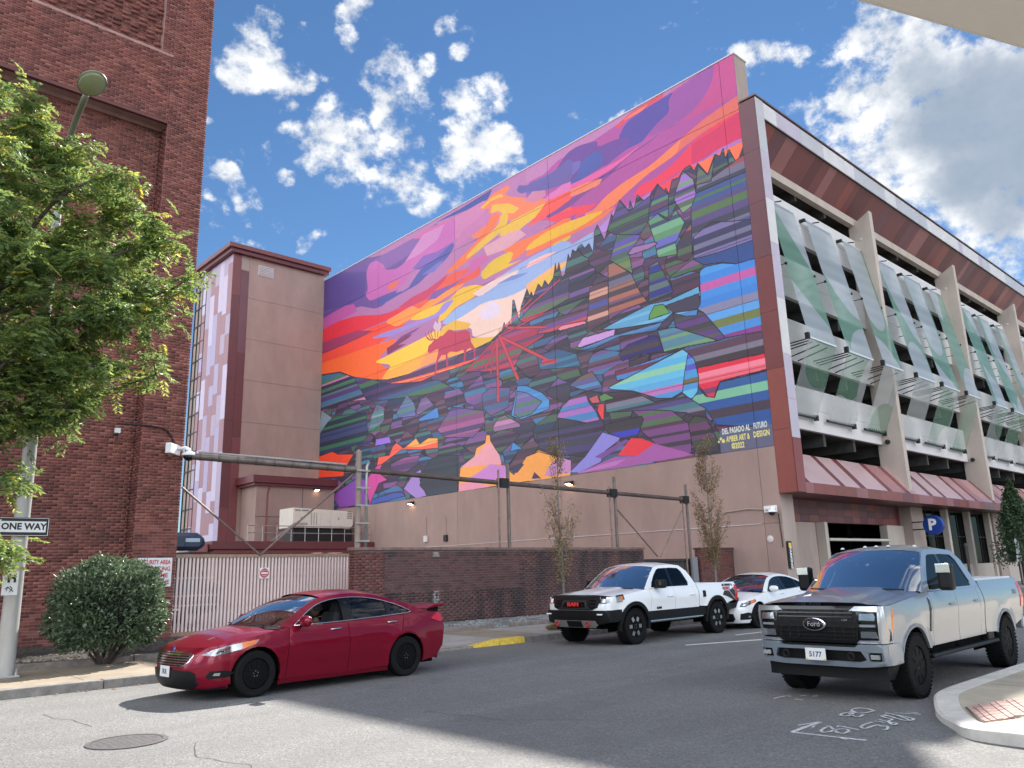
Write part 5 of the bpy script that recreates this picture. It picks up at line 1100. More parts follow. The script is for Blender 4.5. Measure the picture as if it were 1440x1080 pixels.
# ------------------------------------------------------------------ brick building, low wall, gate, pipe frame
def brick_mat(name, cols, stain=.0, streak=0., eff=None):
    m = bpy.data.materials.new(name); m.use_nodes = True; t = m.node_tree; n = t.nodes; L = t.links; b = n['Principled BSDF']
    at = n.new('ShaderNodeAttribute'); at.attribute_name = 'tone'; rp = n.new('ShaderNodeValToRGB'); L.new(at.outputs['Fac'], rp.inputs[0])
    while len(rp.color_ramp.elements) < len(cols): rp.color_ramp.elements.new(.5)
    for i, c in enumerate(cols): rp.color_ramp.elements[i].position = i/(len(cols)-1); rp.color_ramp.elements[i].color = (*c, 1)
    tc = n.new('ShaderNodeTexCoord'); ob = tc.outputs['Object']
    def nz(s, st, d=6):
        mp = n.new('ShaderNodeMapping'); mp.inputs['Scale'].default_value = st; L.new(ob, mp.inputs[0]); q = n.new('ShaderNodeTexNoise'); q.inputs['Scale'].default_value = s; q.inputs['Detail'].default_value = d; L.new(mp.outputs[0], q.inputs['Vector']); return q.outputs['Fac']
    def mixc(f, a, c):
        q = n.new('ShaderNodeMix'); q.data_type = 'RGBA'; L.new(f, q.inputs[0]); L.new(a, q.inputs[6]); q.inputs[7].default_value = (*c, 1); return q.outputs[2]
    def rng(v, a, b_, d):
        q = n.new('ShaderNodeMapRange'); L.new(v, q.inputs[0]); q.inputs[1].default_value = a; q.inputs[2].default_value = b_; q.inputs[4].default_value = d; return q.outputs[0]
    c = rp.outputs[0]; c = mixc(rng(nz(40, (1, 1, 1), 4), .4, .7, .35), c, tuple(x*.6 for x in cols[0]))
    if stain: c = mixc(rng(nz(.7, (1, 1, 1)), .38, .62, stain), c, (.035, .03, .032))
    if streak: c = mixc(rng(nz(1.6, (1, 1, .16)), .46, .60, streak), c, (.022, .02, .024))
    if eff:
        sx = n.new('ShaderNodeSeparateXYZ'); L.new(ob, sx.inputs[0]); m1 = n.new('ShaderNodeMath'); m1.operation = 'SUBTRACT'; L.new(sx.outputs[0], m1.inputs[0]); m1.inputs[1].default_value = eff[0]
        m2 = n.new('ShaderNodeMath'); m2.operation = 'ABSOLUTE'; L.new(m1.outputs[0], m2.inputs[0]); f = rng(m2.outputs[0], eff[1], eff[1]*.4, 1.); f2 = rng(nz(7, (1, 1, .7)), .42, .58, 1.)
        z1 = rng(sx.outputs[2], .55, .9, 1.); q1 = n.new('ShaderNodeMath'); q1.operation = 'MULTIPLY'; L.new(f, q1.inputs[0]); L.new(f2, q1.inputs[1]); q2 = n.new('ShaderNodeMath'); q2.operation = 'MULTIPLY'; L.new(q1.outputs[0], q2.inputs[0]); L.new(z1, q2.inputs[1])
        c = mixc(q2.outputs[0], c, (.30, .28, .27))
    L.new(c, b.inputs['Base Color']); b.inputs['Roughness'].default_value = .88
    nb = n.new('ShaderNodeTexNoise'); nb.inputs['Scale'].default_value = 70; L.new(ob, nb.inputs['Vector']); bp = n.new('ShaderNodeBump'); bp.inputs['Strength'].default_value = .4; bp.inputs['Distance'].default_value = .006; L.new(nb.outputs['Fac'], bp.inputs['Height']); L.new(bp.outputs[0], b.inputs['Normal'])
    return m
M_BRICK = brick_mat('red_brick', [col(96, 52, 47), col(122, 69, 61), col(136, 78, 69), col(154, 96, 85)], .22)
M_BRICK2 = brick_mat('stained_brick', [col(84, 60, 60), col(106, 70, 68), col(116, 78, 74), col(104, 80, 80)], .4, .75, (14.85, .16))
M_BRICK3 = brick_mat('pier_brick', [col(94, 56, 54), col(114, 68, 64), col(124, 78, 72)], .2, .15)
M_MORTAR = mat('mortar', col(160, 128, 122), .95, var=.2, vscale=3)
M_MORTAR2 = mat('dark_mortar', (.17, .135, .125), .95, var=.3, vscale=3)
BP, BH, JT = .235, .0765, .010
def brick_field(x0, x1, y, z0, z1, face='S', seed=0, skip=None, proud=None, singles=None):
    """individual boxes for every brick of a wall face; face S looks to -Y (x0..x1 along X), face W looks to -X (x0..x1 along Y at X=y)"""
    r = np.random.RandomState(seed); V = []; tone = []; sing = []
    nr = int((z1-z0)/BH)
    for j in range(nr):
        za = z0+j*BH+JT/2; zb = z0+(j+1)*BH-JT/2; off = -(BP/2) if j % 2 else 0.
        nx = int((x1-x0)/BP)+2
        for i in range(nx):
            a = max(x0, x0+off+i*BP+JT/2); b_ = min(x1, x0+off+(i+1)*BP-JT/2)
            if b_-a < .03: continue
            if skip and skip((a+b_)/2, (za+zb)/2): continue
            d = .006+.004*r.rand()
            if proud: d += proud(i, j)
            if singles and singles((a+b_)/2, (za+zb)/2): sing.append((a, b_, za, zb, d, r.rand())); continue
            V.append((a, b_, za, zb, d)); tone.append(r.rand())
    if not V: return None, [], sing
    V = np.array(V); n = len(V); a, b_, za, zb, d = V.T; P = np.zeros((n, 8, 3), np.float32)
    for k, (u, w, dd) in enumerate(((a, za, d), (b_, za, d), (b_, zb, d), (a, zb, d), (a, za, 0*d), (b_, za, 0*d), (b_, zb, 0*d), (a, zb, 0*d))):
        if face == 'S': P[:, k, 0] = u; P[:, k, 1] = y-dd
        else: P[:, k, 1] = u; P[:, k, 0] = y-dd
        P[:, k, 2] = w
    F = np.array([(0, 1, 2, 3), (0, 4, 5, 1), (1, 5, 6, 2), (2, 6, 7, 3), (3, 7, 4, 0)])
    if face != 'S': F = F[:, ::-1]
    F = (F[None]+8*np.arange(n)[:, None, None]).reshape(-1, 4)
    return P.reshape(-1, 3), (F, np.repeat(np.array(tone), 5)), sing
def brick_obj(parts, m, root, name='brickwork'):
    vs = []; fs = []; tn = []; o = 0
    for P, ft, _ in parts:
        if P is None: continue
        vs.append(P); fs.append(ft[0]+o); tn.append(ft[1]); o += len(P)
    vs = np.concatenate(vs); fs = np.concatenate(fs); tn = np.concatenate(tn).astype(np.float32)
    me = bpy.data.meshes.new(name); me.vertices.add(len(vs)); me.vertices.foreach_set('co', vs.ravel()); me.loops.add(fs.size); me.loops.foreach_set('vertex_index', fs.ravel().astype(np.int32))
    me.polygons.add(len(fs)); me.polygons.foreach_set('loop_start', np.arange(0, fs.size, 4, dtype=np.int32)); me.update(calc_edges=True)
    at = me.attributes.new('tone', 'FLOAT', 'FACE'); at.data.foreach_set('value', tn); me.materials.append(m); me.update()
    ob = bpy.data.objects.new(name, me); COLL.link(ob); ob['kind'] = 'stuff'; return under(ob, root)
def single_bricks(lst, y, m, wall, protos, face='S', limit=300):
    for a, b_, za, zb, d, tn in lst[:limit]:
        me = protos[int(tn*len(protos)) % len(protos)]; o = bpy.data.objects.new('brick', me); COLL.link(o); o.parent = wall
        o.location = ((a+b_)/2, y, (za+zb)/2); o.scale = ((b_-a), d, zb-za)
def brick_protos(m):
    ps = []
    for tn in (.05, .3, .5, .7, .95):
        me = bpy.data.meshes.new('brick'); b = MB().box(-.5, .5, -1, 0, -.5, .5); me.from_pydata(b.v, [], b.f); me.materials.append(m)
        at = me.attributes.new('tone', 'FLOAT', 'FACE'); at.data.foreach_set('value', [tn]*6); ps.append(me)
    return ps
bb = thing('brick_building', (7.96, 21.95, 0), 'tall red brick building with recessed bays at the left', 'building')
YF, YR, XP, XE, ZR, ZT = 21.95, 22.5, 6.85, 7.96, 14.85, 30.0
wall = under(MB().box(-14, XP-.0, YR, 40, .0, ZT-.01).box(XP+.001, XE-.012, YF+.0, 40, .0, ZT).build('wall', M_MORTAR), bb)
XPAN, ZPAN = 6.5, 17.15
up = under(MB().box(-14, XP, YF, YR-.001, ZR, ZPAN-.08).box(XPAN+.02, XP, YF, YR-.001, ZPAN-.08, ZT).build('upper_wall', M_MORTAR), bb)
under(MB().box(-14, XPAN+.02, YF+.14, YR-.001, ZPAN-.08, ZT).build('patterned_panel', M_MORTAR), bb)
under(MB().box(-14, XP-.003, YF-.02, YF+.1, ZR-.10, ZR-.002).build('lintel', mat('lintel_steel', col(96, 56, 54), .7)), bb)
f1 = brick_field(-13.9, XP-.01, YR, .05, ZR-.11, 'S', 1, singles=lambda x, z: z < 1.25 and 4.3 < x)
f2 = brick_field(XP+.003, XE, YF, .05, 29.9, 'S', 2, singles=lambda x, z: z < 3.2)
f3 = brick_field(YF, YR, XP, .05, ZR-.11, 'W', 3)
f4 = brick_field(-13.9, XP-.003, YF, ZR, ZPAN-.09, 'S', 4); f5 = brick_field(XPAN+.03, XP-.003, YF, ZPAN-.09, 29.9, 'S', 5)
f6 = brick_field(-13.9, XPAN, YF+.14, ZPAN-.07, 29.9, 'S', 6, proud=lambda i, j: .055 if ((i*2+(j % 2)) // 1 + j//2) % 4 < 2 and j % 2 == 0 else .0)
brick_obj([f1, f2, f3, f4, f5, f6], M_BRICK, bb)
pr = brick_protos(M_BRICK); single_bricks(f1[2], YR, M_BRICK, wall, pr, limit=150); single_bricks(f2[2], YF, M_BRICK, wall, pr, limit=150)
lo1 = f1[2][150:]; lo2 = f2[2][150:]
def rest(lst, y):
    b = MB(); tn = []
    for a, b_, za, zb, d, t in lst: b.box(a, b_, y-d, y, za, zb); tn += [t]*6
    if not b.v: return
    o = under(b.build('brickwork', M_BRICK), bb); o['kind'] = 'stuff'; at = o.data.attributes.new('tone', 'FLOAT', 'FACE'); at.data.foreach_set('value', tn)
rest(lo1, YR); rest(lo2, YF)
# fittings on the brick wall
t = dome_cam((7.8, 21.9, 5.12), 'white dome camera on the brick corner above the gate'); t.rotation_euler = (0, 0, R(135))
cb = MB().tube(smooth_pts([(6.2, 21.9, 5.72), (7.1, 21.9, 5.73), (7.45, 21.9, 5.66), (7.62, 21.9, 5.45), (7.72, 21.9, 5.25)], 5), .02, 6); tag(cb.build('camera_cable', M_BLACK, smooth=True), 'black cable curving across brick down to the white camera', 'cable')
MB_ = thing('wall_spotlight', (6.35, 22.44, 5.6), 'small pale spotlight with a wire high on the brick wall', 'wall lamp')
MB().box(-.07, .07, -.12, 0, -.06, .08).build('housing', M_WHITEPL, MB_, bevel=.015); MB().tube([(0, -.02, -.06), (.02, -.02, -.2), (-.03, -.02, -.32)], .01, 5).build('wire', M_BLACK, MB_)
sg = thing('security_sign', (7.42, 21.92, 1.9), 'white sign with red capitals beginning SECURITY AREA', 'sign')
M_SIGNW = mat('sign_white', (.72, .74, .76), .45, var=.05, vscale=6); M_SRED = mat('sign_red', (.52, .045, .05), .5)
MB().box(-.435, .435, -.02, -.005, -.37, .37).build('board', M_SIGNW, sg, bevel=.004)
for i, tx in enumerate(('SECURITY AREA', 'NO PARKING', 'ANY TIME', 'TOW ZONE')):
    o = text_mesh(tx, .155, sg, 'lettering', M_SRED, (0, -.024, .255-.17*i), FACE_S, depth=.002, bold=.004); w = o.dimensions.x; o.scale = (min(1.0, .78/w), 1, 1)
# low stained wall
lw = thing('low_brick_wall', (12.0, 19.6, 0), 'low soot stained brick wall with stone coping beside the gate', 'wall')
lwc = under(MB().box(12.03, 24.9, 19.612, 19.9, .0, 2.36).build('wall_core', M_MORTAR2), lw)
g1 = brick_field(12.0, 13.0, 19.61, .1, 2.35, 'S', 11); g2 = brick_field(13.0, 24.88, 19.61, .1, 2.35, 'S', 12, singles=lambda x, z: 1.2 < z < 2.3 and 13 < x < 18.3); g3 = brick_field(19.61, 19.9, 12.02, .1, 2.35, 'W', 13)
brick_obj([g1, g3], M_BRICK3, lw, 'pier_brickwork'); brick_obj([g2], M_BRICK2, lw)
single_bricks(g2[2], 19.61, M_BRICK2, lwc, brick_protos(M_BRICK2))
o_ = MB(); tn = []
for a, b_, za, zb, d, t_ in g2[2][300:]: o_.box(a, b_, 19.61-d, 19.61, za, zb); tn += [t_]*6
if tn:
    q = under(o_.build('brickwork', M_BRICK2), lw); q['kind'] = 'stuff'; q.data.attributes.new('tone', 'FLOAT', 'FACE').data.foreach_set('value', tn)
M_COPE = mat('coping_stone', col(120, 96, 90), .85, var=.3, vscale=4, bump=.3)
x = 11.96
while x < 24.9:
    e = min(24.93, x+1.22); under(MB().box(x+.005, e-.005, 19.55, 19.95, 2.36, 2.45).build('coping', M_COPE, bevel=.012), lw); x = e
pw = thing('brick_pier_wall', (28.7, 19.6, 0), 'short red brick wall between the grey gate and garage', 'wall')
under(MB().box(28.72, 31.15, 19.612, 19.9, .0, 2.36).build('wall_core', M_MORTAR2), pw)
brick_obj([brick_field(28.7, 31.15, 19.61, .1, 2.35, 'S', 14), brick_field(19.61, 19.9, 28.71, .1, 2.35, 'W', 15)], M_BRICK3, pw)
under(MB().box(28.66, 31.16, 19.55, 19.95, 2.36, 2.44).build('coping', mat('dark_coping', col(84, 52, 52), .8), bevel=.012), pw)
# gate in the gap of the wall
M_DGREY = mat('dark_gate', (.045, .043, .045), .6, .3)
gg = thing('mesh_gate', (26.8, 19.8, 0), 'dark grey pedestrian gate behind the parked white pickup', 'gate')
b = MB()
for i in range(24): b.box(-1.75+i*.15, -1.73+i*.15, -.01, .01, .15, 1.9)
b.build('bars', M_DGREY, gg)['kind'] = 'stuff'
MB().box(-1.8, 1.8, -.04, .04, 1.9, 2.0).box(-1.8, 1.8, -.04, .04, .12, .2).build('rail', M_DGREY, gg); MB().box(-1.85, 1.85, .05, .08, .12, 2.0).build('backing_panel', mat('gate_backing', (.10, .088, .085), .8), gg)
MB().box(1.35, 1.75, -.12, -.04, .1, 2.05).build('post', mat('bluegrey_post', (.24, .26, .30), .5, .3), gg)
# sliding slat gate
M_SLAT = mat('gate_slat', col(220, 200, 196), .6, var=.1, vscale=3)
M_RUST = mat('gate_rail', col(176, 160, 146), .55, .2, var=.25, vscale=6, c2=col(150, 110, 86))
sgate = thing('sliding_gate', (10.8, 22.2, 0), 'long pale vertical slat sliding gate between brick building and low wall', 'gate')
slat = None
for i in range(54):
    if slat is None: slat = MB().box(-.028, .028, -.03, .03, .34, 2.27).build('slat', M_SLAT, sgate, loc=(-2.78, 0, 0))
    else: link_copy(slat, sgate, (-2.78+i*.104, 0, 0))
MB().box(-2.84, 2.9, -.05, .05, 2.27, 2.36).build('top_rail', M_RUST, sgate); MB().box(-2.84, 2.9, -.05, .05, .24, .34).build('bottom_rail', M_RUST, sgate)
MB().box(-2.84, -2.6, -.034, .034, .9, .94).box(-2.82, -1.5, .032, .05, 1.25, 1.28).box(-2.82, -1.5, .032, .05, 1.0, 1.03).box(-2.82, -1.6, .032, .05, 1.72, 1.75).build('cross_bars', M_SLAT, sgate)
st = thing('do_not_enter_sign', (10.56, 22.13, 1.82), 'small square red and white do not enter sign on the slat gate', 'sign')
MB().box(-.15, .15, -.012, 0, -.15, .15).build('board', M_SIGNW, st)
MB().lathe([(.135, -.0), (.135, .004), (.001, .004)], (0, -.0125, 0), 'y', 28).build('red_disc', M_SRED, st); MB().box(-.10, .10, -.022, -.016, -.025, .025).build('white_bar', M_SIGNW, st)
for zz, tx in ((.075, 'DO NOT'), (-.075, 'ENTER')):
    text_mesh(tx, .05, st, 'lettering', M_SIGNW, (0, -.0175, zz), FACE_S, depth=.001)
# pipe frame
M_PIPE = mat('weathered_pipe', col(108, 98, 94), .55, .35, var=.3, vscale=5); M_PIPED = mat('dark_beam', col(92, 80, 76), .6, .3, var=.25, vscale=4); M_PIPEB = mat('beige_post', col(140, 124, 116), .7, var=.15)
M_ROD = mat('rusty_rod', col(132, 112, 106), .6, .3, var=.3, vscale=6)
pf = thing('pipe_frame', (12.2, 19.75, 2.4), 'long steel pipe frame on posts above the low brick wall', 'frame')
def fp(b, name, m, **k): return under(b.build(name, m, **k), pf)
A = Vector((7.98, 21.7, 4.98)); B = Vector((12.2, 19.80, 4.66)); Cc = Vector((28.2, 19.72, 4.42))
fp(MB().tube([A, B], .10, 10), 'beam', M_PIPE, smooth=True, angle=40); fp(MB().tube([B, Cc], .08, 10), 'beam', M_PIPED, smooth=True, angle=40)
u = (B-A)
for i in range(9): p = A+u*(i+.7)/9.5; fp(MB().tube([p-u.normalized()*.03, p+u.normalized()*.03], .108, 10), 'clamp', M_PIPED)
fp(MB().tube([A+Vector((.3, 0, .13)), B+Vector((-.4, 0, .13))], .03, 6), 'conduit', M_GALV)
fp(MB().tube([(12.19, 19.77, 2.45), (12.19, 19.77, 5.18)], .085, 12).lathe([(.085, 0), (.05, .05), (.001, .07)], (12.19, 19.77, 5.18), n=12), 'post', M_PIPEB)
fp(MB().tube([(12.42, 19.7, 2.3), (12.42, 19.7, 4.75), (12.5, 19.7, 4.9)], .045, 8), 'conduit', M_GALV, smooth=True)
for i in range(5): fp(MB().box(12.05, 12.5, 19.63, 19.67, 2.6+i*.5, 2.65+i*.5), 'strap', M_GALV)
for X, zt in ((17.55, 5.0), (17.98, 5.22), (23.2, 4.72), (23.5, 5.12), (27.85, 4.55), (28.15, 5.06)):
    big = zt > 5
    fp(MB().tube([(X, 19.72, 2.4 if X < 25 else .1), (X, 19.72, zt)], .06 if big else .035, 8), 'post', M_PIPE if big else M_ROD, smooth=True, angle=40)
for X in (17.75, 23.35, 28.0): zb = 4.66+(4.42-4.66)*(X-12.2)/16; fp(MB().box(X-.18, X+.18, 19.6, 19.84, zb-.16, zb+.14), 'bracket', M_BLACK)
for a, c in (((7.9, 21.7, 4.12), (10.42, 22.15, 2.33)), ((12.1, 19.85, 4.55), (10.42, 22.15, 2.33)), ((23.5, 19.72, 3.95), (25.95, 19.75, 2.1)), ((27.9, 19.72, 4.1), (26.15, 19.75, 2.1))):
    fp(MB().tube([a, c], .03, 6), 'brace', M_ROD, smooth=True, angle=40)
# blue van in the yard, seen over the gate
bv = thing('blue_van', (8.15, 26.2, .22), 'dark blue van roof showing between brick building and gate', 'van')
M_NAVY = mat('navy_paint', (.012, .022, .06), .25, .1, coat=1.); M_TEAL = mat('teal_paint', (.02, .05, .09), .25, .1, coat=1.)
MB().prism([(-2.6, .45), (2.3, .45), (2.55, .8), (2.5, 1.25), (1.9, 1.5), (1.55, 2.3), (-2.6, 2.3)], (0, -.98, 0), (1, 0, 0), (0, 0, 1), (0, 1.96, 0)).build('body', M_TEAL, bv, bevel=.12, recalc=True)
MB().prism([(-2.5, 2.36), (1.75, 2.36), (1.98, 2.5), (1.95, 2.75), (1.7, 2.92), (-2.4, 2.95)], (0, -.85, 0), (1, 0, 0), (0, 0, 1), (0, 1.7, 0)).build('roof_box', M_NAVY, bv, bevel=.14, recalc=True)
MB().box(1.3, 1.75, -.87, -.84, 2.62, 2.74).build('roof_box_patch', mat('pale_blue_gloss', (.4, .55, .7), .2), bv, bevel=.01)  # pale blue patch on the side of the roof box
MB().prism([(1.62, 2.2), (1.95, 1.52), (.6, 1.52), (.6, 2.2)], (0, -.99, 0), (1, 0, 0), (0, 0, 1), (0, .012, 0)).build('side_window', mat('dark_glass', (.012, .014, .018), .05), bv, recalc=True)
for xx in (-1.7, 1.6):
    for yy in (-.92, .92): MB().lathe([(.2, -.1), (.34, -.1), (.36, 0), (.34, .1), (.2, .1)], (xx, yy, .36), 'y', 20, close=True).build('wheel', M_BLACK, bv)

# ------------------------------------------------------------------ lamp post, signs, trees, shrubs
M_POLE = mat('lamp_pole', col(170, 168, 164), .55, .25, var=.18, vscale=3, stretch=(1, 1, .3), bump=.08)
M_POLEG = mat('lamp_arm', col(126, 128, 112), .5, .3, var=.1)
lp = thing('street_lamp', (3.22, 16.5, .13), 'tall tapered grey street lamp beside the shrub, arm over the road', 'street lamp')
MB().tube([(0, 0, 0), (0, 0, 4), (0, 0, 9.0)], [.155, .115, .075], 16).build('pole', M_POLE, lp, True, angle=50)
MB().tube(smooth_pts([(0, 0, 8.9), (-.01, -.12, 9.7), (-.03, -.7, 10.2), (-.05, -1.55, 10.46)], 6), [.06]*18+[.05], 10).build('arm', M_POLEG, lp, True)
MB().box(-.2, .2, -.2, .2, 0, .035).build('base_plate', M_POLE, lp, bevel=.01)
for a, c in ((-.15, -.15), (.15, -.15), (.15, .15), (-.15, .15)): MB().lathe([(.03, 0), (.03, .05), (.015, .06), (.015, .1), (.001, .1)], (a, c, .035), n=8).build('anchor_bolt', M_GALV, lp)
for z in (1.9, 2.35, 2.9, 4.05): MB().lathe([(.152-.011*z, -.012), (.158-.011*z, 0), (.152-.011*z, .012)], (0, 0, z), n=16).build('band', M_GALV, lp)
hd = MB(); prof = [(.001, .07), (.12, .075), (.2, .05), (.25, .0), (.25, -.02)]
hd.lathe(prof, n=28); o = hd.build('lamp_head', M_POLEG, lp, True); o.scale = (.95, 1.45, 1.2); o.location = (-.06, -1.95, 10.5); o.rotation_euler = (R(-9), 0, 0)
ln = MB().lathe([(.235, 0), (.2, -.03), (.001, -.045)], n=28).build('lens', mat('lamp_glass', col(150, 158, 128), .25), lp, True); ln.scale = (.95, 1.45, 1.); ln.location = (-.06, -1.95, 10.475); ln.rotation_euler = (R(-9), 0, 0)
ow = thing('one_way_sign', (3.15, 16.3, 2.67), 'black ONE WAY sign with white arrow on the lamp post', 'sign')
MB().box(-.47, .47, -.012, 0, -.165, .165).build('board', M_BLACK, ow, bevel=.004)
MB().box(-.46, .46, -.0135, -.0125, -.155, -.148).box(-.46, .46, -.0135, -.0125, .148, .155).box(.452, .46, -.0135, -.0125, -.148, .148).build('border', M_SIGNW, ow)['kind'] = 'stuff'
MB().prism([(-.43, 0), (-.28, -.13), (-.28, -.095), (.42, -.095), (.42, .095), (-.28, .095), (-.28, .13)], (0, -.0125, 0), (1, 0, 0), (0, 0, 1), (0, -.002, 0)).build('arrow', M_SIGNW, ow, recalc=True)
text_mesh('ONE WAY', .155, ow, 'lettering', M_BLACK, (.075, -.0155, 0), FACE_S, depth=.001, bold=.006, sx=.96)
hs = thing('stencil_plate', (3.12, 16.33, 1.70), 'small white plate with black letter H and symbol on the lamp post', 'sign')
MB().box(-.12, .12, -.01, 0, -.2, .2).build('plate', M_SIGNW, hs)
text_mesh('H', .19, hs, 'letter', M_BLACK, (.02, -.0115, .08), FACE_S, depth=.001, bold=.01)
b = MB()
for pts in ([(-.07, -.09), (-.03, -.06), (.01, -.1), (.06, -.14)], [(-.03, -.06), (-.05, -.13)], [(.0, -.05), (.04, -.09), (.0, -.15)]):
    for (xa, za), (xb, zb) in zip(pts, pts[1:]): b.bar((xa, -.0115, za), (xb, -.0115, zb), .014, .002, up=(0, 1, 0))
b.build('symbol', M_BLACK, hs)['kind'] = 'stuff'
# ---- leaves
def leaf_mat(name, cols, rough=.42, trans=.35):
    m = bpy.data.materials.new(name); m.use_nodes = True; t = m.node_tree; n = t.nodes; L = t.links; b = n['Principled BSDF']; o = n['Material Output']
    at = n.new('ShaderNodeAttribute'); at.attribute_name = 'tone'; rp = n.new('ShaderNodeValToRGB'); L.new(at.outputs['Fac'], rp.inputs[0])
    while len(rp.color_ramp.elements) < len(cols): rp.color_ramp.elements.new(.5)
    for i, (p, c) in enumerate(cols): rp.color_ramp.elements[i].position = p; rp.color_ramp.elements[i].color = (*c, 1)
    L.new(rp.outputs[0], b.inputs['Base Color']); b.inputs['Roughness'].default_value = rough; b.inputs['Specular IOR Level'].default_value = .6
    tl = n.new('ShaderNodeBsdfTranslucent'); L.new(rp.outputs[0], tl.inputs[0]); mx = n.new('ShaderNodeMixShader'); mx.inputs[0].default_value = trans
    L.new(b.outputs[0], mx.inputs[1]); L.new(tl.outputs[0], mx.inputs[2]); L.new(mx.outputs[0], o.inputs[0]); return m
def leaves(cents, axes, L, Wd, tone, name, m, parent, fold=.25, seed=0):
    """cents (n,3); axes (n,3) leaf direction; two-triangle folded blades (4 verts, 2 tris)"""
    r = np.random.RandomState(seed); n = len(cents); ax = axes/np.linalg.norm(axes, axis=1, keepdims=True)
    up = r.normal(size=(n, 3)); up[:, 2] += 1.2; sd_ = np.cross(ax, up); sd_ /= np.linalg.norm(sd_, axis=1, keepdims=True)+1e-9; nn = np.cross(sd_, ax)
    L = np.broadcast_to(L, n)[:, None]; Wd = np.broadcast_to(Wd, n)[:, None]
    P = np.stack([cents, cents+ax*L*.5+sd_*Wd*.5+nn*Wd*fold, cents+ax*L, cents+ax*L*.5-sd_*Wd*.5+nn*Wd*fold], 1).reshape(-1, 3).astype(np.float32)
    F = np.array([(0, 1, 2), (0, 2, 3)]); F = (F[None]+4*np.arange(n)[:, None, None]).reshape(-1, 3).astype(np.int32)
    me = bpy.data.meshes.new(name); me.vertices.add(len(P)); me.vertices.foreach_set('co', P.ravel()); me.loops.add(F.size); me.loops.foreach_set('vertex_index', F.ravel()); me.polygons.add(len(F)); me.polygons.foreach_set('loop_start', np.arange(0, F.size, 3, dtype=np.int32)); me.update(calc_edges=True)
    at = me.attributes.new('tone', 'FLOAT', 'FACE'); at.data.foreach_set('value', np.repeat(np.clip(tone, 0, 1), 2).astype(np.float32)); me.materials.append(m)
    o = bpy.data.objects.new(name, me); COLL.link(o); o['kind'] = 'stuff'
    if parent: under(o, parent)
    return o
M_BARK = mat('bark', (.075, .06, .05), .9, var=.4, vscale=8, bump=.6, bscale=30); M_BARKG = mat('grey_bark', (.16, .145, .13), .9, var=.3, vscale=10, bump=.4)
M_LEAF = leaf_mat('locust_leaf', [(0, (.10, .165, .075)), (.4, (.20, .29, .09)), (.75, (.36, .43, .11)), (.93, (.48, .49, .11)), (1, (.56, .46, .07))], .42, .6)
# street tree at the left edge: pinnate sprays hanging from the limb ends
tr = thing('street_tree', (1.1, 15.6, .13), 'large leafy green street tree reaching over the lamp post', 'tree')
rt = random.Random(17)
limbs = []
def limb(b, a, c, r0, r1, bend=.3, n=6):
    a = Vector(a); c = Vector(c); m1 = a.lerp(c, .35)+Vector((rt.uniform(-bend, bend), rt.uniform(-bend, bend), bend*.8)); m2 = a.lerp(c, .7)+Vector((rt.uniform(-bend, bend), rt.uniform(-bend, bend), bend*.5))
    pts = smooth_pts([a, m1, m2, c], n); k = len(pts); b.tube(pts, [r0+(r1-r0)*i/(k-1) for i in range(k)], 7); limbs.append(pts); return pts
trunk = MB().tube(smooth_pts([(1.1, 15.6, .1), (1.12, 15.6, 1.6), (1.2, 15.5, 3.0), (1.5, 15.3, 4.6), (1.7, 15.2, 6.4), (1.5, 15.1, 8.4)], 4), [.2, .19, .185, .18, .175, .17, .165, .16, .155, .15, .145, .14, .13, .12, .11, .10, .09, .08, .07, .06, .05], 10)
under(trunk.build('trunk', M_BARK, smooth=True), tr)
bl = MB(); ends = []
targets = [(3.1, 14.5, 5.0), (4.1, 14.7, 5.5), (4.8, 14.9, 5.4), (4.9, 14.6, 6.5), (5.1, 14.8, 7.2), (4.6, 14.4, 7.9), (4.3, 14.9, 8.5), (3.6, 14.2, 8.8), (2.9, 14.8, 9.2), (2.3, 14.4, 9.6), (1.6, 14.9, 9.9), (.6, 14.6, 9.4), (.2, 15.2, 8.2), (2.2, 14.2, 7.0), (3.2, 13.9, 7.0), (3.9, 14.0, 6.3), (2.5, 14.0, 5.6), (3.4, 15.4, 7.6), (4.4, 15.5, 6.9), (2.7, 15.6, 8.3), (1.5, 13.9, 8.4), (.6, 13.9, 7.3), (.4, 14.4, 5.6), (-.6, 15.2, 7.0), (-.4, 16, 8.8), (1.2, 16.4, 9.0), (2.4, 16.4, 7.0), (3.9, 15.8, 5.9), (4.6, 15.9, 8.1), (.9, 13.8, 6.2), (3.6, 14.6, 4.6), (1.4, 14.0, 5.1), (2.2, 14.6, 4.9)]
for T in targets:
    z0 = max(2.8, min(7.8, T[2]-rt.uniform(1.2, 2.4))); tt = (z0-3)/5.4; s0 = (1.2+.5*min(1, tt*1.5), 15.5-.4*tt, z0)
    pts = limb(bl, s0, T, .055, .014)
    for k in range(7):
        i = rt.randint(len(pts)//3, len(pts)-1); p = Vector(pts[i]); d = Vector((rt.uniform(-1, 1), rt.uniform(-1, .9), rt.uniform(-.35, .6))).normalized()*rt.uniform(.35, .95)
        q = p+d; bl.tube([p, p.lerp(q, .5)+Vector((0, 0, .06)), q], [.012, .009, .004], 5); ends.append((p, q))
    ends.append((Vector(pts[-4]), Vector(T)))
for p, q in (((1.9, 15.4, 2.6), (3.05, 15.6, 2.15)), ((1.9, 15.2, 3.4), (2.75, 14.6, 3.3)), ((1.2, 15.5, 2.5), (2.6, 15.3, 1.9))):
    bl.tube([p, q], [.02, .006], 5); ends += [(Vector(p).lerp(Vector(q), .6), Vector(q))]*2
under(bl.build('limbs', M_BARK, smooth=True), tr)['kind'] = 'stuff'
rn = np.random.RandomState(3); Cs = []; As = []; Ts = []
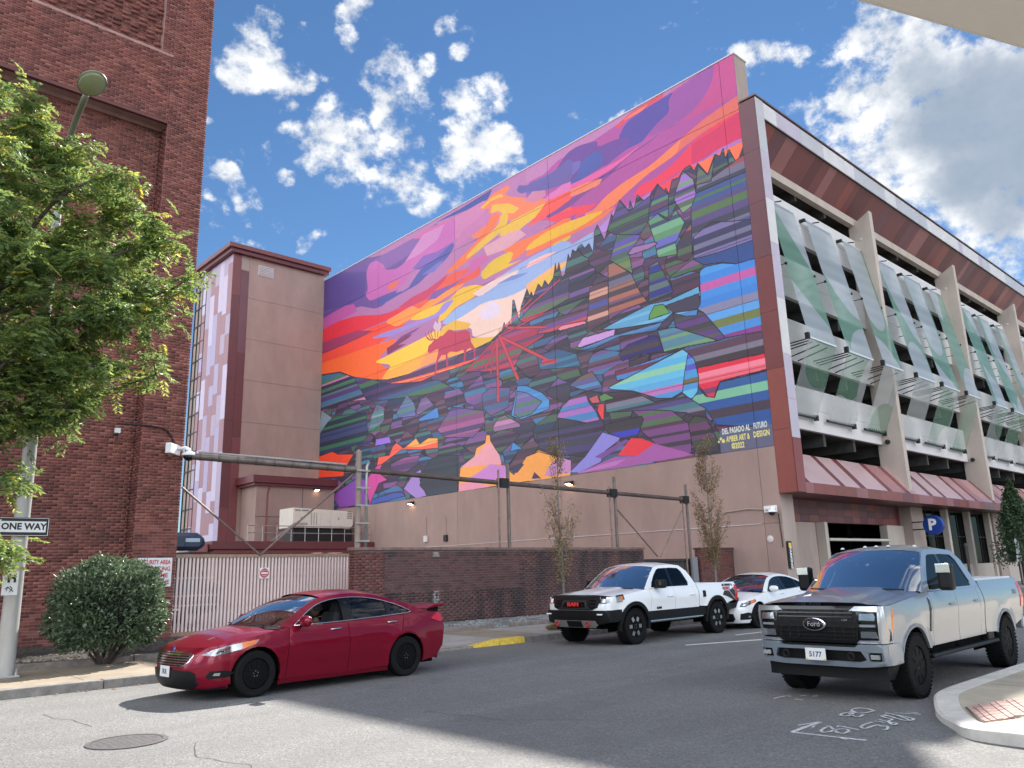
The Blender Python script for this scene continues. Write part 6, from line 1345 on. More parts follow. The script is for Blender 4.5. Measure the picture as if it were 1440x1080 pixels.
for p, q in ends:
    nsp = 25
    for s in range(nsp):
        c0 = np.array(p.lerp(q, rt.uniform(.1, 1.05)))+rn.normal(size=3)*(.13, .13, .10)
        d = rn.normal(size=3); d[2] = d[2]*.45-.35; d /= np.linalg.norm(d); Ls = rt.uniform(.20, .34); side = np.cross(d, (0, 0, 1)); side /= np.linalg.norm(side)+1e-6
        tb = rn.beta(2.2, 2.6)*.8+.04+(.2 if rn.rand() < .10 else 0)+(.45 if rn.rand() < .02 else 0)
        k = 9
        for i in range(k):
            f = (i+.6)/k; base = c0+d*Ls*f+np.array((0, 0, -.16*f*f*Ls))
            for sg_ in (-1, 1):
                Cs.append(base); As.append(side*sg_+d*.55+rn.normal(size=3)*.18+np.array((0, 0, -.22))); Ts.append(tb+rn.normal()*.08)
Cs = np.array(Cs); As = np.array(As); Ts = np.array(Ts)
leaves(Cs, As, (.092*(1+.25*rn.rand(len(Cs)))), .036, Ts, 'crown', M_LEAF, tr, seed=1)
# round shrub by the brick wall
bu = thing('shrub', (5.05, 17.35, .2), 'dense rounded dark green shrub before the brick wall', 'shrub')
M_SHRUB = leaf_mat('shrub_leaf', [(0, (.045, .08, .045)), (.5, (.10, .155, .08)), (1, (.28, .34, .22))], .36, .3)
rn = np.random.RandomState(8); N = 15000
u_ = rn.rand(N)*2*np.pi; v_ = np.arccos(1-rn.rand(N)*1.75); dirs = np.stack([np.sin(v_)*np.cos(u_), np.sin(v_)*np.sin(u_), np.cos(v_)], 1)
lump = np.array([noise.noise(Vector(d*2.3))*.20+noise.noise(Vector(d*5.5))*.16+noise.noise(Vector(d*11))*.13 for d in dirs]); rad = (1+lump)*(1-.30*rn.rand(N)**2.2)*(1+.16*(rn.rand(N) > .965)*rn.rand(N))
pts = np.stack([dirs[:, 0]*rad*.94, dirs[:, 1]*rad*.82, dirs[:, 2]*rad*(.86)], 1); sq = np.sign(pts)*np.abs(pts)**.78; pts = sq+np.array((5.05, 17.35, 1.17)); pts = pts[pts[:, 2] > .32]
ad = (pts-np.array((5.05, 17.35, .9)))*.8+rn.normal(size=pts.shape)*.55
leaves(pts, ad, .085*(1+.3*rn.rand(len(pts))), .042, rn.beta(2, 2, len(pts)), 'foliage', M_SHRUB, bu, seed=2)
st_ = MB()
for i in range(16):
    a = rt.uniform(0, 6.28); e = (5.05+.75*math.cos(a), 17.35+.6*math.sin(a), rt.uniform(.6, 1.5)); st_.tube([(5.05+.12*math.cos(a), 17.35+.12*math.sin(a), .15), (5.05+.4*math.cos(a), 17.35+.35*math.sin(a), .5), e], [.03, .022, .01], 5)
under(st_.build('stems', M_BARK), bu)['kind'] = 'stuff'
under(MB().lathe([(.001, -.6), (.5, -.45), (.68, 0), (.55, .45), (.001, .62)], (5.05, 17.35, 1.15), n=14).build('inner_core', mat('shrub_inside', (.008, .012, .008), .95), smooth=True), bu)  # near-black solid core filling the middle of the foliage
# slender street trees in brown leaf
def slender(x, y, h, w, name, label, nleaf, m, seed, z0=.13, bare=1.1):
    t = thing(name, (x, y, z0), label, 'tree'); r = random.Random(seed); rn = np.random.RandomState(seed); b = MB()
    tp = smooth_pts([(x, y, z0), (x+.03, y, z0+h*.3), (x-.03, y+.02, z0+h*.6), (x+.02, y, z0+h)], 5); k = len(tp); under(MB().tube(tp, [.05*(1-i/k*.9) for i in range(k)], 8).build('trunk', M_BARKG, smooth=True), t)
    Cs = []; As = []; Ts = []
    for i in range(34):
        f = r.uniform(.0, .97); zb = z0+bare+(h-bare)*f*.92; a = r.uniform(0, 6.28); out = w*(.35+.65*math.sin(min(1, (f+.12)/1.0)*3.0))*r.uniform(.45, 1.); L = (h-bare)*r.uniform(.16, .30)*(1-.5*f)
        p0 = Vector((x, y, zb)); p2 = p0+Vector((math.cos(a)*out, math.sin(a)*out, L)); p1 = p0+Vector((math.cos(a)*out*.55, math.sin(a)*out*.55, L*.3)); q = smooth_pts([p0, p1, p2], 4); b.tube(q, [.016*(1-j/len(q)*.8) for j in range(len(q))], 5)
        for s in range(nleaf):
            c = Vector(q[r.randint(2, len(q)-1)])+Vector((r.gauss(0, .07), r.gauss(0, .07), r.gauss(0, .1))); Cs.append(c); As.append((r.gauss(0, 1), r.gauss(0, 1), r.gauss(-.2, .8))); Ts.append(r.random())
    under(b.build('branches', M_BARKG, smooth=True), t)['kind'] = 'stuff'
    leaves(np.array([tuple(c) for c in Cs]), np.array(As), .062*(1+.4*rn.rand(len(Cs))), .036, np.array(Ts), 'crown', m, t, seed=seed); return t
M_BROWN = leaf_mat('brown_leaf', [(0, (.15, .09, .04)), (.5, (.30, .20, .08)), (.85, (.36, .27, .10)), (1, (.22, .24, .09))], .6, .3)
M_BROWN2 = leaf_mat('rust_leaf', [(0, (.15, .085, .05)), (.45, (.30, .18, .08)), (.75, (.26, .21, .08)), (1, (.15, .18, .06))], .6, .3)
slender(17.2, 16.6, 5.5, .62, 'young_tree', 'young tree with sparse brown leaves and bare top behind white pickup nose', 60, M_BROWN, 31)
slender(25.4, 16.8, 6.3, .78, 'young_tree', 'fuller rust leaved young tree before the garage corner', 150, M_BROWN2, 32)
M_GREEN2 = leaf_mat('dark_green_leaf', [(0, (.03, .065, .035)), (.6, (.06, .11, .05)), (1, (.13, .18, .07))], .45, .3)
t3 = thing('green_tree', (54.6, 14.9, .13), 'dark green pyramidal tree at the right edge by the garage', 'tree'); rn = np.random.RandomState(5); N = 9000
under(MB().tube([(54.6, 14.9, .1), (54.6, 14.9, 5.6)], [.1, .02], 8).build('trunk', M_BARK, smooth=True), t3)
f = rn.rand(N)**.8; ang = rn.rand(N)*6.283; rr_ = (1-f)**.8*1.5*(.35+.65*rn.rand(N)**.5)*(1+.25*np.sin(ang*5+f*20)); P = np.stack([54.6+rr_*np.cos(ang), 14.9+rr_*np.sin(ang), 1.3+4.8*f+.1*rn.normal(size=N)], 1)
leaves(P, rn.normal(size=(N, 3))+np.array((0, 0, -.3)), .16, .09, rn.beta(2, 2, N), 'crown', M_GREEN2, t3, seed=6)
# dry grass tuft by the far kerb
M_DRY = leaf_mat('dry_grass', [(0, (.20, .13, .06)), (1, (.36, .27, .14))], .8, .3); rn = np.random.RandomState(9); N = 1500
a = rn.rand(N)*6.283; rr_ = rn.rand(N)**.6; P = np.stack([15.9+.55*rr_*np.cos(a), 15.35+.32*rr_*np.sin(a), np.full(N, .13)], 1); ax_ = np.stack([rr_*np.cos(a)*.9+rn.normal(size=N)*.3, rr_*np.sin(a)*.9+rn.normal(size=N)*.3, np.ones(N)], 1)
q = leaves(P, ax_, .22*(1.2-rr_*.6), .012, rn.rand(N), 'grass_tuft', M_DRY, None, seed=9); tag(q, 'clump of dry straw coloured grass by the white pickup front tyre', 'grass'); del q['kind']
# signs and posts
ns = thing('no_parking_sign', (53.9, 14.9, .13), 'thin post with small white kerb sign at the right edge', 'sign')
MB().tube([(0, 0, 0), (0, 0, 2.7)], .05, 8).build('post', M_DGREY, ns)
MB().box(-.33, .33, -.08, -.05, 1.75, 2.6).build('board', M_SIGNW, ns, bevel=.01); MB().box(-.42, .42, -.08, -.05, 1.3, 1.68).build('lower_board', M_SIGNW, ns, bevel=.01)
text_mesh('P', .5, ns, 'letter', M_BLACK, (-.02, -.085, 2.2), FACE_S, depth=.001); MB().box(-.25, .25, -.09, -.082, 1.44, 1.54).build('arrow_bar', M_BLACK, ns)
mp_ = thing('meter_post', (46.8, 15.3, .13), 'plain grey post on the pavement before the garage columns', 'post'); MB().tube([(0, 0, 0), (0, 0, 2.2)], .07, 8).build('shaft', M_DGREY, mp_, True, angle=40)
MB().lathe([(.09, 0), (.09, .1), (.05, .16), (.001, .17)], (0, 0, 2.2), n=10).build('cap', M_DGREY, mp_, True, angle=40)
bo = thing('bollard', (8.16, 16.2, .13), 'rusty round topped bollard behind the red sedan windscreen', 'bollard')
MB().lathe([(.14, 0), (.13, .8), (.16, .82), (.16, .9), (.13, 1.0), (.07, 1.06), (.001, 1.08)], n=18).build('body', mat('rusty_iron', (.17, .105, .08), .75, .2, var=.4, vscale=9), bo, True, angle=50)
MB().lathe([(.135, .5), (.141, .5), (.14, .6), (.134, .6)], n=18).build('band', M_SIGNW, bo)
# entrance canopy over the camera's corner, upper right
cp = thing('entrance_canopy', (6.0, -.2, 0), 'cream entrance canopy edge overhead in the upper right corner', 'canopy')
M_SOFF = mat('cream_soffit', col(214, 206, 194), .8, var=.05, vscale=1, bump=.05)
e0 = Vector((2.60, .93, 3.6)); e1 = Vector((3.40, .61, 3.6)); dd = (e1-e0).normalized(); pA = e0-dd*3.2; pB = e0+dd*7.0; nn_ = Vector((-dd.y, dd.x, 0)) * (-1 if Vector((-dd.y, dd.x, 0)).dot(Vector((.66, .71, 0))) > 0 else 1)
b = MB().prism([(0, 0), (1, 0), (1, 1), (0, 1)], pA, pB-pA, nn_*3.0, (0, 0, .35)); under(b.build('soffit', M_SOFF, bevel=.03, recalc=True), cp)
for k in (.25, .8): c = pA.lerp(pB, k)+nn_*2.6; under(MB().box(c.x-.2, c.x+.2, c.y-.2, c.y+.2, .0, 3.59).build('column', M_SOFF), cp)

# ------------------------------------------------------------------ vehicles (front towards -X, x measured back from the nose)
M_TYRE = mat('tyre_rubber', (.010, .010, .0105), .88, bump=.15, bscale=60, var=.2, vscale=12, spec=.15)
M_RIMB = mat('black_alloy', (.006, .006, .007), .55, .0, spec=.1); M_RIMG = mat('machined_alloy', (.45, .45, .46), .3, .9); M_CHROME = mat('chrome', (.75, .76, .78), .12, 1.)
M_BLKP = mat('black_plastic', (.007, .007, .0075), .5, var=.2, vscale=5, spec=.25); M_GLOSSB = mat('gloss_black', (.005, .005, .006), .14, spec=.4); M_UNDER = mat('underbody', (.004, .004, .004), .95, spec=.1)
M_LENS = glass_mat('lamp_lens_clear', (.9, .92, .95), .9, .03, 1.2); M_LAMPIN = mat('lamp_reflector', (.42, .43, .44), .22, .8); M_AMBER = mat('amber_lens', (.70, .16, .02), .2, coat=.5); M_REDL = mat('red_lens', (.50, .012, .018), .15, coat=.8)
M_PLATE = mat('licence_plate', (.66, .66, .64), .5); M_BLUEL = mat('plate_ink', (.03, .05, .18), .6)
M_WIND = glass_mat('windscreen', (.55, .66, .70), .75, .015, .6); M_SIDEG = glass_mat('side_glass', (.72, .80, .84), .85, .015, 1.1); M_TINT = glass_mat('tinted_glass', (.05, .055, .06), .4, .015, .5)
M_SEAT = mat('seat_cloth', (.025, .025, .027), .85); M_DASH = mat('dashboard', (.018, .018, .019), .7)
M_PRED = mat('cherry_paint', (.20, .002, .018), .30, .30, coat=.6, var=.03, spec=.2); M_PSIL = mat('ice_grey_paint', (.225, .258, .30), .30, .30, coat=.7, spec=.4); M_PWHT = mat('white_paint', (.80, .81, .82), .35, coat=1.0); M_PPEARL = mat('pearl_white_paint', (.74, .75, .76), .35, coat=1.0)
class Veh:
    def __init__(s, root, wt, plan, D, n, rake, extra=None):
        s.root, s.wt, s.plan, s.D, s.n, s.rake, s.extra = root, wt, plan, D, n, rake, extra
    def W(s, x, z): return sinterp(s.wt, z)*sinterp(s.plan, x)+(s.extra(x, z) if s.extra else 0)
    def side(s, name, poly, m, holes=(), off=0., step=.085, depth=.03, label=None, parent=None, sides=(-1, 1), smooth=True):
        out = []
        for sg in sides:
            b = MB(); panel_mesh(b, poly, lambda u, v: (u, sg*(s.W(u, v)+off), v), step, holes, (lambda p: Vector((0, -sg*depth, 0))) if depth else None, flip=(sg > 0))
            o = b.build(name, m, parent[sg] if isinstance(parent, dict) else (parent or s.root), smooth, angle=38); out.append(o)
            if label: o['label'] = label
        return {sg: o for sg, o in zip(sides, out)}
    def fx(s, y, z):
        W0 = s.W(s.D, z); t = min(1., abs(y)/W0); k = (1-t**s.n)**(1/s.n)
        return s.D-s.D*k+sinterp(s.rake, z)*k
    def wrap(s, t, z, off=0.):
        """t: degrees of arc round the nose (0 centre, 90 flank), beyond 90: .01 m per unit along the flank"""
        sg = -1 if t < 0 else 1; a = abs(t)
        if a <= 90:
            W0 = s.W(s.D, z); sn, c = math.sin(R(a)), max(0., math.cos(R(a))); return (s.D-s.D*c**(2/s.n)+sinterp(s.rake, z)*c-off*c, sg*(W0*sn**(2/s.n)+off*sn), z)
        x = s.D+(a-90)/100; return (x, sg*(s.W(x, z)+off), z)
    def nose(s, name, poly, m, off=0., step=3.5, parent=None, depth=.03, mirror=True, label=None, zs=40.):
        out = []
        for sg in ((-1, 1) if mirror else (1,)):
            b = MB(); pl = [(p[0], p[1]*zs) for p in poly]
            panel_mesh(b, pl, lambda u, v: s.wrap(sg*u, v/zs, off), step, (), (lambda p: Vector((depth, 0, 0))) if depth else None, flip=(sg < 0))
            o = b.build(name, m, parent or s.root, True, angle=38, label=label); out.append(o)
        return out
    def front(s, name, poly, m, off=0., step=.1, parent=None, depth=.04, holes=(), mirror=False, label=None):
        out = []
        for sg in ((-1, 1) if mirror else (1,)):
            b = MB(); panel_mesh(b, poly, lambda u, v: (s.fx(u, v)-off, sg*u, v), step, holes, (lambda p: Vector((depth, 0, 0))) if depth else None, flip=(sg < 0))
            out.append(b.build(name, m, parent or s.root, True, angle=38, label=label))
        return out
def arc(cx, cz, r, a0, a1, n=14): return [(cx+r*math.cos(R(a0+(a1-a0)*i/n)), cz+r*math.sin(R(a0+(a1-a0)*i/n))) for i in range(n+1)]
def make_wheel(root, x, y, r, w, sg, style, rim_m, rr=.66, wid=.03):
    """wheel = brake drum/hub with tyre and rim under it; axis along y, outer face towards sg"""
    hub = MB().lathe([(.001, -.05), (rr*r*.9, -.05), (rr*r*.9, .02), (.001, .02)], n=24, axis='y').build('wheel', M_UNDER, root, loc=(x, y, r))
    h = w/2; pr = [(rr*r, -h*.92), (r*.90, -h), (r*.985, -h*.8), (r, -h*.45), (r, h*.45), (r*.985, h*.8), (r*.90, h), (rr*r, h*.92)]
    ty = MB().lathe(pr, n=44, axis='y', close=True)
    if style != 'sedan':
        for k in range(44):
            for q in (-1, 1):
                a = 2*math.pi*(k+.25*q)/44; c = Vector((math.cos(a), 0, math.sin(a))); ty.obox(c*r*.985+Vector((0, q*h*.78, 0)), .028, .07, .03, Matrix.Rotation(-a, 3, 'Y'))
    ty.build('tyre', M_TYRE, hub, True, angle=30)
    b = MB(); f = sg*(h*.78)
    b.lathe([(rr*r*1.0, -f-.012*sg), (rr*r*1.03, -f), (rr*r*.96, -f+.004*sg), (rr*r*.93, -f+.04*sg)], n=44, axis='y'); b.lathe([(rr*r*.97, -f), (rr*r*.93, f)], n=32, axis='y')
    ns = {'sedan': 10, 'silver': 8, 'ram': 6}[style]; R0 = rr*r*.95
    for k in range(ns):
        a = 2*math.pi*k/ns
        for dq in ((-.11, .11) if style == 'sedan' else (-.13, .13)):
            p0 = Vector((math.cos(a+dq*1.6)*R0*.22, f*.96, math.sin(a+dq*1.6)*R0*.22)); p1 = Vector((math.cos(a+dq)*R0, f*.90, math.sin(a+dq)*R0))
            b.bar(p0, p1, wid if style == 'sedan' else wid*1.4, .035, up=(0, 1, 0))
    b.lathe([(.001, -f-.0*sg), (R0*.27, -f), (R0*.3, -f+.05*sg)], n=24, axis='y')
    b.build('rim', rim_m, hub, True, angle=25)
    lg = MB()
    for k in range(5 if style == 'sedan' else 8):
        a = 2*math.pi*(k+.3)/(5 if style == 'sedan' else 8); lg.lathe([(.012, 0), (.012, .015), (.001, .017)], (math.cos(a)*R0*.2, f+.003*sg, math.sin(a)*R0*.2), 'y', 6)
    lg.build('wheel_nuts', M_RIMG, hub)['kind'] = 'stuff'
    if style == 'ram':
        c = MB()
        for k in range(6):
            a = 2*math.pi*k/6; p0 = Vector((math.cos(a)*R0*.55, f*1.03, math.sin(a)*R0*.55)); p1 = Vector((math.cos(a)*R0*.98, f*1.0, math.sin(a)*R0*.98)); c.bar(p0, p1, .085, .02, up=(0, 1, 0))
        c.build('spoke_faces', M_RIMG, hub)
    return hub
def seat(root, x, y, rec=.25, s=1.0):
    b = MB(); b.obox((x, y, .52*s), .50, .50, .16, Matrix.Rotation(-.08, 3, 'Y')); st = b.build('seat', M_SEAT, root, bevel=.05)
    MB().obox((x+.34, y, .84*s), .16, .48, .62, Matrix.Rotation(.28, 3, 'Y')).build('backrest', M_SEAT, st, bevel=.06); MB().obox((x+.47, y, 1.20*s), .10, .25, .19, Matrix.Rotation(.25, 3, 'Y')).build('headrest', M_SEAT, st, bevel=.04)
def plate(root, x, y, z, txt, w=.31, h=.155):
    p = MB().box(x-.012, x, y-w/2, y+w/2, z-h/2, z+h/2).build('licence_plate', M_PLATE, root, bevel=.004)
    o = text_mesh(txt, h*.62, p, 'lettering', M_BLUEL, (x-.0135, y, z-.004), FACE_W, depth=.001, bold=.002); return p
# ---------------------------------------------------------------- sedan
def sedan(name, loc, rz, label, paint, kind, scale=.965):
    root = thing(name, loc, label, 'car', None, rz); root.scale = (scale,)*3
    wt = [(.14, .84), (.22, .875), (.34, .90), (.48, .915), (.62, .925), (.76, .918), (.90, .895), (.99, .862), (1.05, .835), (1.2, .755), (1.40, .625), (1.50, .56)]
    plan = [(.4, .905), (.75, .965), (1.2, .992), (1.9, 1.), (3.1, 1.), (3.8, .99), (4.4, .94), (4.87, .86)]
    fa, ra, wr = (.97, .335), (3.82, .335), .335
    def ext(x, z):
        q = .011*math.exp(-((z-(.735+.02*(x-1.5)))/.05)**2)-.016*math.exp(-((z-.36)/.09)**2)*max(0, min(1, (x-1.3)*5, (3.5-x)*5))
        for cx, cz in (fa, ra): d = math.hypot(x-cx, z-cz); q += .022*math.exp(-((d-.42)/.09)**2) if z < .85 else 0
        return q
    v = Veh(root, wt, plan, .56, 2.5, [(.15, .12), (.24, .05), (.36, .0), (.5, .0), (.6, .03), (.68, .07), (.76, .17), (.85, .3)], ext)
    He = [(.56, .795), (.9, .865), (1.3, .935), (1.5, .962)]
    rail = [(1.36, .975), (1.6, 1.13), (1.9, 1.285), (2.2, 1.385), (2.6, 1.43), (3.0, 1.425), (3.4, 1.365), (3.8, 1.255), (4.1, 1.150), (4.32, 1.075)]
    hood_edge = [(x, sinterp(He, x)) for x in (1.42, 1.2, .95, .75, .56)]
    archF = arc(*fa, .392, 197, -17); archR = arc(*ra, .392, 197, -17)
    # flank panels
    v.side('front_fender', [(.56, .24)]+archF+[(1.462, .205), (1.475, .5), (1.49, .8), (1.515, .962)]+hood_edge, paint)
    fd = v.side('front_door', [(1.47, .205), (2.60, .20), (2.615, .55), (2.60, .985), (2.2, .975), (1.525, .955), (1.498, .8), (1.483, .5)], paint)
    rd = v.side('rear_door', [(2.608, .20), (3.42, .205)]+[p for p in arc(*ra, .40, 198, 118, 10)][1:]+[(3.70, .80), (3.80, 1.035), (3.2, 1.008), (2.608, .985), (2.623, .55)], paint)
    v.side('rear_quarter', [p for p in arc(*ra, .392, 117, -17, 12)]+[(4.55, .26), (4.72, .45), (4.76, .78), (4.70, .97), (4.62, 1.04), (4.34, 1.066), (3.812, 1.042), (3.712, .80)], paint)
    v.side('rocker', [(1.35, .14), (3.42, .14), (3.42, .198), (1.46, .202), (1.36, .22)], paint, off=.004)
    dlo = smooth_pts([(1.60, .985, 0), (1.84, 1.155, 0), (2.10, 1.285, 0), (2.45, 1.358, 0), (2.9, 1.368, 0), (3.3, 1.318, 0), (3.7, 1.205, 0), (3.98, 1.085, 0)], 4); dlo = [(p[0], p[1]) for p in dlo]+[(3.9, 1.062), (3.2, 1.028), (2.6, 1.005), (2.0, .990)]
    up = [(1.36, .973)]+[(p[0], p[1]) for p in smooth_pts([(a, b_, 0) for a, b_ in rail], 3)]+[(4.32, 1.068), (3.8, 1.043), (3.2, 1.012), (2.6, .989), (2.0, .976), (1.52, .960), (1.42, .962)]
    v.side('roof_pillar_frame', up, paint, holes=[dlo], step=.11)
    def clipx(poly, a, c): return [p for p in poly if a <= p[0] <= c]
    top = [p for p in dlo if p[1] > sinterp([(1.5, .98), (2.6, 1.02), (3.2, 1.045), (4, 1.09)], p[0])+.004]
    def tz(x): return interp(sorted(top), x)-.004
    def bz(x): return interp([(1.5, .988), (2.0, .992), (2.6, 1.007), (3.2, 1.030), (3.9, 1.064)], x)
    def pane(a, c, n=9): xs = [a+(c-a)*i/n for i in range(n+1)]; return [(x, bz(x)) for x in xs]+[(x, max(bz(x)+.004, tz(x))) for x in xs[::-1]]
    # driver's window is down on the red car
    if kind != 'red': v.side('front_window', pane(1.63, 2.53), M_SIDEG, off=-.012, depth=0, parent=fd)
    else: v.side('front_window', pane(1.63, 2.53), M_SIDEG, off=-.012, depth=0, parent=fd, sides=(1,)); v.side('quarter_glass', pane(1.63, 1.80, 4), M_SIDEG, off=-.012, depth=0, parent=fd, sides=(-1,))
    v.side('rear_window', pane(2.74, 3.44), M_SIDEG if kind == 'red' else M_TINT, off=-.012, depth=0, parent=rd); v.side('quarter_glass', pane(3.54, 3.94), M_SIDEG if kind == 'red' else M_TINT, off=-.012, depth=0)
    v.side('door_pillar', pane(2.535, 2.735), M_GLOSSB, off=-.006, depth=.05); v.side('rear_pillar', pane(3.445, 3.535), M_GLOSSB, off=-.006, depth=.05); v.side('window_divider', pane(1.80, 1.83, 3), M_GLOSSB, off=-.008, depth=.03)
    for sg in (-1, 1):
        pts = [(p[0], sg*(v.W(p[0], p[1])+.004), p[1]) for p in dlo]+[(dlo[0][0], sg*(v.W(*dlo[0])+.004), dlo[0][1])]
        MB().tube(pts, .0085, 5).build('window_trim', M_CHROME if kind == 'red' else M_GLOSSB, root, True)
    # hood, windscreen, roof, rear glass, deck
    def hood(u, w):
        t = w*2-1; a = v.wrap(90*t, .745+.05*abs(t)**2); xe = .56+(1.42-.56)*u; ze = sinterp(He, xe); e = (xe, v.W(xe, ze)*(1 if t > 0 else -1), ze)
        xr = 1.20+.22*t*t; zr = 1.005-.045*t*t; yr = t*v.W(1.42, .96)
        f = Vector(a); r = Vector((xr, yr, zr)); p = f.lerp(r, u); p.z += .045*math.sin(math.pi*u)*(1-t*t*.9)+.012*math.exp(-((abs(t)-.62)/.07)**2)*math.sin(math.pi*min(1, u*1.1))
        k = abs(t)**8; ed = Vector((xe, (v.W(xe, ze))*(1 if t > 0 else -1), ze)); return tuple(p.lerp(ed, k))
    MB().grid(hood, 14, 22, flip=True).build('hood', paint, root, True)
    def wind(u, w):
        t = w*2-1; e = [(1.38, .985), (1.6, 1.12), (1.9, 1.275), (2.2, 1.378)]; xe = 1.38+.82*u; ze = sinterp(e, xe); ye = v.W(xe, ze)-.012
        xc = xe-.20*(1-u)-.07; zc = ze+.025+.03*u; k = t*t; return (xc+(xe-xc)*k, ye*t, zc+(ze-zc)*k)
    MB().grid(wind, 10, 16, flip=True).build('windscreen', M_WIND if kind == 'red' else glass_mat('dark_windscreen', (.3, .36, .36), .6, .02, .3), root, True)
    def cowl(u, w): t = w*2-1; a = wind(0, w); return (a[0]-.10*(1-u), a[1], a[2]-.012-.02*(1-u))
    MB().grid(cowl, 2, 14, flip=True).build('cowl', M_BLKP, root, True)
    for y0 in (-.35, .28): MB().bar((1.24, y0-.3, 1.012), (1.22, y0+.28, 1.022), .02, .015).build('wiper', M_BLKP, root)
    def roof(u, w):
        t = w*2-1; xe = 2.2+1.25*u; ze = sinterp(rail, xe); ye = v.W(xe, ze)-.006; xc = xe-.07+.12*u; zc = ze+.06+.012*math.sin(math.pi*u); k = t*t; return (xc+(xe-xc)*k, ye*t, zc+(ze-zc)*k**1.6)
    MB().grid(roof, 10, 16, flip=True).build('roof', paint, root, True)
    def rear(u, w):
        t = w*2-1; xe = 3.45+.87*u; ze = sinterp(rail, xe); ye = v.W(xe, ze)-.012; xc = xe+.05+.05*u; zc = ze+.06-.05*u; k = t*t; return (xc+(xe-xc)*k, ye*t, zc+(ze-zc)*k**1.6)
    MB().grid(rear, 8, 14, flip=True).build('rear_window', M_TINT, root, True)
    def deck(u, w):
        t = w*2-1; xe = 4.32+.38*u; ze = 1.07-.03*u; return (xe+.08*(1-t*t), t*(v.W(xe, ze)-.004), ze+.015*(1-t*t)+(.03*u if kind == 'red' else 0))
    MB().grid(deck, 5, 12, flip=True).build('trunk_lid', paint, root, True)
    def rfas(u, w):
        a = (w*2-1)*90; z = .22+.82*u; W0 = v.W(4.6, z); sn, c = math.sin(R(abs(a))), math.cos(R(a)); xr = interp([(.22, 4.72), (.5, 4.87), (.8, 4.86), (1.05, 4.76)], z); return (4.60+(xr-4.60)*max(0, c)**.8, (1 if a > 0 else -1)*W0*.965*sn**.8, z)
    MB().grid(rfas, 8, 20, flip=True).build('rear_bumper', paint, root, True)
    if kind == 'red':
        MB().prism([(4.42, 1.095), (4.80, 1.135), (4.90, 1.165), (4.88, 1.18), (4.6, 1.165), (4.42, 1.11)], (0, -.72, 0), (1, 0, 0), (0, 0, 1), (0, 1.44, 0)).build('spoiler', paint, root, bevel=.01, recalc=True)
        for sg in (-1, 1): MB().box(4.55, 4.78, sg*.6-.02, sg*.6+.02, 1.04, 1.13).build('spoiler_leg', M_GLOSSB, root)
    v.side('tail_lamp', [(4.42, .93), (4.66, .86), (4.74, .90), (4.70, 1.02), (4.60, 1.03)], M_REDL, off=.014, step=.08)
    # nose
    def fas(u, w):
        a = (w*2-1)*90; z = .17+(.745+.05*(a/90)**2-.17)*u; return v.wrap(a, z)
    nb = MB().grid(fas, 10, 40, flip=True).build('front_bumper', paint, root, True)
    if kind == 'red':
        v.nose('headlamp_housing', [(50, .655), (62, .72), (90, .775), (116, .81), (130, .825), (124, .765), (104, .705), (88, .675), (70, .635)], M_LAMPIN, off=.003)
        v.nose('headlamp', [(50, .655), (62, .72), (90, .775), (104, .793), (104, .705), (88, .675), (70, .635)], M_LENS, off=.008, depth=.01)
        v.nose('indicator', [(106, .796), (116, .81), (130, .825), (124, .765), (106, .71)], M_AMBER, off=.008, depth=.01)
        v.nose('projector', [(70, .66), (76, .675), (82, .675), (82, .71), (74, .71)], M_GLOSSB, off=.0055, depth=.0); 
        gr = v.nose('grille_surround', [(0, .49), (24, .49), (33, .56), (38, .655), (30, .685), (0, .69)], M_CHROME, off=.006); gb = v.nose('grille_back', [(0, .50), (23, .50), (31, .565), (36, .65), (29, .675), (0, .68)], M_GLOSSB, off=.010)
        for i in range(5):
            z = .515+.034*i; e = interp([(.5, 23), (.57, 31), (.65, 36), (.68, 30)], z); v.nose('grille_bar', [(0, z), (e-.5, z), (e, z+.017), (0, z+.017)], M_CHROME, off=.022, step=10)
        v.nose('lower_intake', [(0, .20), (38, .20), (47, .25), (44, .40), (36, .44), (0, .45)], M_BLKP, off=.022)
        v.nose('fog_pocket', [(60, .36), (66, .43), (84, .43), (94, .39), (88, .33), (64, .32)], M_BLKP, off=.005)
        v.nose('fog_lamp', [(70, .365), (72, .40), (80, .40), (79, .36)], M_LAMPIN, off=.010, depth=.0)
        plate(root, -.03, -.02, .42, '7KR')
        MB().lathe([(.001, .0), (.045, .0), (.05, -.008), (.001, -.012)], n=20, axis='x').build('badge', mat('blue_oval', (.02, .06, .25), .2, coat=1.), root, True, loc=(.095, 0, .715), )
        v.nose('splitter', [(0, .165), (60, .165), (86, .18), (86, .205), (60, .19), (0, .19)], M_BLKP, off=.012)
    else:
        v.nose('headlamp_housing', [(54, .60), (58, .69), (90, .755), (112, .79), (112, .735), (90, .66), (70, .60)], M_BLKP, off=.004); v.nose('headlamp', [(56, .61), (60, .685), (84, .735), (86, .655), (70, .608)], M_LENS, off=.010, depth=.01)
        v.nose('projector', [(62, .63), (64, .675), (74, .69), (74, .63)], M_LAMPIN, off=.007, depth=0); v.nose('indicator', [(92, .675), (92, .757), (108, .785), (110, .74)], M_AMBER, off=.009, depth=.01)
        v.nose('grille_back', [(0, .50), (26, .50), (34, .57), (30, .66), (0, .68)], M_GLOSSB, off=.008); v.nose('lower_intake', [(0, .2), (36, .2), (42, .28), (38, .42), (0, .44)], M_BLKP, off=.008)
        v.nose('fog_pocket', [(54, .26), (56, .42), (80, .45), (96, .40), (98, .33), (88, .26)], M_BLKP, off=.006); v.nose('fog_lamp', [(80, .31), (80, .36), (89, .36), (89, .31)], M_LAMPIN, off=.012, depth=0)
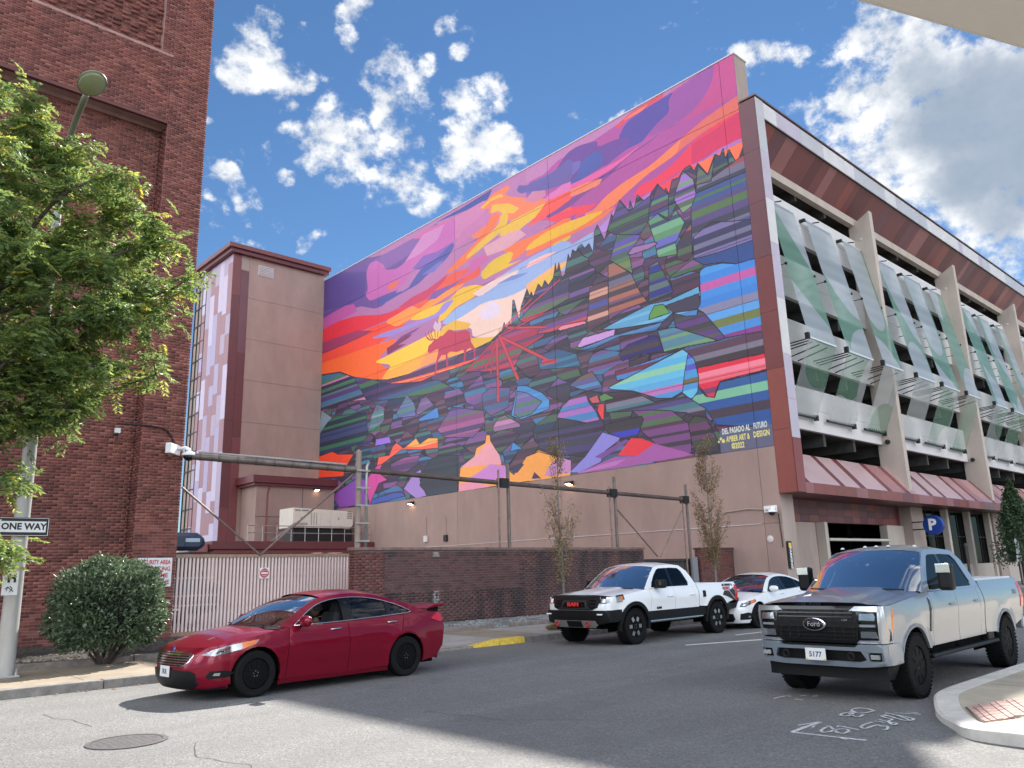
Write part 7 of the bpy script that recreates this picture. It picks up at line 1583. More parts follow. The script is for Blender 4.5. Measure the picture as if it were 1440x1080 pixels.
        MB().grid(lambda u, w: (.85+.5*u, (w-.5)*.5, 1.0+.035*math.sin(math.pi*w)*(1-.3*u)-.06*(1-u)+.05), 4, 8, flip=True).build('hood_scoop', paint, root, True)
    # mirrors, handles
    for sg in (-1, 1):
        yb = sg*(v.W(1.72, 1.0)); mir = MB(); mir.lathe([(.001, -.13), (.06, -.12), (.085, -.06), (.085, .06), (.06, .12), (.001, .13)], n=16, axis='y'); o = mir.build('side_mirror', paint, root, True, loc=(1.72, yb+sg*.15, 1.045)); o.scale = (.75, 1, 1.0)
        MB().obox((0, -sg*.09, -.07), .06, .12, .03).build('mirror_arm', M_GLOSSB, o); MB().obox((.055, 0, 0), .02, .2, .13).build('mirror_glass', M_CHROME, o, bevel=.01)
        for x, z in ((2.36, .885), (3.52, .925)):
            y = sg*(v.W(x, z)+.018); h = MB().tube([(x-.11, y-sg*.012, z), (x-.08, y, z+.004), (x+.06, y, z+.008), (x+.10, y-sg*.012, z+.004)], .013, 6).build('door_handle', M_CHROME if kind == 'red' else paint, root, True)
    # wheels, underbody, cabin
    for (cx, cz) in (fa, ra):
        for sg in (-1, 1): make_wheel(root, cx, sg*.795, wr, .225, sg, 'sedan', M_RIMB)
    ub = MB().box(.3, 4.6, -.66, .66, .17, .42).box(1.45, 3.35, -.80, .80, .17, .45); ub.build('underbody', M_UNDER, root)
    for (cx, cz) in (fa, ra):
        for sg in (-1, 1):
            MB().grid(lambda u, w: (cx+.40*math.cos(math.pi*u), sg*(.55+.33*w), cz+.40*math.sin(math.pi*u)), 12, 2).build('wheel_well', M_UNDER, root, True)
            MB().box(cx-.4, cx+.4, sg*.58-.01, sg*.58+.01, .2, .76).build('wheel_well', M_UNDER, root)
    MB().box(1.36, 1.62, -.74, .74, .55, .98).build('dashboard', M_DASH, root, bevel=.06); seat(root, 2.22, -.37); seat(root, 2.22, .37)
    rs_ = MB().box(3.12, 3.6, -.62, .62, .40, .60).build('rear_seat', M_SEAT, root, bevel=.05); MB().obox((3.66, 0, .82), .16, 1.24, .55, Matrix.Rotation(.35, 3, 'Y')).build('backrest', M_SEAT, rs_, bevel=.05)
    stw = MB().lathe([(.185+.014*math.cos(a), .014*math.sin(a)) for a in [2*math.pi*i/8 for i in range(8)]], n=24, axis='x', close=True).box(-.01, .01, -.17, .17, -.02, .02).build('steering_wheel', M_DASH, root, True, loc=(1.78, -.37, .93)); stw.rotation_euler = (0, R(22), 0)
    MB().obox((1.72, 0, 1.26), .03, .22, .06).build('rear_view_mirror', M_DASH, root, bevel=.01)
    MB().box(2.62, 2.68, -.70, -.66, .5, 1.3).build('seat_belt', M_DASH, root)
    return root, v
red, vr = sedan('red_sedan', (4.42, 12.25, 0), R(3.2), 'cherry red sedan with black wheels and open driver window', M_PRED, 'red')
wht, vw = sedan('white_sedan', (18.95, 12.72, 0), R(1.5), 'white sedan with dark windscreen behind the white pickup', M_PPEARL, 'white')
# ---------------------------------------------------------------- pickups
def pickup(name, loc, rz, label, paint, P, scale, zsc):
    root = thing(name, loc, label, 'pickup truck', None, rz); root.scale = (scale, scale*P.get('ys', 1.), scale*zsc)
    fa, ra, wr = P['fa'], P['ra'], P['wr']; L = P['L']; AR = P['arch']; style = P['style']
    def ext(x, z):
        q = P['crease'](x, z)
        for cx, cz in (fa, ra): d = math.hypot(x-cx, z-cz); q += P['flare']*math.exp(-((d-AR-.05)/.09)**2) if z < 1.2 else 0
        return q
    v = Veh(root, P['wt'], P['plan'], P['D'], P['n'], P['rake'], ext); rb = P['rocker']; belt = P['belt']; he = P['he']; d0, d1, d2, ce = P['doors']; bd = P['bedrail']
    hood_edge = [(x, sinterp(he, x)) for x in (d0-.18, d0-.4, d0-.7, d0-1.0, P['D']+.2, P['D'])]
    a0 = math.degrees(math.asin((rb-fa[1])/AR)); archF = arc(*fa, AR, 180-a0, a0); archR = arc(*ra, AR, 180-a0, a0)
    ff = v.side('front_fender', [(P['D'], P['fz'])]+[p for p in archF if p[0] > P['D']]+[(d0-.01, rb), (d0+.02, belt-.35), (d0+.02, belt)]+hood_edge, paint)
    fd = v.side('front_door', [(d0, rb), (d1-.006, rb), (d1-.006, belt), (d0+.03, belt-.005), (d0+.03, belt-.35)], paint)
    rdp = [p for p in arc(*ra, AR+.01, 180, 120, 8)]
    rd = v.side('rear_door', [(d1+.006, rb), (d2, rb), (d2+.02, belt*.7), (d2+.02, belt), (d1+.006, belt)], paint)
    v.side('cab_corner', [(d2+.012, rb), (ce-.015, rb), (ce-.015, belt+.0), (d2+.032, belt)], paint)
    v.side('bed_side', [(ce+.02, rb+.02)]+archR+[(L-.15, rb+.12), (L-.06, rb+.2), (L-.04, bd-.02), (L-.06, bd), (ce+.02, bd)], paint)
    v.side('bed_rail', [(ce+.02, bd), (L-.06, bd), (L-.06, bd+.035), (ce+.02, bd+.035)], P['railm'], off=.006, depth=.08)
    # cab upper
    up = P['cab']; dlo = P['dlo']
    v.side('cab_frame', up, paint, holes=[dlo], step=.14)
    def topz(x): return interp(P['dtop'], x)
    def pane(a, c, n=8):
        xs = [a+(c-a)*i/n for i in range(n+1)]; return [(x, belt+.03) for x in xs]+[(x, topz(x)) for x in xs[::-1]]
    x0, x1 = dlo[0][0], max(p[0] for p in dlo)
    v.side('front_window', pane(x0+.02, d1-.05), M_TINT, off=-.015, depth=0, parent=fd); v.side('rear_window', pane(d1+.06, x1-.015), M_TINT, off=-.015, depth=0, parent=rd); v.side('door_pillar', pane(d1-.05, d1+.06, 2), M_GLOSSB, off=-.010, depth=.05)
    # sheet metal on top
    hf, hr, hc = P['hood']
    def hood(u, w):
        t = w*2-1; xe = P['D']+(d0-.18-P['D'])*u; ze = sinterp(he, xe); ye = v.W(xe, ze); xf = v.fx(t*v.W(P['D'], he[0][1])*.995, he[0][1])+.03
        x = xf+((d0-.18-.20*(1-t*t))-xf)*u; z = ze+P['crown'](u, t); return (x, ye*t, z)
    MB().grid(hood, 16, 36, flip=True).build('hood', paint, root, True)
    rail = P['rail']; wx0, wx1 = d0-.16, P['rx0']
    def edge(xe): ze = interp(rail, xe); return ze, v.W(xe, ze)-.012
    def wind(u, w):
        t = w*2-1; xe = wx0+(wx1-wx0)*u; ze, ye = edge(xe); xc = xe-.20*(1-u)-.10; zc = ze+.015+.035*u; k = t*t; return (xc+(xe-xc)*k, ye*t, zc+(ze-zc)*k)
    MB().grid(wind, 8, 16, flip=True).build('windscreen', P['windm'], root, True)
    def cowl(u, w): a = wind(0, w); return (a[0]-.14*(1-u), a[1], a[2]-.012-.02*(1-u))
    MB().grid(cowl, 2, 14, flip=True).build('cowl', M_BLKP, root, True)
    for y0 in (-.42, .38):
        a = wind(.03, .5+y0/2.0); MB().bar((a[0]-.03, y0-.38, a[2]+.0), (a[0]-.02, y0+.34, a[2]+.02), .024, .02).build('wiper', M_BLKP, root)
    rx1 = P['rx1']
    def roof(u, w):
        t = w*2-1; xe = wx1+(rx1-wx1)*u; ze, ye = edge(xe); ye += .008; xc = xe-.10*(1-u)+.05*u; zc = ze+.05+.03*math.sin(math.pi*u); k = abs(t)**2.6; return (xc+(xe-xc)*t*t, ye*t, zc+(ze-zc)*k)
    MB().grid(roof, 8, 18, flip=True).build('roof', paint, root, True)
    def back(u, w):
        t = w*2-1; xe = rx1+(ce-.02-rx1)*u; ze, ye = edge(xe); return (xe+.05*(1-t*t), ye*t, ze+.05*(1-u)*(1-abs(t)**2.6))
    MB().grid(back, 5, 10, flip=True).build('rear_glass', M_TINT, root, True)
    # bed
    bw = v.W(L-.5, bd)-.05
    MB().box(ce+.03, L-.1, -bw, bw, .85, .88).box(ce+.02, ce+.05, -bw, bw, .6, bd).build('bed_floor', M_BLKP, root)
    if P.get('tonneau'): MB().box(ce+.05, L-.12, -bw+.01, bw-.01, bd+.01, bd+.065).build('tonneau_cover', P['tonneau'], root, bevel=.02)
    MB().box(L-.08, L-.03, -bw-.01, bw+.01, rb+.15, bd+.02).build('tailgate', paint, root, bevel=.02)
    MB().box(L-.06, L+.10, -.95, .95, rb-.06, rb+.16).build('rear_bumper', P['bumper'], root, bevel=.03)
    v.side('tail_lamp', [(L-.20, bd-.47), (L-.05, bd-.47), (L-.05, bd-.05), (L-.14, bd-.04), (L-.18, bd-.2)], M_REDL, off=.012, step=.1)
    # wheels and chassis
    for (cx, cz) in (fa, ra):
        for sg in (-1, 1):
            make_wheel(root, cx, sg*P['track'], wr, P['tw'], sg, style, P['rim'], .60, .036)
            MB().grid(lambda u, w: (cx+(AR-.01)*math.cos(math.pi*u), sg*(.52+.42*w), cz+(AR-.01)*math.sin(math.pi*u)), 12, 2).build('wheel_well', M_UNDER, root, True)
            MB().box(cx-AR, cx+AR, sg*.56-.01, sg*.56+.01, .3, cz+AR).build('wheel_well', M_UNDER, root)
    MB().box(.35, L-.2, -.55, .55, .38, .72).box(d0-.1, ce, -.86, .86, .50, rb+.06).box(d2, ra[0]-.5, -.8, .8, .42, .7).build('chassis', M_UNDER, root)
    MB().box(ra[0]-.06, ra[0]+.06, -.7, .7, wr-.07, wr+.07).box(fa[0]-.05, fa[0]+.05, -.7, .7, wr-.06, wr+.06).build('axle', M_UNDER, root)
    MB().box(d0-.05, d0+.22, -.80, .80, .8, belt+.02).build('dashboard', M_DASH, root, bevel=.05)
    for yy in (-.42, .42): seat(root, d0+.72, yy, s=1.42)
    MB().obox((d2-.15, 0, 1.3), .16, 1.3, .6, Matrix.Rotation(.25, 3, 'Y')).build('rear_seat', M_SEAT, root, bevel=.05)
    for sg in (-1, 1):
        for x in (d1-.22, d2-.12):
            z = belt-.20; y = sg*(v.W(x, z)+.022); MB().tube([(x-.13, y-sg*.02, z), (x-.10, y, z), (x+.08, y, z), (x+.12, y-sg*.02, z)], .017, 6).build('door_handle', P['handle'], root, True)
    return root, v
SIL = dict(style='silver', ys=.91, L=6.30, fa=(1.0, .42), ra=(5.06, .42), wr=.42, arch=.50, tw=.30, track=.865, rocker=.62, belt=1.36, D=.26, n=6., fz=.80,
    wt=[(.4, .95), (.55, .97), (.7, .985), (.9, 1.0), (1.1, 1.012), (1.25, 1.0), (1.36, .965), (1.5, .915), (1.75, .83), (1.95, .755), (2.1, .70)], plan=[(.2, .975), (.6, .992), (1.2, 1.), (4.0, 1.), (6.3, .99)],
    rake=[(.4, .12), (.6, .06), (.8, .02), (1.0, 0), (1.2, .02), (1.28, .06)], crease=lambda x, z: .010*math.exp(-((z-1.12)/.09)**2)-.010*math.exp(-((z-.78)/.14)**2), flare=.03,
    he=[(.26, 1.235), (.8, 1.285), (1.55, 1.345)], doors=(1.72, 2.80, 3.82, 4.06), bedrail=1.42, hood=(0, 0, 0), crown=lambda u, t: .065*(1-t**4)*(.75+.25*u)+.035*(1/(1+math.exp((abs(t)-.48)*34)))*min(1, u*5)-.012*math.exp(-((abs(t)-.80)/.035)**2),
    rail=[(1.54, 1.355), (1.75, 1.53), (2.05, 1.78), (2.26, 1.925), (2.4, 1.965), (3.0, 1.985), (3.55, 1.955), (3.80, 1.80), (3.95, 1.58), (4.06, 1.40)], rx0=2.28, rx1=3.60,
    cab=[(1.54, 1.352), (1.75, 1.53), (2.05, 1.78), (2.26, 1.925), (2.4, 1.965), (3.0, 1.985), (3.55, 1.955), (3.80, 1.80), (3.95, 1.58), (4.045, 1.362), (3.0, 1.362), (1.76, 1.362)],
    dlo=[(1.86, 1.39), (1.93, 1.50), (2.14, 1.70), (2.36, 1.87), (2.46, 1.895), (3.0, 1.90), (3.42, 1.885), (3.56, 1.80), (3.74, 1.45), (3.70, 1.39)], dtop=[(1.86, 1.40), (1.93, 1.50), (2.14, 1.70), (2.36, 1.87), (2.46, 1.895), (3.0, 1.90), (3.42, 1.885), (3.56, 1.80), (3.74, 1.45)],
    railm=M_PSIL, tonneau=mat('pale_tonneau', (.55, .56, .56), .4), bumper=M_PSIL, rim=M_RIMB, handle=M_PSIL, windm=M_WIND)
sil, vs_ = pickup('silver_pickup', (9.78, 5.06, 0), R(1.2), 'silver grey pickup with huge black grille and dark windows', M_PSIL, SIL, .92, .995)
def fr_(v, name, poly, m, off, **k): return v.front(name, poly, m, off, **k)
v = vs_
v.front('front_panel', [(-.98, .76), (.98, .76), (.985, 1.235), (-.985, 1.235)], M_GLOSSB, .0, depth=.05)
gr = v.front('grille', [(-.60, .80), (.60, .80), (.64, 1.0), (.60, 1.19), (-.60, 1.19), (-.64, 1.0)], M_BLKP, .012, depth=.02)[0]
for i in range(7):
    z = .83+i*.052
    if abs(z-1.0) > .04: v.front('grille_slat', [(-.58, z), (.58, z), (.58, z+.016), (-.58, z+.016)], M_GLOSSB, .03, parent=gr, step=.2)
for y in (-.56, -.42, -.28, .28, .42, .56): v.front('grille_post', [(y-.01, .82), (y+.01, .82), (y+.01, 1.18), (y-.01, 1.18)], M_GLOSSB, .027, parent=gr, step=.2)
v.front('grille_bar', [(-.66, .965), (.66, .965), (.66, 1.035), (-.66, 1.035)], M_GLOSSB, .045, parent=gr)
ov = MB().lathe([(.001, -.02), (.085, -.02), (.092, -.012), (.092, 0)], n=32, axis='x').build('oval_emblem', M_CHROME, sil, True, loc=(-.05, 0, 1.0)); ov.scale = (1, 1.95, .95)
MB().lathe([(.001, -.004), (.078, -.003), (.001, -.0)], n=32, axis='x').build('emblem_field', mat('dark_emblem', (.02, .022, .028), .25), ov, True, loc=(-.0195, 0, 0))
tx = text_mesh('Ford', .085, ov, 'lettering', M_CHROME, (-.0245, 0, 0), FACE_W, depth=.002); tx.scale = (.62, 1.1, 1)
text_mesh('F-250', .035, gr, 'badge', M_CHROME, (-.04, -.46, 1.06), FACE_W, depth=.002)
for sg in (-1, 1):
    mpoly = lambda pl: [(sg*y, z) for y, z in (pl if sg > 0 else pl)]
    fl = (sg < 0)
    def fp_(name, pl, m, off, par=None, depth=.03):
        b = MB(); panel_mesh(b, pl, lambda u, w: (v.fx(u, w)-off, sg*u, w), .07, (), lambda p: Vector((depth, 0, 0)), flip=fl); return b.build(name, m, par or sil, True, angle=38)
    cf = fp_('headlamp_surround', [(.52, 1.175), (.60, 1.235), (.985, 1.235), (.99, .765), (.58, .765), (.62, .80), (.90, .805), (.91, 1.165), (.64, 1.175)], mat('satin_silver', (.42, .44, .47), .26, .7), .014)
    fp_('headlamp', [(.66, 1.06), (.67, 1.14), (.87, 1.14), (.885, 1.10), (.87, 1.055)], M_LAMPIN, .02, cf); fp_('headlamp_lens', [(.655, 1.055), (.665, 1.145), (.875, 1.145), (.89, 1.10), (.875, 1.05)], M_LENS, .03, cf, .01)
    fp_('running_lamp', [(.66, .975), (.87, .975), (.87, 1.005), (.66, 1.005)], M_PSIL, .028, cf); fp_('low_lamp', [(.66, .835), (.665, .915), (.875, .915), (.875, .835)], M_LAMPIN, .02, cf); fp_('low_lamp_lens', [(.655, .83), (.66, .92), (.88, .92), (.88, .83)], M_LENS, .03, cf, .01)
    v.side('corner_light', [(.27, .80), (.30, 1.2), (.335, 1.2), (.325, .82)], M_AMBER, off=.008, sides=(sg,), parent=None)
bp = v.front('front_bumper', [(-.985, .49), (-.985, .755), (-.62, .755), (-.56, .715), (.56, .715), (.62, .755), (.985, .755), (.985, .49), (.6, .46), (-.6, .46)], M_PSIL, .075, depth=.3, holes=[[(-.70, .56), (-.64, .67), (.64, .67), (.70, .56), (.60, .53), (-.60, .53)], [(.74, .545), (.74, .655), (.93, .655), (.93, .545)], [(-.93, .545), (-.93, .655), (-.74, .655), (-.74, .545)]])[0]
v.side('bumper_end', [(.10, .49), (.10, .75), (.45, .75), (.47, .50)], M_PSIL, off=.03, depth=.06)
v.front('bumper_backing', [(-.96, .47), (.96, .47), (.96, .74), (-.96, .74)], M_BLKP, .02)
for sg in (-1, 1): MB().box(-.02, .02, sg*.83-.06, sg*.83+.06, .575, .63).build('fog_lamp', M_LAMPIN, bp); MB().lathe([(.045+.012*math.cos(a), .012*math.sin(a)) for a in [i*math.pi/4 for i in range(8)]], n=16, axis='x', close=True).build('tow_hook', M_BLKP, bp, True, loc=(-.05, sg*.5, .60))
v.front('air_dam', [(-.90, .30), (.90, .30), (.96, .48), (-.96, .48)], M_BLKP, .0, depth=.2)
pl_ = plate(sil, -.10, .0, .615, '5177'); MB().box(-.1145, -.112, -.155, -.12, .545, .56).box(-.1145, -.112, .12, .155, .545, .56).build('plate_sticker', mat('sticker_yellow', (.7, .5, .05), .6), pl_)
v.side('fender_vent', [(1.60, .82), (1.655, .82), (1.68, 1.24), (1.63, 1.285)], M_GLOSSB, off=.010, sides=(-1, 1))
v.side('wheel_arch_lip', [p for p in arc(1.0, .42, .545, 170, 20, 16)]+[p for p in arc(1.0, .42, .50, 22, 168, 16)], M_PSIL, off=.014, depth=.04); v.side('wheel_arch_lip', [p for p in arc(5.06, .42, .545, 160, 18, 16)]+[p for p in arc(5.06, .42, .50, 20, 158, 16)], M_PSIL, off=.014, depth=.04)
for sg in (-1, 1):
    mr = MB().box(-.10, .10, -.11, .11, -.19, .19).build('tow_mirror', M_BLKP, sil, bevel=.05, loc=(2.02, sg*1.18, 1.56)); MB().box(-.112, -.08, -.10, .115, .06, .195).build('mirror_cap', M_CHROME, mr, bevel=.012); MB().box(.09, .105, -.085, .085, -.16, .17).build('mirror_glass', M_CHROME, mr)
    MB().bar((0, -sg*.05, -.12), (-.02, -sg*.28, -.15), .06, .07).bar((0, -sg*.05, .02), (-.02, -sg*.28, -.08), .05, .05).build('mirror_arm', M_BLKP, mr)
    sb_ = MB().box(1.55, 4.55, sg*.93-.09, sg*.93+.09, .46, .52).build('running_board', M_BLKP, sil, bevel=.025)
    for x in (1.8, 2.9, 4.1): MB().bar((x, sg*.93, .49), (x, sg*.7, .62), .06).build('bracket', M_UNDER, sb_)
MB().box(4.16, 4.46, -.97, -.84, .50, .66).build('bed_step', M_BLKP, sil, bevel=.02)
v.nose('headlamp_corner', [(50, .765), (91, .765), (91, 1.235), (50, 1.235)], mat('satin_silver', (.42, .44, .47), .26, .7), off=.004)
v.nose('bumper_corner', [(50, .49), (91, .49), (91, .755), (50, .755)], M_PSIL, off=.03)
for i in range(5):
    y = (-.62, -.2, 0, .2, .62)[i]; MB().lathe([(.001, .03), (.025, .02), (.04, 0)], n=10).build('marker_lamp', mat('clear_marker', (.6, .6, .58), .2), sil, True, loc=(2.34+.06*abs(y), y, 2.032-.04*y*y))
v.side('badge', [(5.72, 1.18), (5.92, 1.18), (5.92, 1.26), (5.72, 1.26)], mat('badge_grey', (.10, .12, .14), .4), off=.006, sides=(-1,), depth=.01)
# ---------------------------------------------------------------- white pickup
RAM = dict(style='ram', L=5.86, fa=(1.0, .42), ra=(4.67, .42), wr=.42, arch=.50, tw=.29, track=.875, rocker=.74, belt=1.27, D=.34, n=4., fz=.86,
    wt=[(.4, .95), (.55, .98), (.72, .99), (.9, 1.0), (1.05, 1.005), (1.18, .985), (1.28, .945), (1.45, .885), (1.7, .79), (1.86, .725), (2.0, .66)], plan=[(.3, .955), (.7, .985), (1.2, 1.), (3.8, 1.), (5.86, .985)],
    rake=[(.4, .14), (.6, .03), (.85, .0), (1.0, .03), (1.15, .10), (1.2, .14)], crease=lambda x, z: .010*math.exp(-((z-1.08)/.09)**2), flare=.03,
    he=[(.34, 1.135), (.8, 1.19), (1.5, 1.255)], doors=(1.66, 2.72, 3.62, 3.83), bedrail=1.30, hood=(0, 0, 0), crown=lambda u, t: .05*(1-t**4)+.035*(1/(1+math.exp((abs(t)-.42)*30)))*min(1, u*4),
    rail=[(1.50, 1.262), (1.75, 1.47), (2.0, 1.66), (2.2, 1.79), (2.35, 1.835), (2.9, 1.855), (3.35, 1.83), (3.60, 1.68), (3.74, 1.47), (3.83, 1.30)], rx0=2.22, rx1=3.42,
    cab=[(1.50, 1.260), (1.75, 1.47), (2.0, 1.66), (2.2, 1.79), (2.35, 1.835), (2.9, 1.855), (3.35, 1.83), (3.60, 1.68), (3.74, 1.47), (3.815, 1.272), (2.9, 1.272), (1.70, 1.272)],
    dlo=[(1.80, 1.30), (1.88, 1.42), (2.08, 1.60), (2.28, 1.735), (2.40, 1.765), (2.9, 1.775), (3.24, 1.76), (3.36, 1.68), (3.50, 1.38), (3.46, 1.30)], dtop=[(1.80, 1.31), (1.88, 1.42), (2.08, 1.60), (2.28, 1.735), (2.40, 1.765), (2.9, 1.775), (3.24, 1.76), (3.36, 1.68), (3.50, 1.38)],
    railm=M_PWHT, bumper=M_BLKP, rim=M_RIMB, handle=M_PWHT, windm=M_WIND)
ram, v = pickup('white_pickup', (13.55, 12.72, 0), R(2.6), 'white pickup with black trim and red grille letters parked at kerb', M_PWHT, RAM, .955, .975)
v.side('lower_cladding', [(1.48, .52), (4.12, .52), (4.12, .735), (1.50, .735)], M_BLKP, off=.004, step=.2); v.side('bed_cladding', [(5.17, .56), (5.72, .62), (5.8, .76), (5.16, .76)], M_BLKP, off=.006, step=.2)
for cx in (1.0, 4.67): v.side('fender_flare', [p for p in arc(cx, .42, .585, 188, -8, 18)]+[p for p in arc(cx, .42, .495, -10, 190, 18)], M_BLKP, off=.03, depth=.07)
v.front('front_panel', [(-.96, .80), (.96, .80), (.95, 1.13), (-.95, 1.13)], M_PWHT, .0, depth=.05)
v.nose('nose_corner', [(52, .80), (91, .80), (91, 1.135), (52, 1.135)], M_PWHT, off=.003); v.nose('bumper_corner', [(52, .56), (91, .56), (91, .83), (52, .83)], M_BLKP, off=.03)
gr = v.front('grille', [(-.52, .84), (.52, .84), (.66, .90), (.72, 1.06), (.68, 1.135), (-.68, 1.135), (-.72, 1.06), (-.66, .90)], M_BLKP, .02)[0]
v.front('grille_hoop', [(-.50, .86), (.50, .86), (.46, .90), (.40, .90), (.34, 1.055), (-.34, 1.055), (-.40, .90), (-.46, .90)], mat('dark_steel', (.05, .055, .06), .35, .7), .055, parent=gr, holes=[[(-.30, 1.02), (.30, 1.02), (.37, .895), (-.37, .895)]])
v.front('grille_mesh', [(-.29, .90), (.29, .90), (.27, 1.015), (-.27, 1.015)], M_GLOSSB, .035, parent=gr)
for i in range(3): v.front('grille_slat', [(-.62, .90+.075*i), (-.44, .90+.075*i), (-.44, .92+.075*i), (-.62, .92+.075*i)], M_GLOSSB, .04, parent=gr, step=.2); v.front('grille_slat', [(.44, .90+.075*i), (.62, .90+.075*i), (.62, .92+.075*i), (.44, .92+.075*i)], M_GLOSSB, .04, parent=gr, step=.2)
tx = text_mesh('RAM', .125, gr, 'lettering', mat('red_letter', (.62, .03, .03), .4), (-.075, 0, .965), FACE_W, depth=.012, bold=.006); tx.scale = (1.35, 1, 1)
v.front('hood_lip', [(-.70, 1.125), (.70, 1.125), (.68, 1.165), (-.68, 1.165)], M_BLKP, .03)
for sg in (-1, 1):
    def fq(name, pl, m, off, par=None, depth=.03):
        b = MB(); panel_mesh(b, pl, lambda u, w: (v.fx(u, w)-off, sg*u, w), .07, (), lambda p: Vector((depth, 0, 0)), flip=(sg < 0)); return b.build(name, m, par or ram, True, angle=38)
    h = fq('headlamp_housing', [(.70, .99), (.72, 1.135), (.955, 1.135), (.955, 1.0)], M_BLKP, .012); fq('headlamp', [(.74, 1.01), (.75, 1.09), (.93, 1.09), (.94, 1.01)], M_LAMPIN, .02, h); fq('headlamp_lens', [(.72, 1.0), (.73, 1.10), (.95, 1.10), (.95, 1.0)], M_LENS, .03, h, .01)
    v.side('headlamp_wrap', [(.345, 1.0), (.345, 1.13), (.56, 1.155), (.58, 1.08), (.54, 1.01)], M_LAMPIN, off=.008, sides=(sg,)); v.side('indicator', [(.48, 1.04), (.48, 1.13), (.56, 1.15), (.58, 1.08)], M_AMBER, off=.013, sides=(sg,), depth=.01); v.side('headlamp_brow', [(.345, 1.13), (.345, 1.16), (.60, 1.185), (.62, 1.06), (.58, 1.06), (.565, 1.155)], M_BLKP, off=.014, sides=(sg,), depth=.02)
bp = v.front('front_bumper', [(-.96, .56), (-.97, .83), (.97, .83), (.96, .56), (.6, .50), (-.6, .50)], M_BLKP, .085, depth=.3)[0]
v.side('bumper_end', [(.16, .56), (.16, .83), (.50, .84), (.52, .60)], M_BLKP, off=.02, depth=.06)
v.front('skid_plate', [(-.62, .60), (-.66, .50), (-.56, .43), (.56, .43), (.66, .50), (.62, .60)], mat('skid_silver', (.45, .45, .45), .35, .7), .10, parent=bp)
v.front('plate_recess', [(-.22, .44), (.22, .44), (.22, .585), (-.22, .585)], M_BLKP, .115, parent=bp)
for sg in (-1, 1):
    MB().lathe([(.05+.02*math.cos(a), .02*math.sin(a)) for a in [i*math.pi/4 for i in range(8)]], n=16, axis='x', close=True).build('tow_hook', mat('hook_red', (.35, .02, .02), .4), bp, True, loc=(-.12, sg*.46, .515)); MB().box(-.075, -.05, sg*.78-.07, sg*.78+.07, .73, .76).build('fog_lamp', mat('white_led', (.8, .85, .9), .3), bp)
    sb_ = MB().tube([(1.62, sg*.93, .50), (4.05, sg*.93, .50)], .045, 10).build('side_step', M_CHROME, ram, True, angle=40)
    for x in (1.9, 2.9, 3.8): MB().bar((x, sg*.93, .5), (x, sg*.7, .6), .05).build('bracket', M_UNDER, sb_)
    mr = MB().box(-.09, .09, -.13, .13, -.10, .11).build('side_mirror', M_BLKP, ram, bevel=.045, loc=(1.96, sg*1.12, 1.38)); MB().box(.08, .095, -.10, .10, -.08, .09).build('mirror_glass', M_CHROME, mr); MB().bar((0, -sg*.05, -.07), (-.02, -sg*.24, -.08), .06, .05).build('mirror_arm', M_BLKP, mr); MB().box(-.1, -.07, -.02*0+sg*.06-.02, sg*.06+.05, -.02, .09).build('mirror_light', M_CHROME, mr)
M_DECAL = mat('decal_black', (.02, .02, .022), .45); M_DECR = mat('decal_red', (.5, .03, .04), .45)
v.side('bed_graphic', [(5.02, 1.00), (5.12, 1.11), (5.40, 1.11), (5.78, 1.22), (5.78, .83), (5.62, .83), (5.26, .95)], M_DECAL, off=.006, sides=(-1,), depth=.003); v.side('bed_graphic', [(5.06, 1.23), (5.12, 1.29), (5.6, 1.29), (5.66, 1.23)], M_DECAL, off=.006, sides=(-1,), depth=.003)
for (xa, za), (xb, zb) in (((5.3, 1.13), (5.72, .83)), ((5.55, 1.20), (5.78, 1.04)), ((5.22, 1.29), (5.16, 1.22)), ((5.56, 1.29), (5.52, 1.22))): v.side('graphic_line', [(xa, za), (xa+.02, za), (xb+.02, zb), (xb, zb)], M_PWHT, off=.010, sides=(-1,), depth=.002)
tx = text_mesh('REBEL', .12, ram, 'lettering', M_DECR, (5.26, -(v.W(5.25, 1.16)+.012), 1.165), FACE_S, depth=.002, bold=.004); tx.scale = (1.25, 1, 1)
text_mesh('RAM', .075, ram, 'badge', M_GLOSSB, (2.0, -(v.W(2.0, .80)+.01), .80), FACE_S, depth=.006, bold=.003).scale = (1.3, 1, 1)
v.side('fuel_door', [(4.02, .98), (4.15, .98), (4.17, 1.0), (4.17, 1.13), (4.15, 1.15), (4.04, 1.15), (4.02, 1.13)], M_BLKP, off=.008, sides=(-1,), depth=.01)
def hd_(u, w, a, c):   # hood graphics follow the hood
    t = a+(c-a)*w; xe = .5+.85*u; ze = sinterp(RAM['he'], xe); uu = (xe-.34)/(1.48-.34); return (xe, v.W(xe, ze)*t, ze+RAM['crown'](uu, t)+.006)
for a, c in ((-.40, -.08), (.08, .40)): MB().grid(lambda u, w: hd_(u, w, a, c), 10, 5, flip=True).build('hood_graphic', M_DECAL, ram, True)
for a in (-.56, .50): MB().grid(lambda u, w: hd_(.55+u*.35, w, a, a+.06), 4, 3, flip=True).build('hood_vent', M_GLOSSB, ram, True)

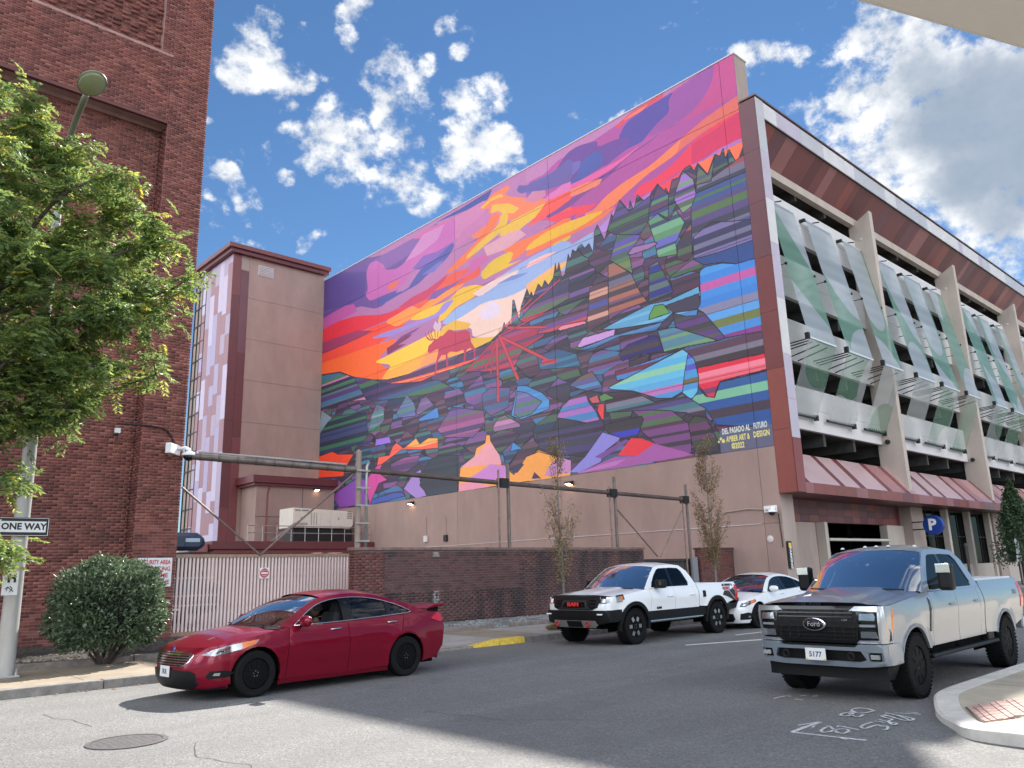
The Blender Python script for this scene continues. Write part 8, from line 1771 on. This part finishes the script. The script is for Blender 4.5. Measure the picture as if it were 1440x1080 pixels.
# ------------------------------------------------------------------ the two drivers
M_SKIN = mat('brown_skin', (.10, .055, .035), .5); M_SKIN2 = mat('light_skin', (.42, .24, .17), .5); M_HAIR = mat('black_hair', (.008, .007, .007), .7, bump=.6, bscale=90); M_SHIRT = mat('grey_shirt', (.30, .31, .33), .85, var=.2, vscale=9); M_SHIRT2 = mat('dark_shirt', (.06, .06, .07), .85)
def skin_chain(joints, edges, radii, name, m, parent, sub=1):
    me = bpy.data.meshes.new(name); me.from_pydata([tuple(j) for j in joints], edges, []); o = bpy.data.objects.new(name, me); COLL.link(o)
    md = o.modifiers.new('skin', 'SKIN'); lay = me.skin_vertices[0] if me.skin_vertices else None
    if lay is None:
        bm = bmesh.new(); bm.from_mesh(me); bm.verts.layers.skin.verify(); bm.to_mesh(me); bm.free(); lay = me.skin_vertices[0]
    for i, r in enumerate(radii): lay.data[i].radius = (r, r) if not isinstance(r, tuple) else r
    lay.data[0].use_root = True
    s_ = o.modifiers.new('sub', 'SUBSURF'); s_.levels = sub; s_.render_levels = sub
    dg = bpy.context.evaluated_depsgraph_get(); m2 = bpy.data.meshes.new_from_object(o.evaluated_get(dg)); m2.name = name; bpy.data.objects.remove(o)
    m2.materials.clear(); m2.materials.append(m); m2.polygons.foreach_set('use_smooth', [True]*len(m2.polygons))
    q = bpy.data.objects.new(name, m2); COLL.link(q); q.parent = parent; return q
def head_mesh(c, s=1.0):
    """skull with brow, nose, lips, chin and ears, looking to -X"""
    b = MB(); n1, n2 = 22, 18
    def f(u, w):
        th = math.pi*u; ph = 2*math.pi*w; x, y, z = math.sin(th)*math.cos(ph), math.sin(th)*math.sin(ph), math.cos(th)
        fx = max(0, -x); r = 1.0; rx, ry, rz = .098, .076, .118
        if z < -.1: ry *= 1-.30*(-z-.1); rx *= 1-.10*(-z-.1)
        p = Vector((x*rx, y*ry, z*rz)); face = fx**3
        p.x -= face*(.020*math.exp(-((z+.12)/.16)**2)*math.exp(-(y/.16)**2)*1.1+.006*math.exp(-((z-.20)/.08)**2)+.010*math.exp(-((z+.48)/.07)**2)*math.exp(-(y/.3)**2)+.012*math.exp(-((z+.80)/.12)**2))
        p.x += face*.010*math.exp(-((z-.06)/.08)**2)*math.exp(-((abs(y)-.32)/.16)**2)
        return tuple(Vector(c)+p*s)
    b.grid(f, n1, n2)
    for sg in (-1, 1): b.lathe([(.001, -.008), (.022, -.006), (.028, .0), (.018, .010), (.001, .008)], (c[0]+.012*s, c[1]+sg*.078*s, c[2]-.008*s), 'y', 10)
    return b
def driver(name, car, label, x, y, z, skin, hair, shirt, scale):
    t = thing(name, car.location + Matrix.Rotation(car.rotation_euler[2], 3, 'Z') @ (Vector((x, y, z))*scale), label, 'person', None, car.rotation_euler[2]); t.scale = (scale,)*3
    # hips at the origin; spine leans back, arms reach for the wheel, legs run forward
    J = [(0, 0, .06), (.05, 0, .25), (.10, 0, .45), (.11, 0, .56), (.10, 0, .66), (.09, -.19, .50), (-.06, -.27, .27), (-.30, -.17, .36), (.09, .19, .50), (-.04, .26, .27), (-.28, .15, .38), (-.05, -.11, .06), (-.45, -.14, .10), (-.62, -.14, -.26), (-.05, .11, .06), (-.45, .14, .10), (-.62, .14, -.26)]
    E = [(0, 1), (1, 2), (2, 3), (3, 4), (2, 5), (5, 6), (6, 7), (2, 8), (8, 9), (9, 10), (0, 11), (11, 12), (12, 13), (0, 14), (14, 15), (15, 16)]
    Rr = [(.15, .12), (.15, .11), (.15, .11), .06, .052, .07, .048, .034, .07, .048, .034, .10, .068, .045, .10, .068, .045]
    body = skin_chain(J, E, Rr, 'body', skin, t)
    head_mesh((.075, 0, .78)).build('head', skin, t, True)
    hb = MB()
    def hf(u, w):
        th = math.pi*.60*u; ph = 2*math.pi*w; x_, y_, z_ = math.sin(th)*math.cos(ph), math.sin(th)*math.sin(ph), math.cos(th); k = 1.10 if hair == 'afro' else 1.0
        lim = 1-.30*max(0, -x_)*u; return (.09+x_*.108*k*1.05*lim, y_*.092*k, .80+z_*.120*k-.01)
    hb.grid(hf, 12, 20); hb.build('hair', M_HAIR, t, True)
    skin_chain([(0, 0, .08), (.05, 0, .26), (.10, 0, .44), (.105, 0, .53), (.09, -.20, .49), (.0, -.25, .36), (.09, .20, .49), (.01, .245, .36)], [(0, 1), (1, 2), (2, 3), (2, 4), (4, 5), (2, 6), (6, 7)], [(.175, .14), (.175, .13), (.17, .125), .075, .085, .066, .085, .066], 'shirt', shirt, t)
    for sg, (hx, hy, hz) in ((-1, (-.30, -.17, .36)), (1, (-.28, .15, .38))):
        js = [(hx, hy, hz), (hx-.07, hy-sg*.01, hz+.015)]; es = [(0, 1)]; rs2 = [.030, (.038, .02)]
        hand = skin_chain(js, es, rs2, 'hand', skin, t)
        for q in range(4):
            a = (hx-.095, hy-sg*.01, hz+.045-.022*q); fb = skin_chain([a, (a[0]-.035, a[1]+sg*.012, a[2]), (a[0]-.04, a[1]+sg*.042, a[2]), (a[0]-.015, a[1]+sg*.055, a[2])], [(0, 1), (1, 2), (2, 3)], [.0095, .009, .0085, .007], 'finger', skin, hand)
        skin_chain([(hx-.03, hy+sg*.01, hz+.02), (hx-.065, hy+sg*.035, hz+.04), (hx-.09, hy+sg*.05, hz+.045)], [(0, 1), (1, 2)], [.012, .010, .008], 'thumb', skin, hand)
    return t
driver('person', red, 'driver with black hair and grey shirt inside the red sedan', 2.20, -.37, .42, M_SKIN, 'afro', M_SHIRT, .965)
driver('person', wht, 'driver with bare arms inside the white sedan', 2.20, -.37, .42, M_SKIN2, 'short', M_SHIRT2, .965)
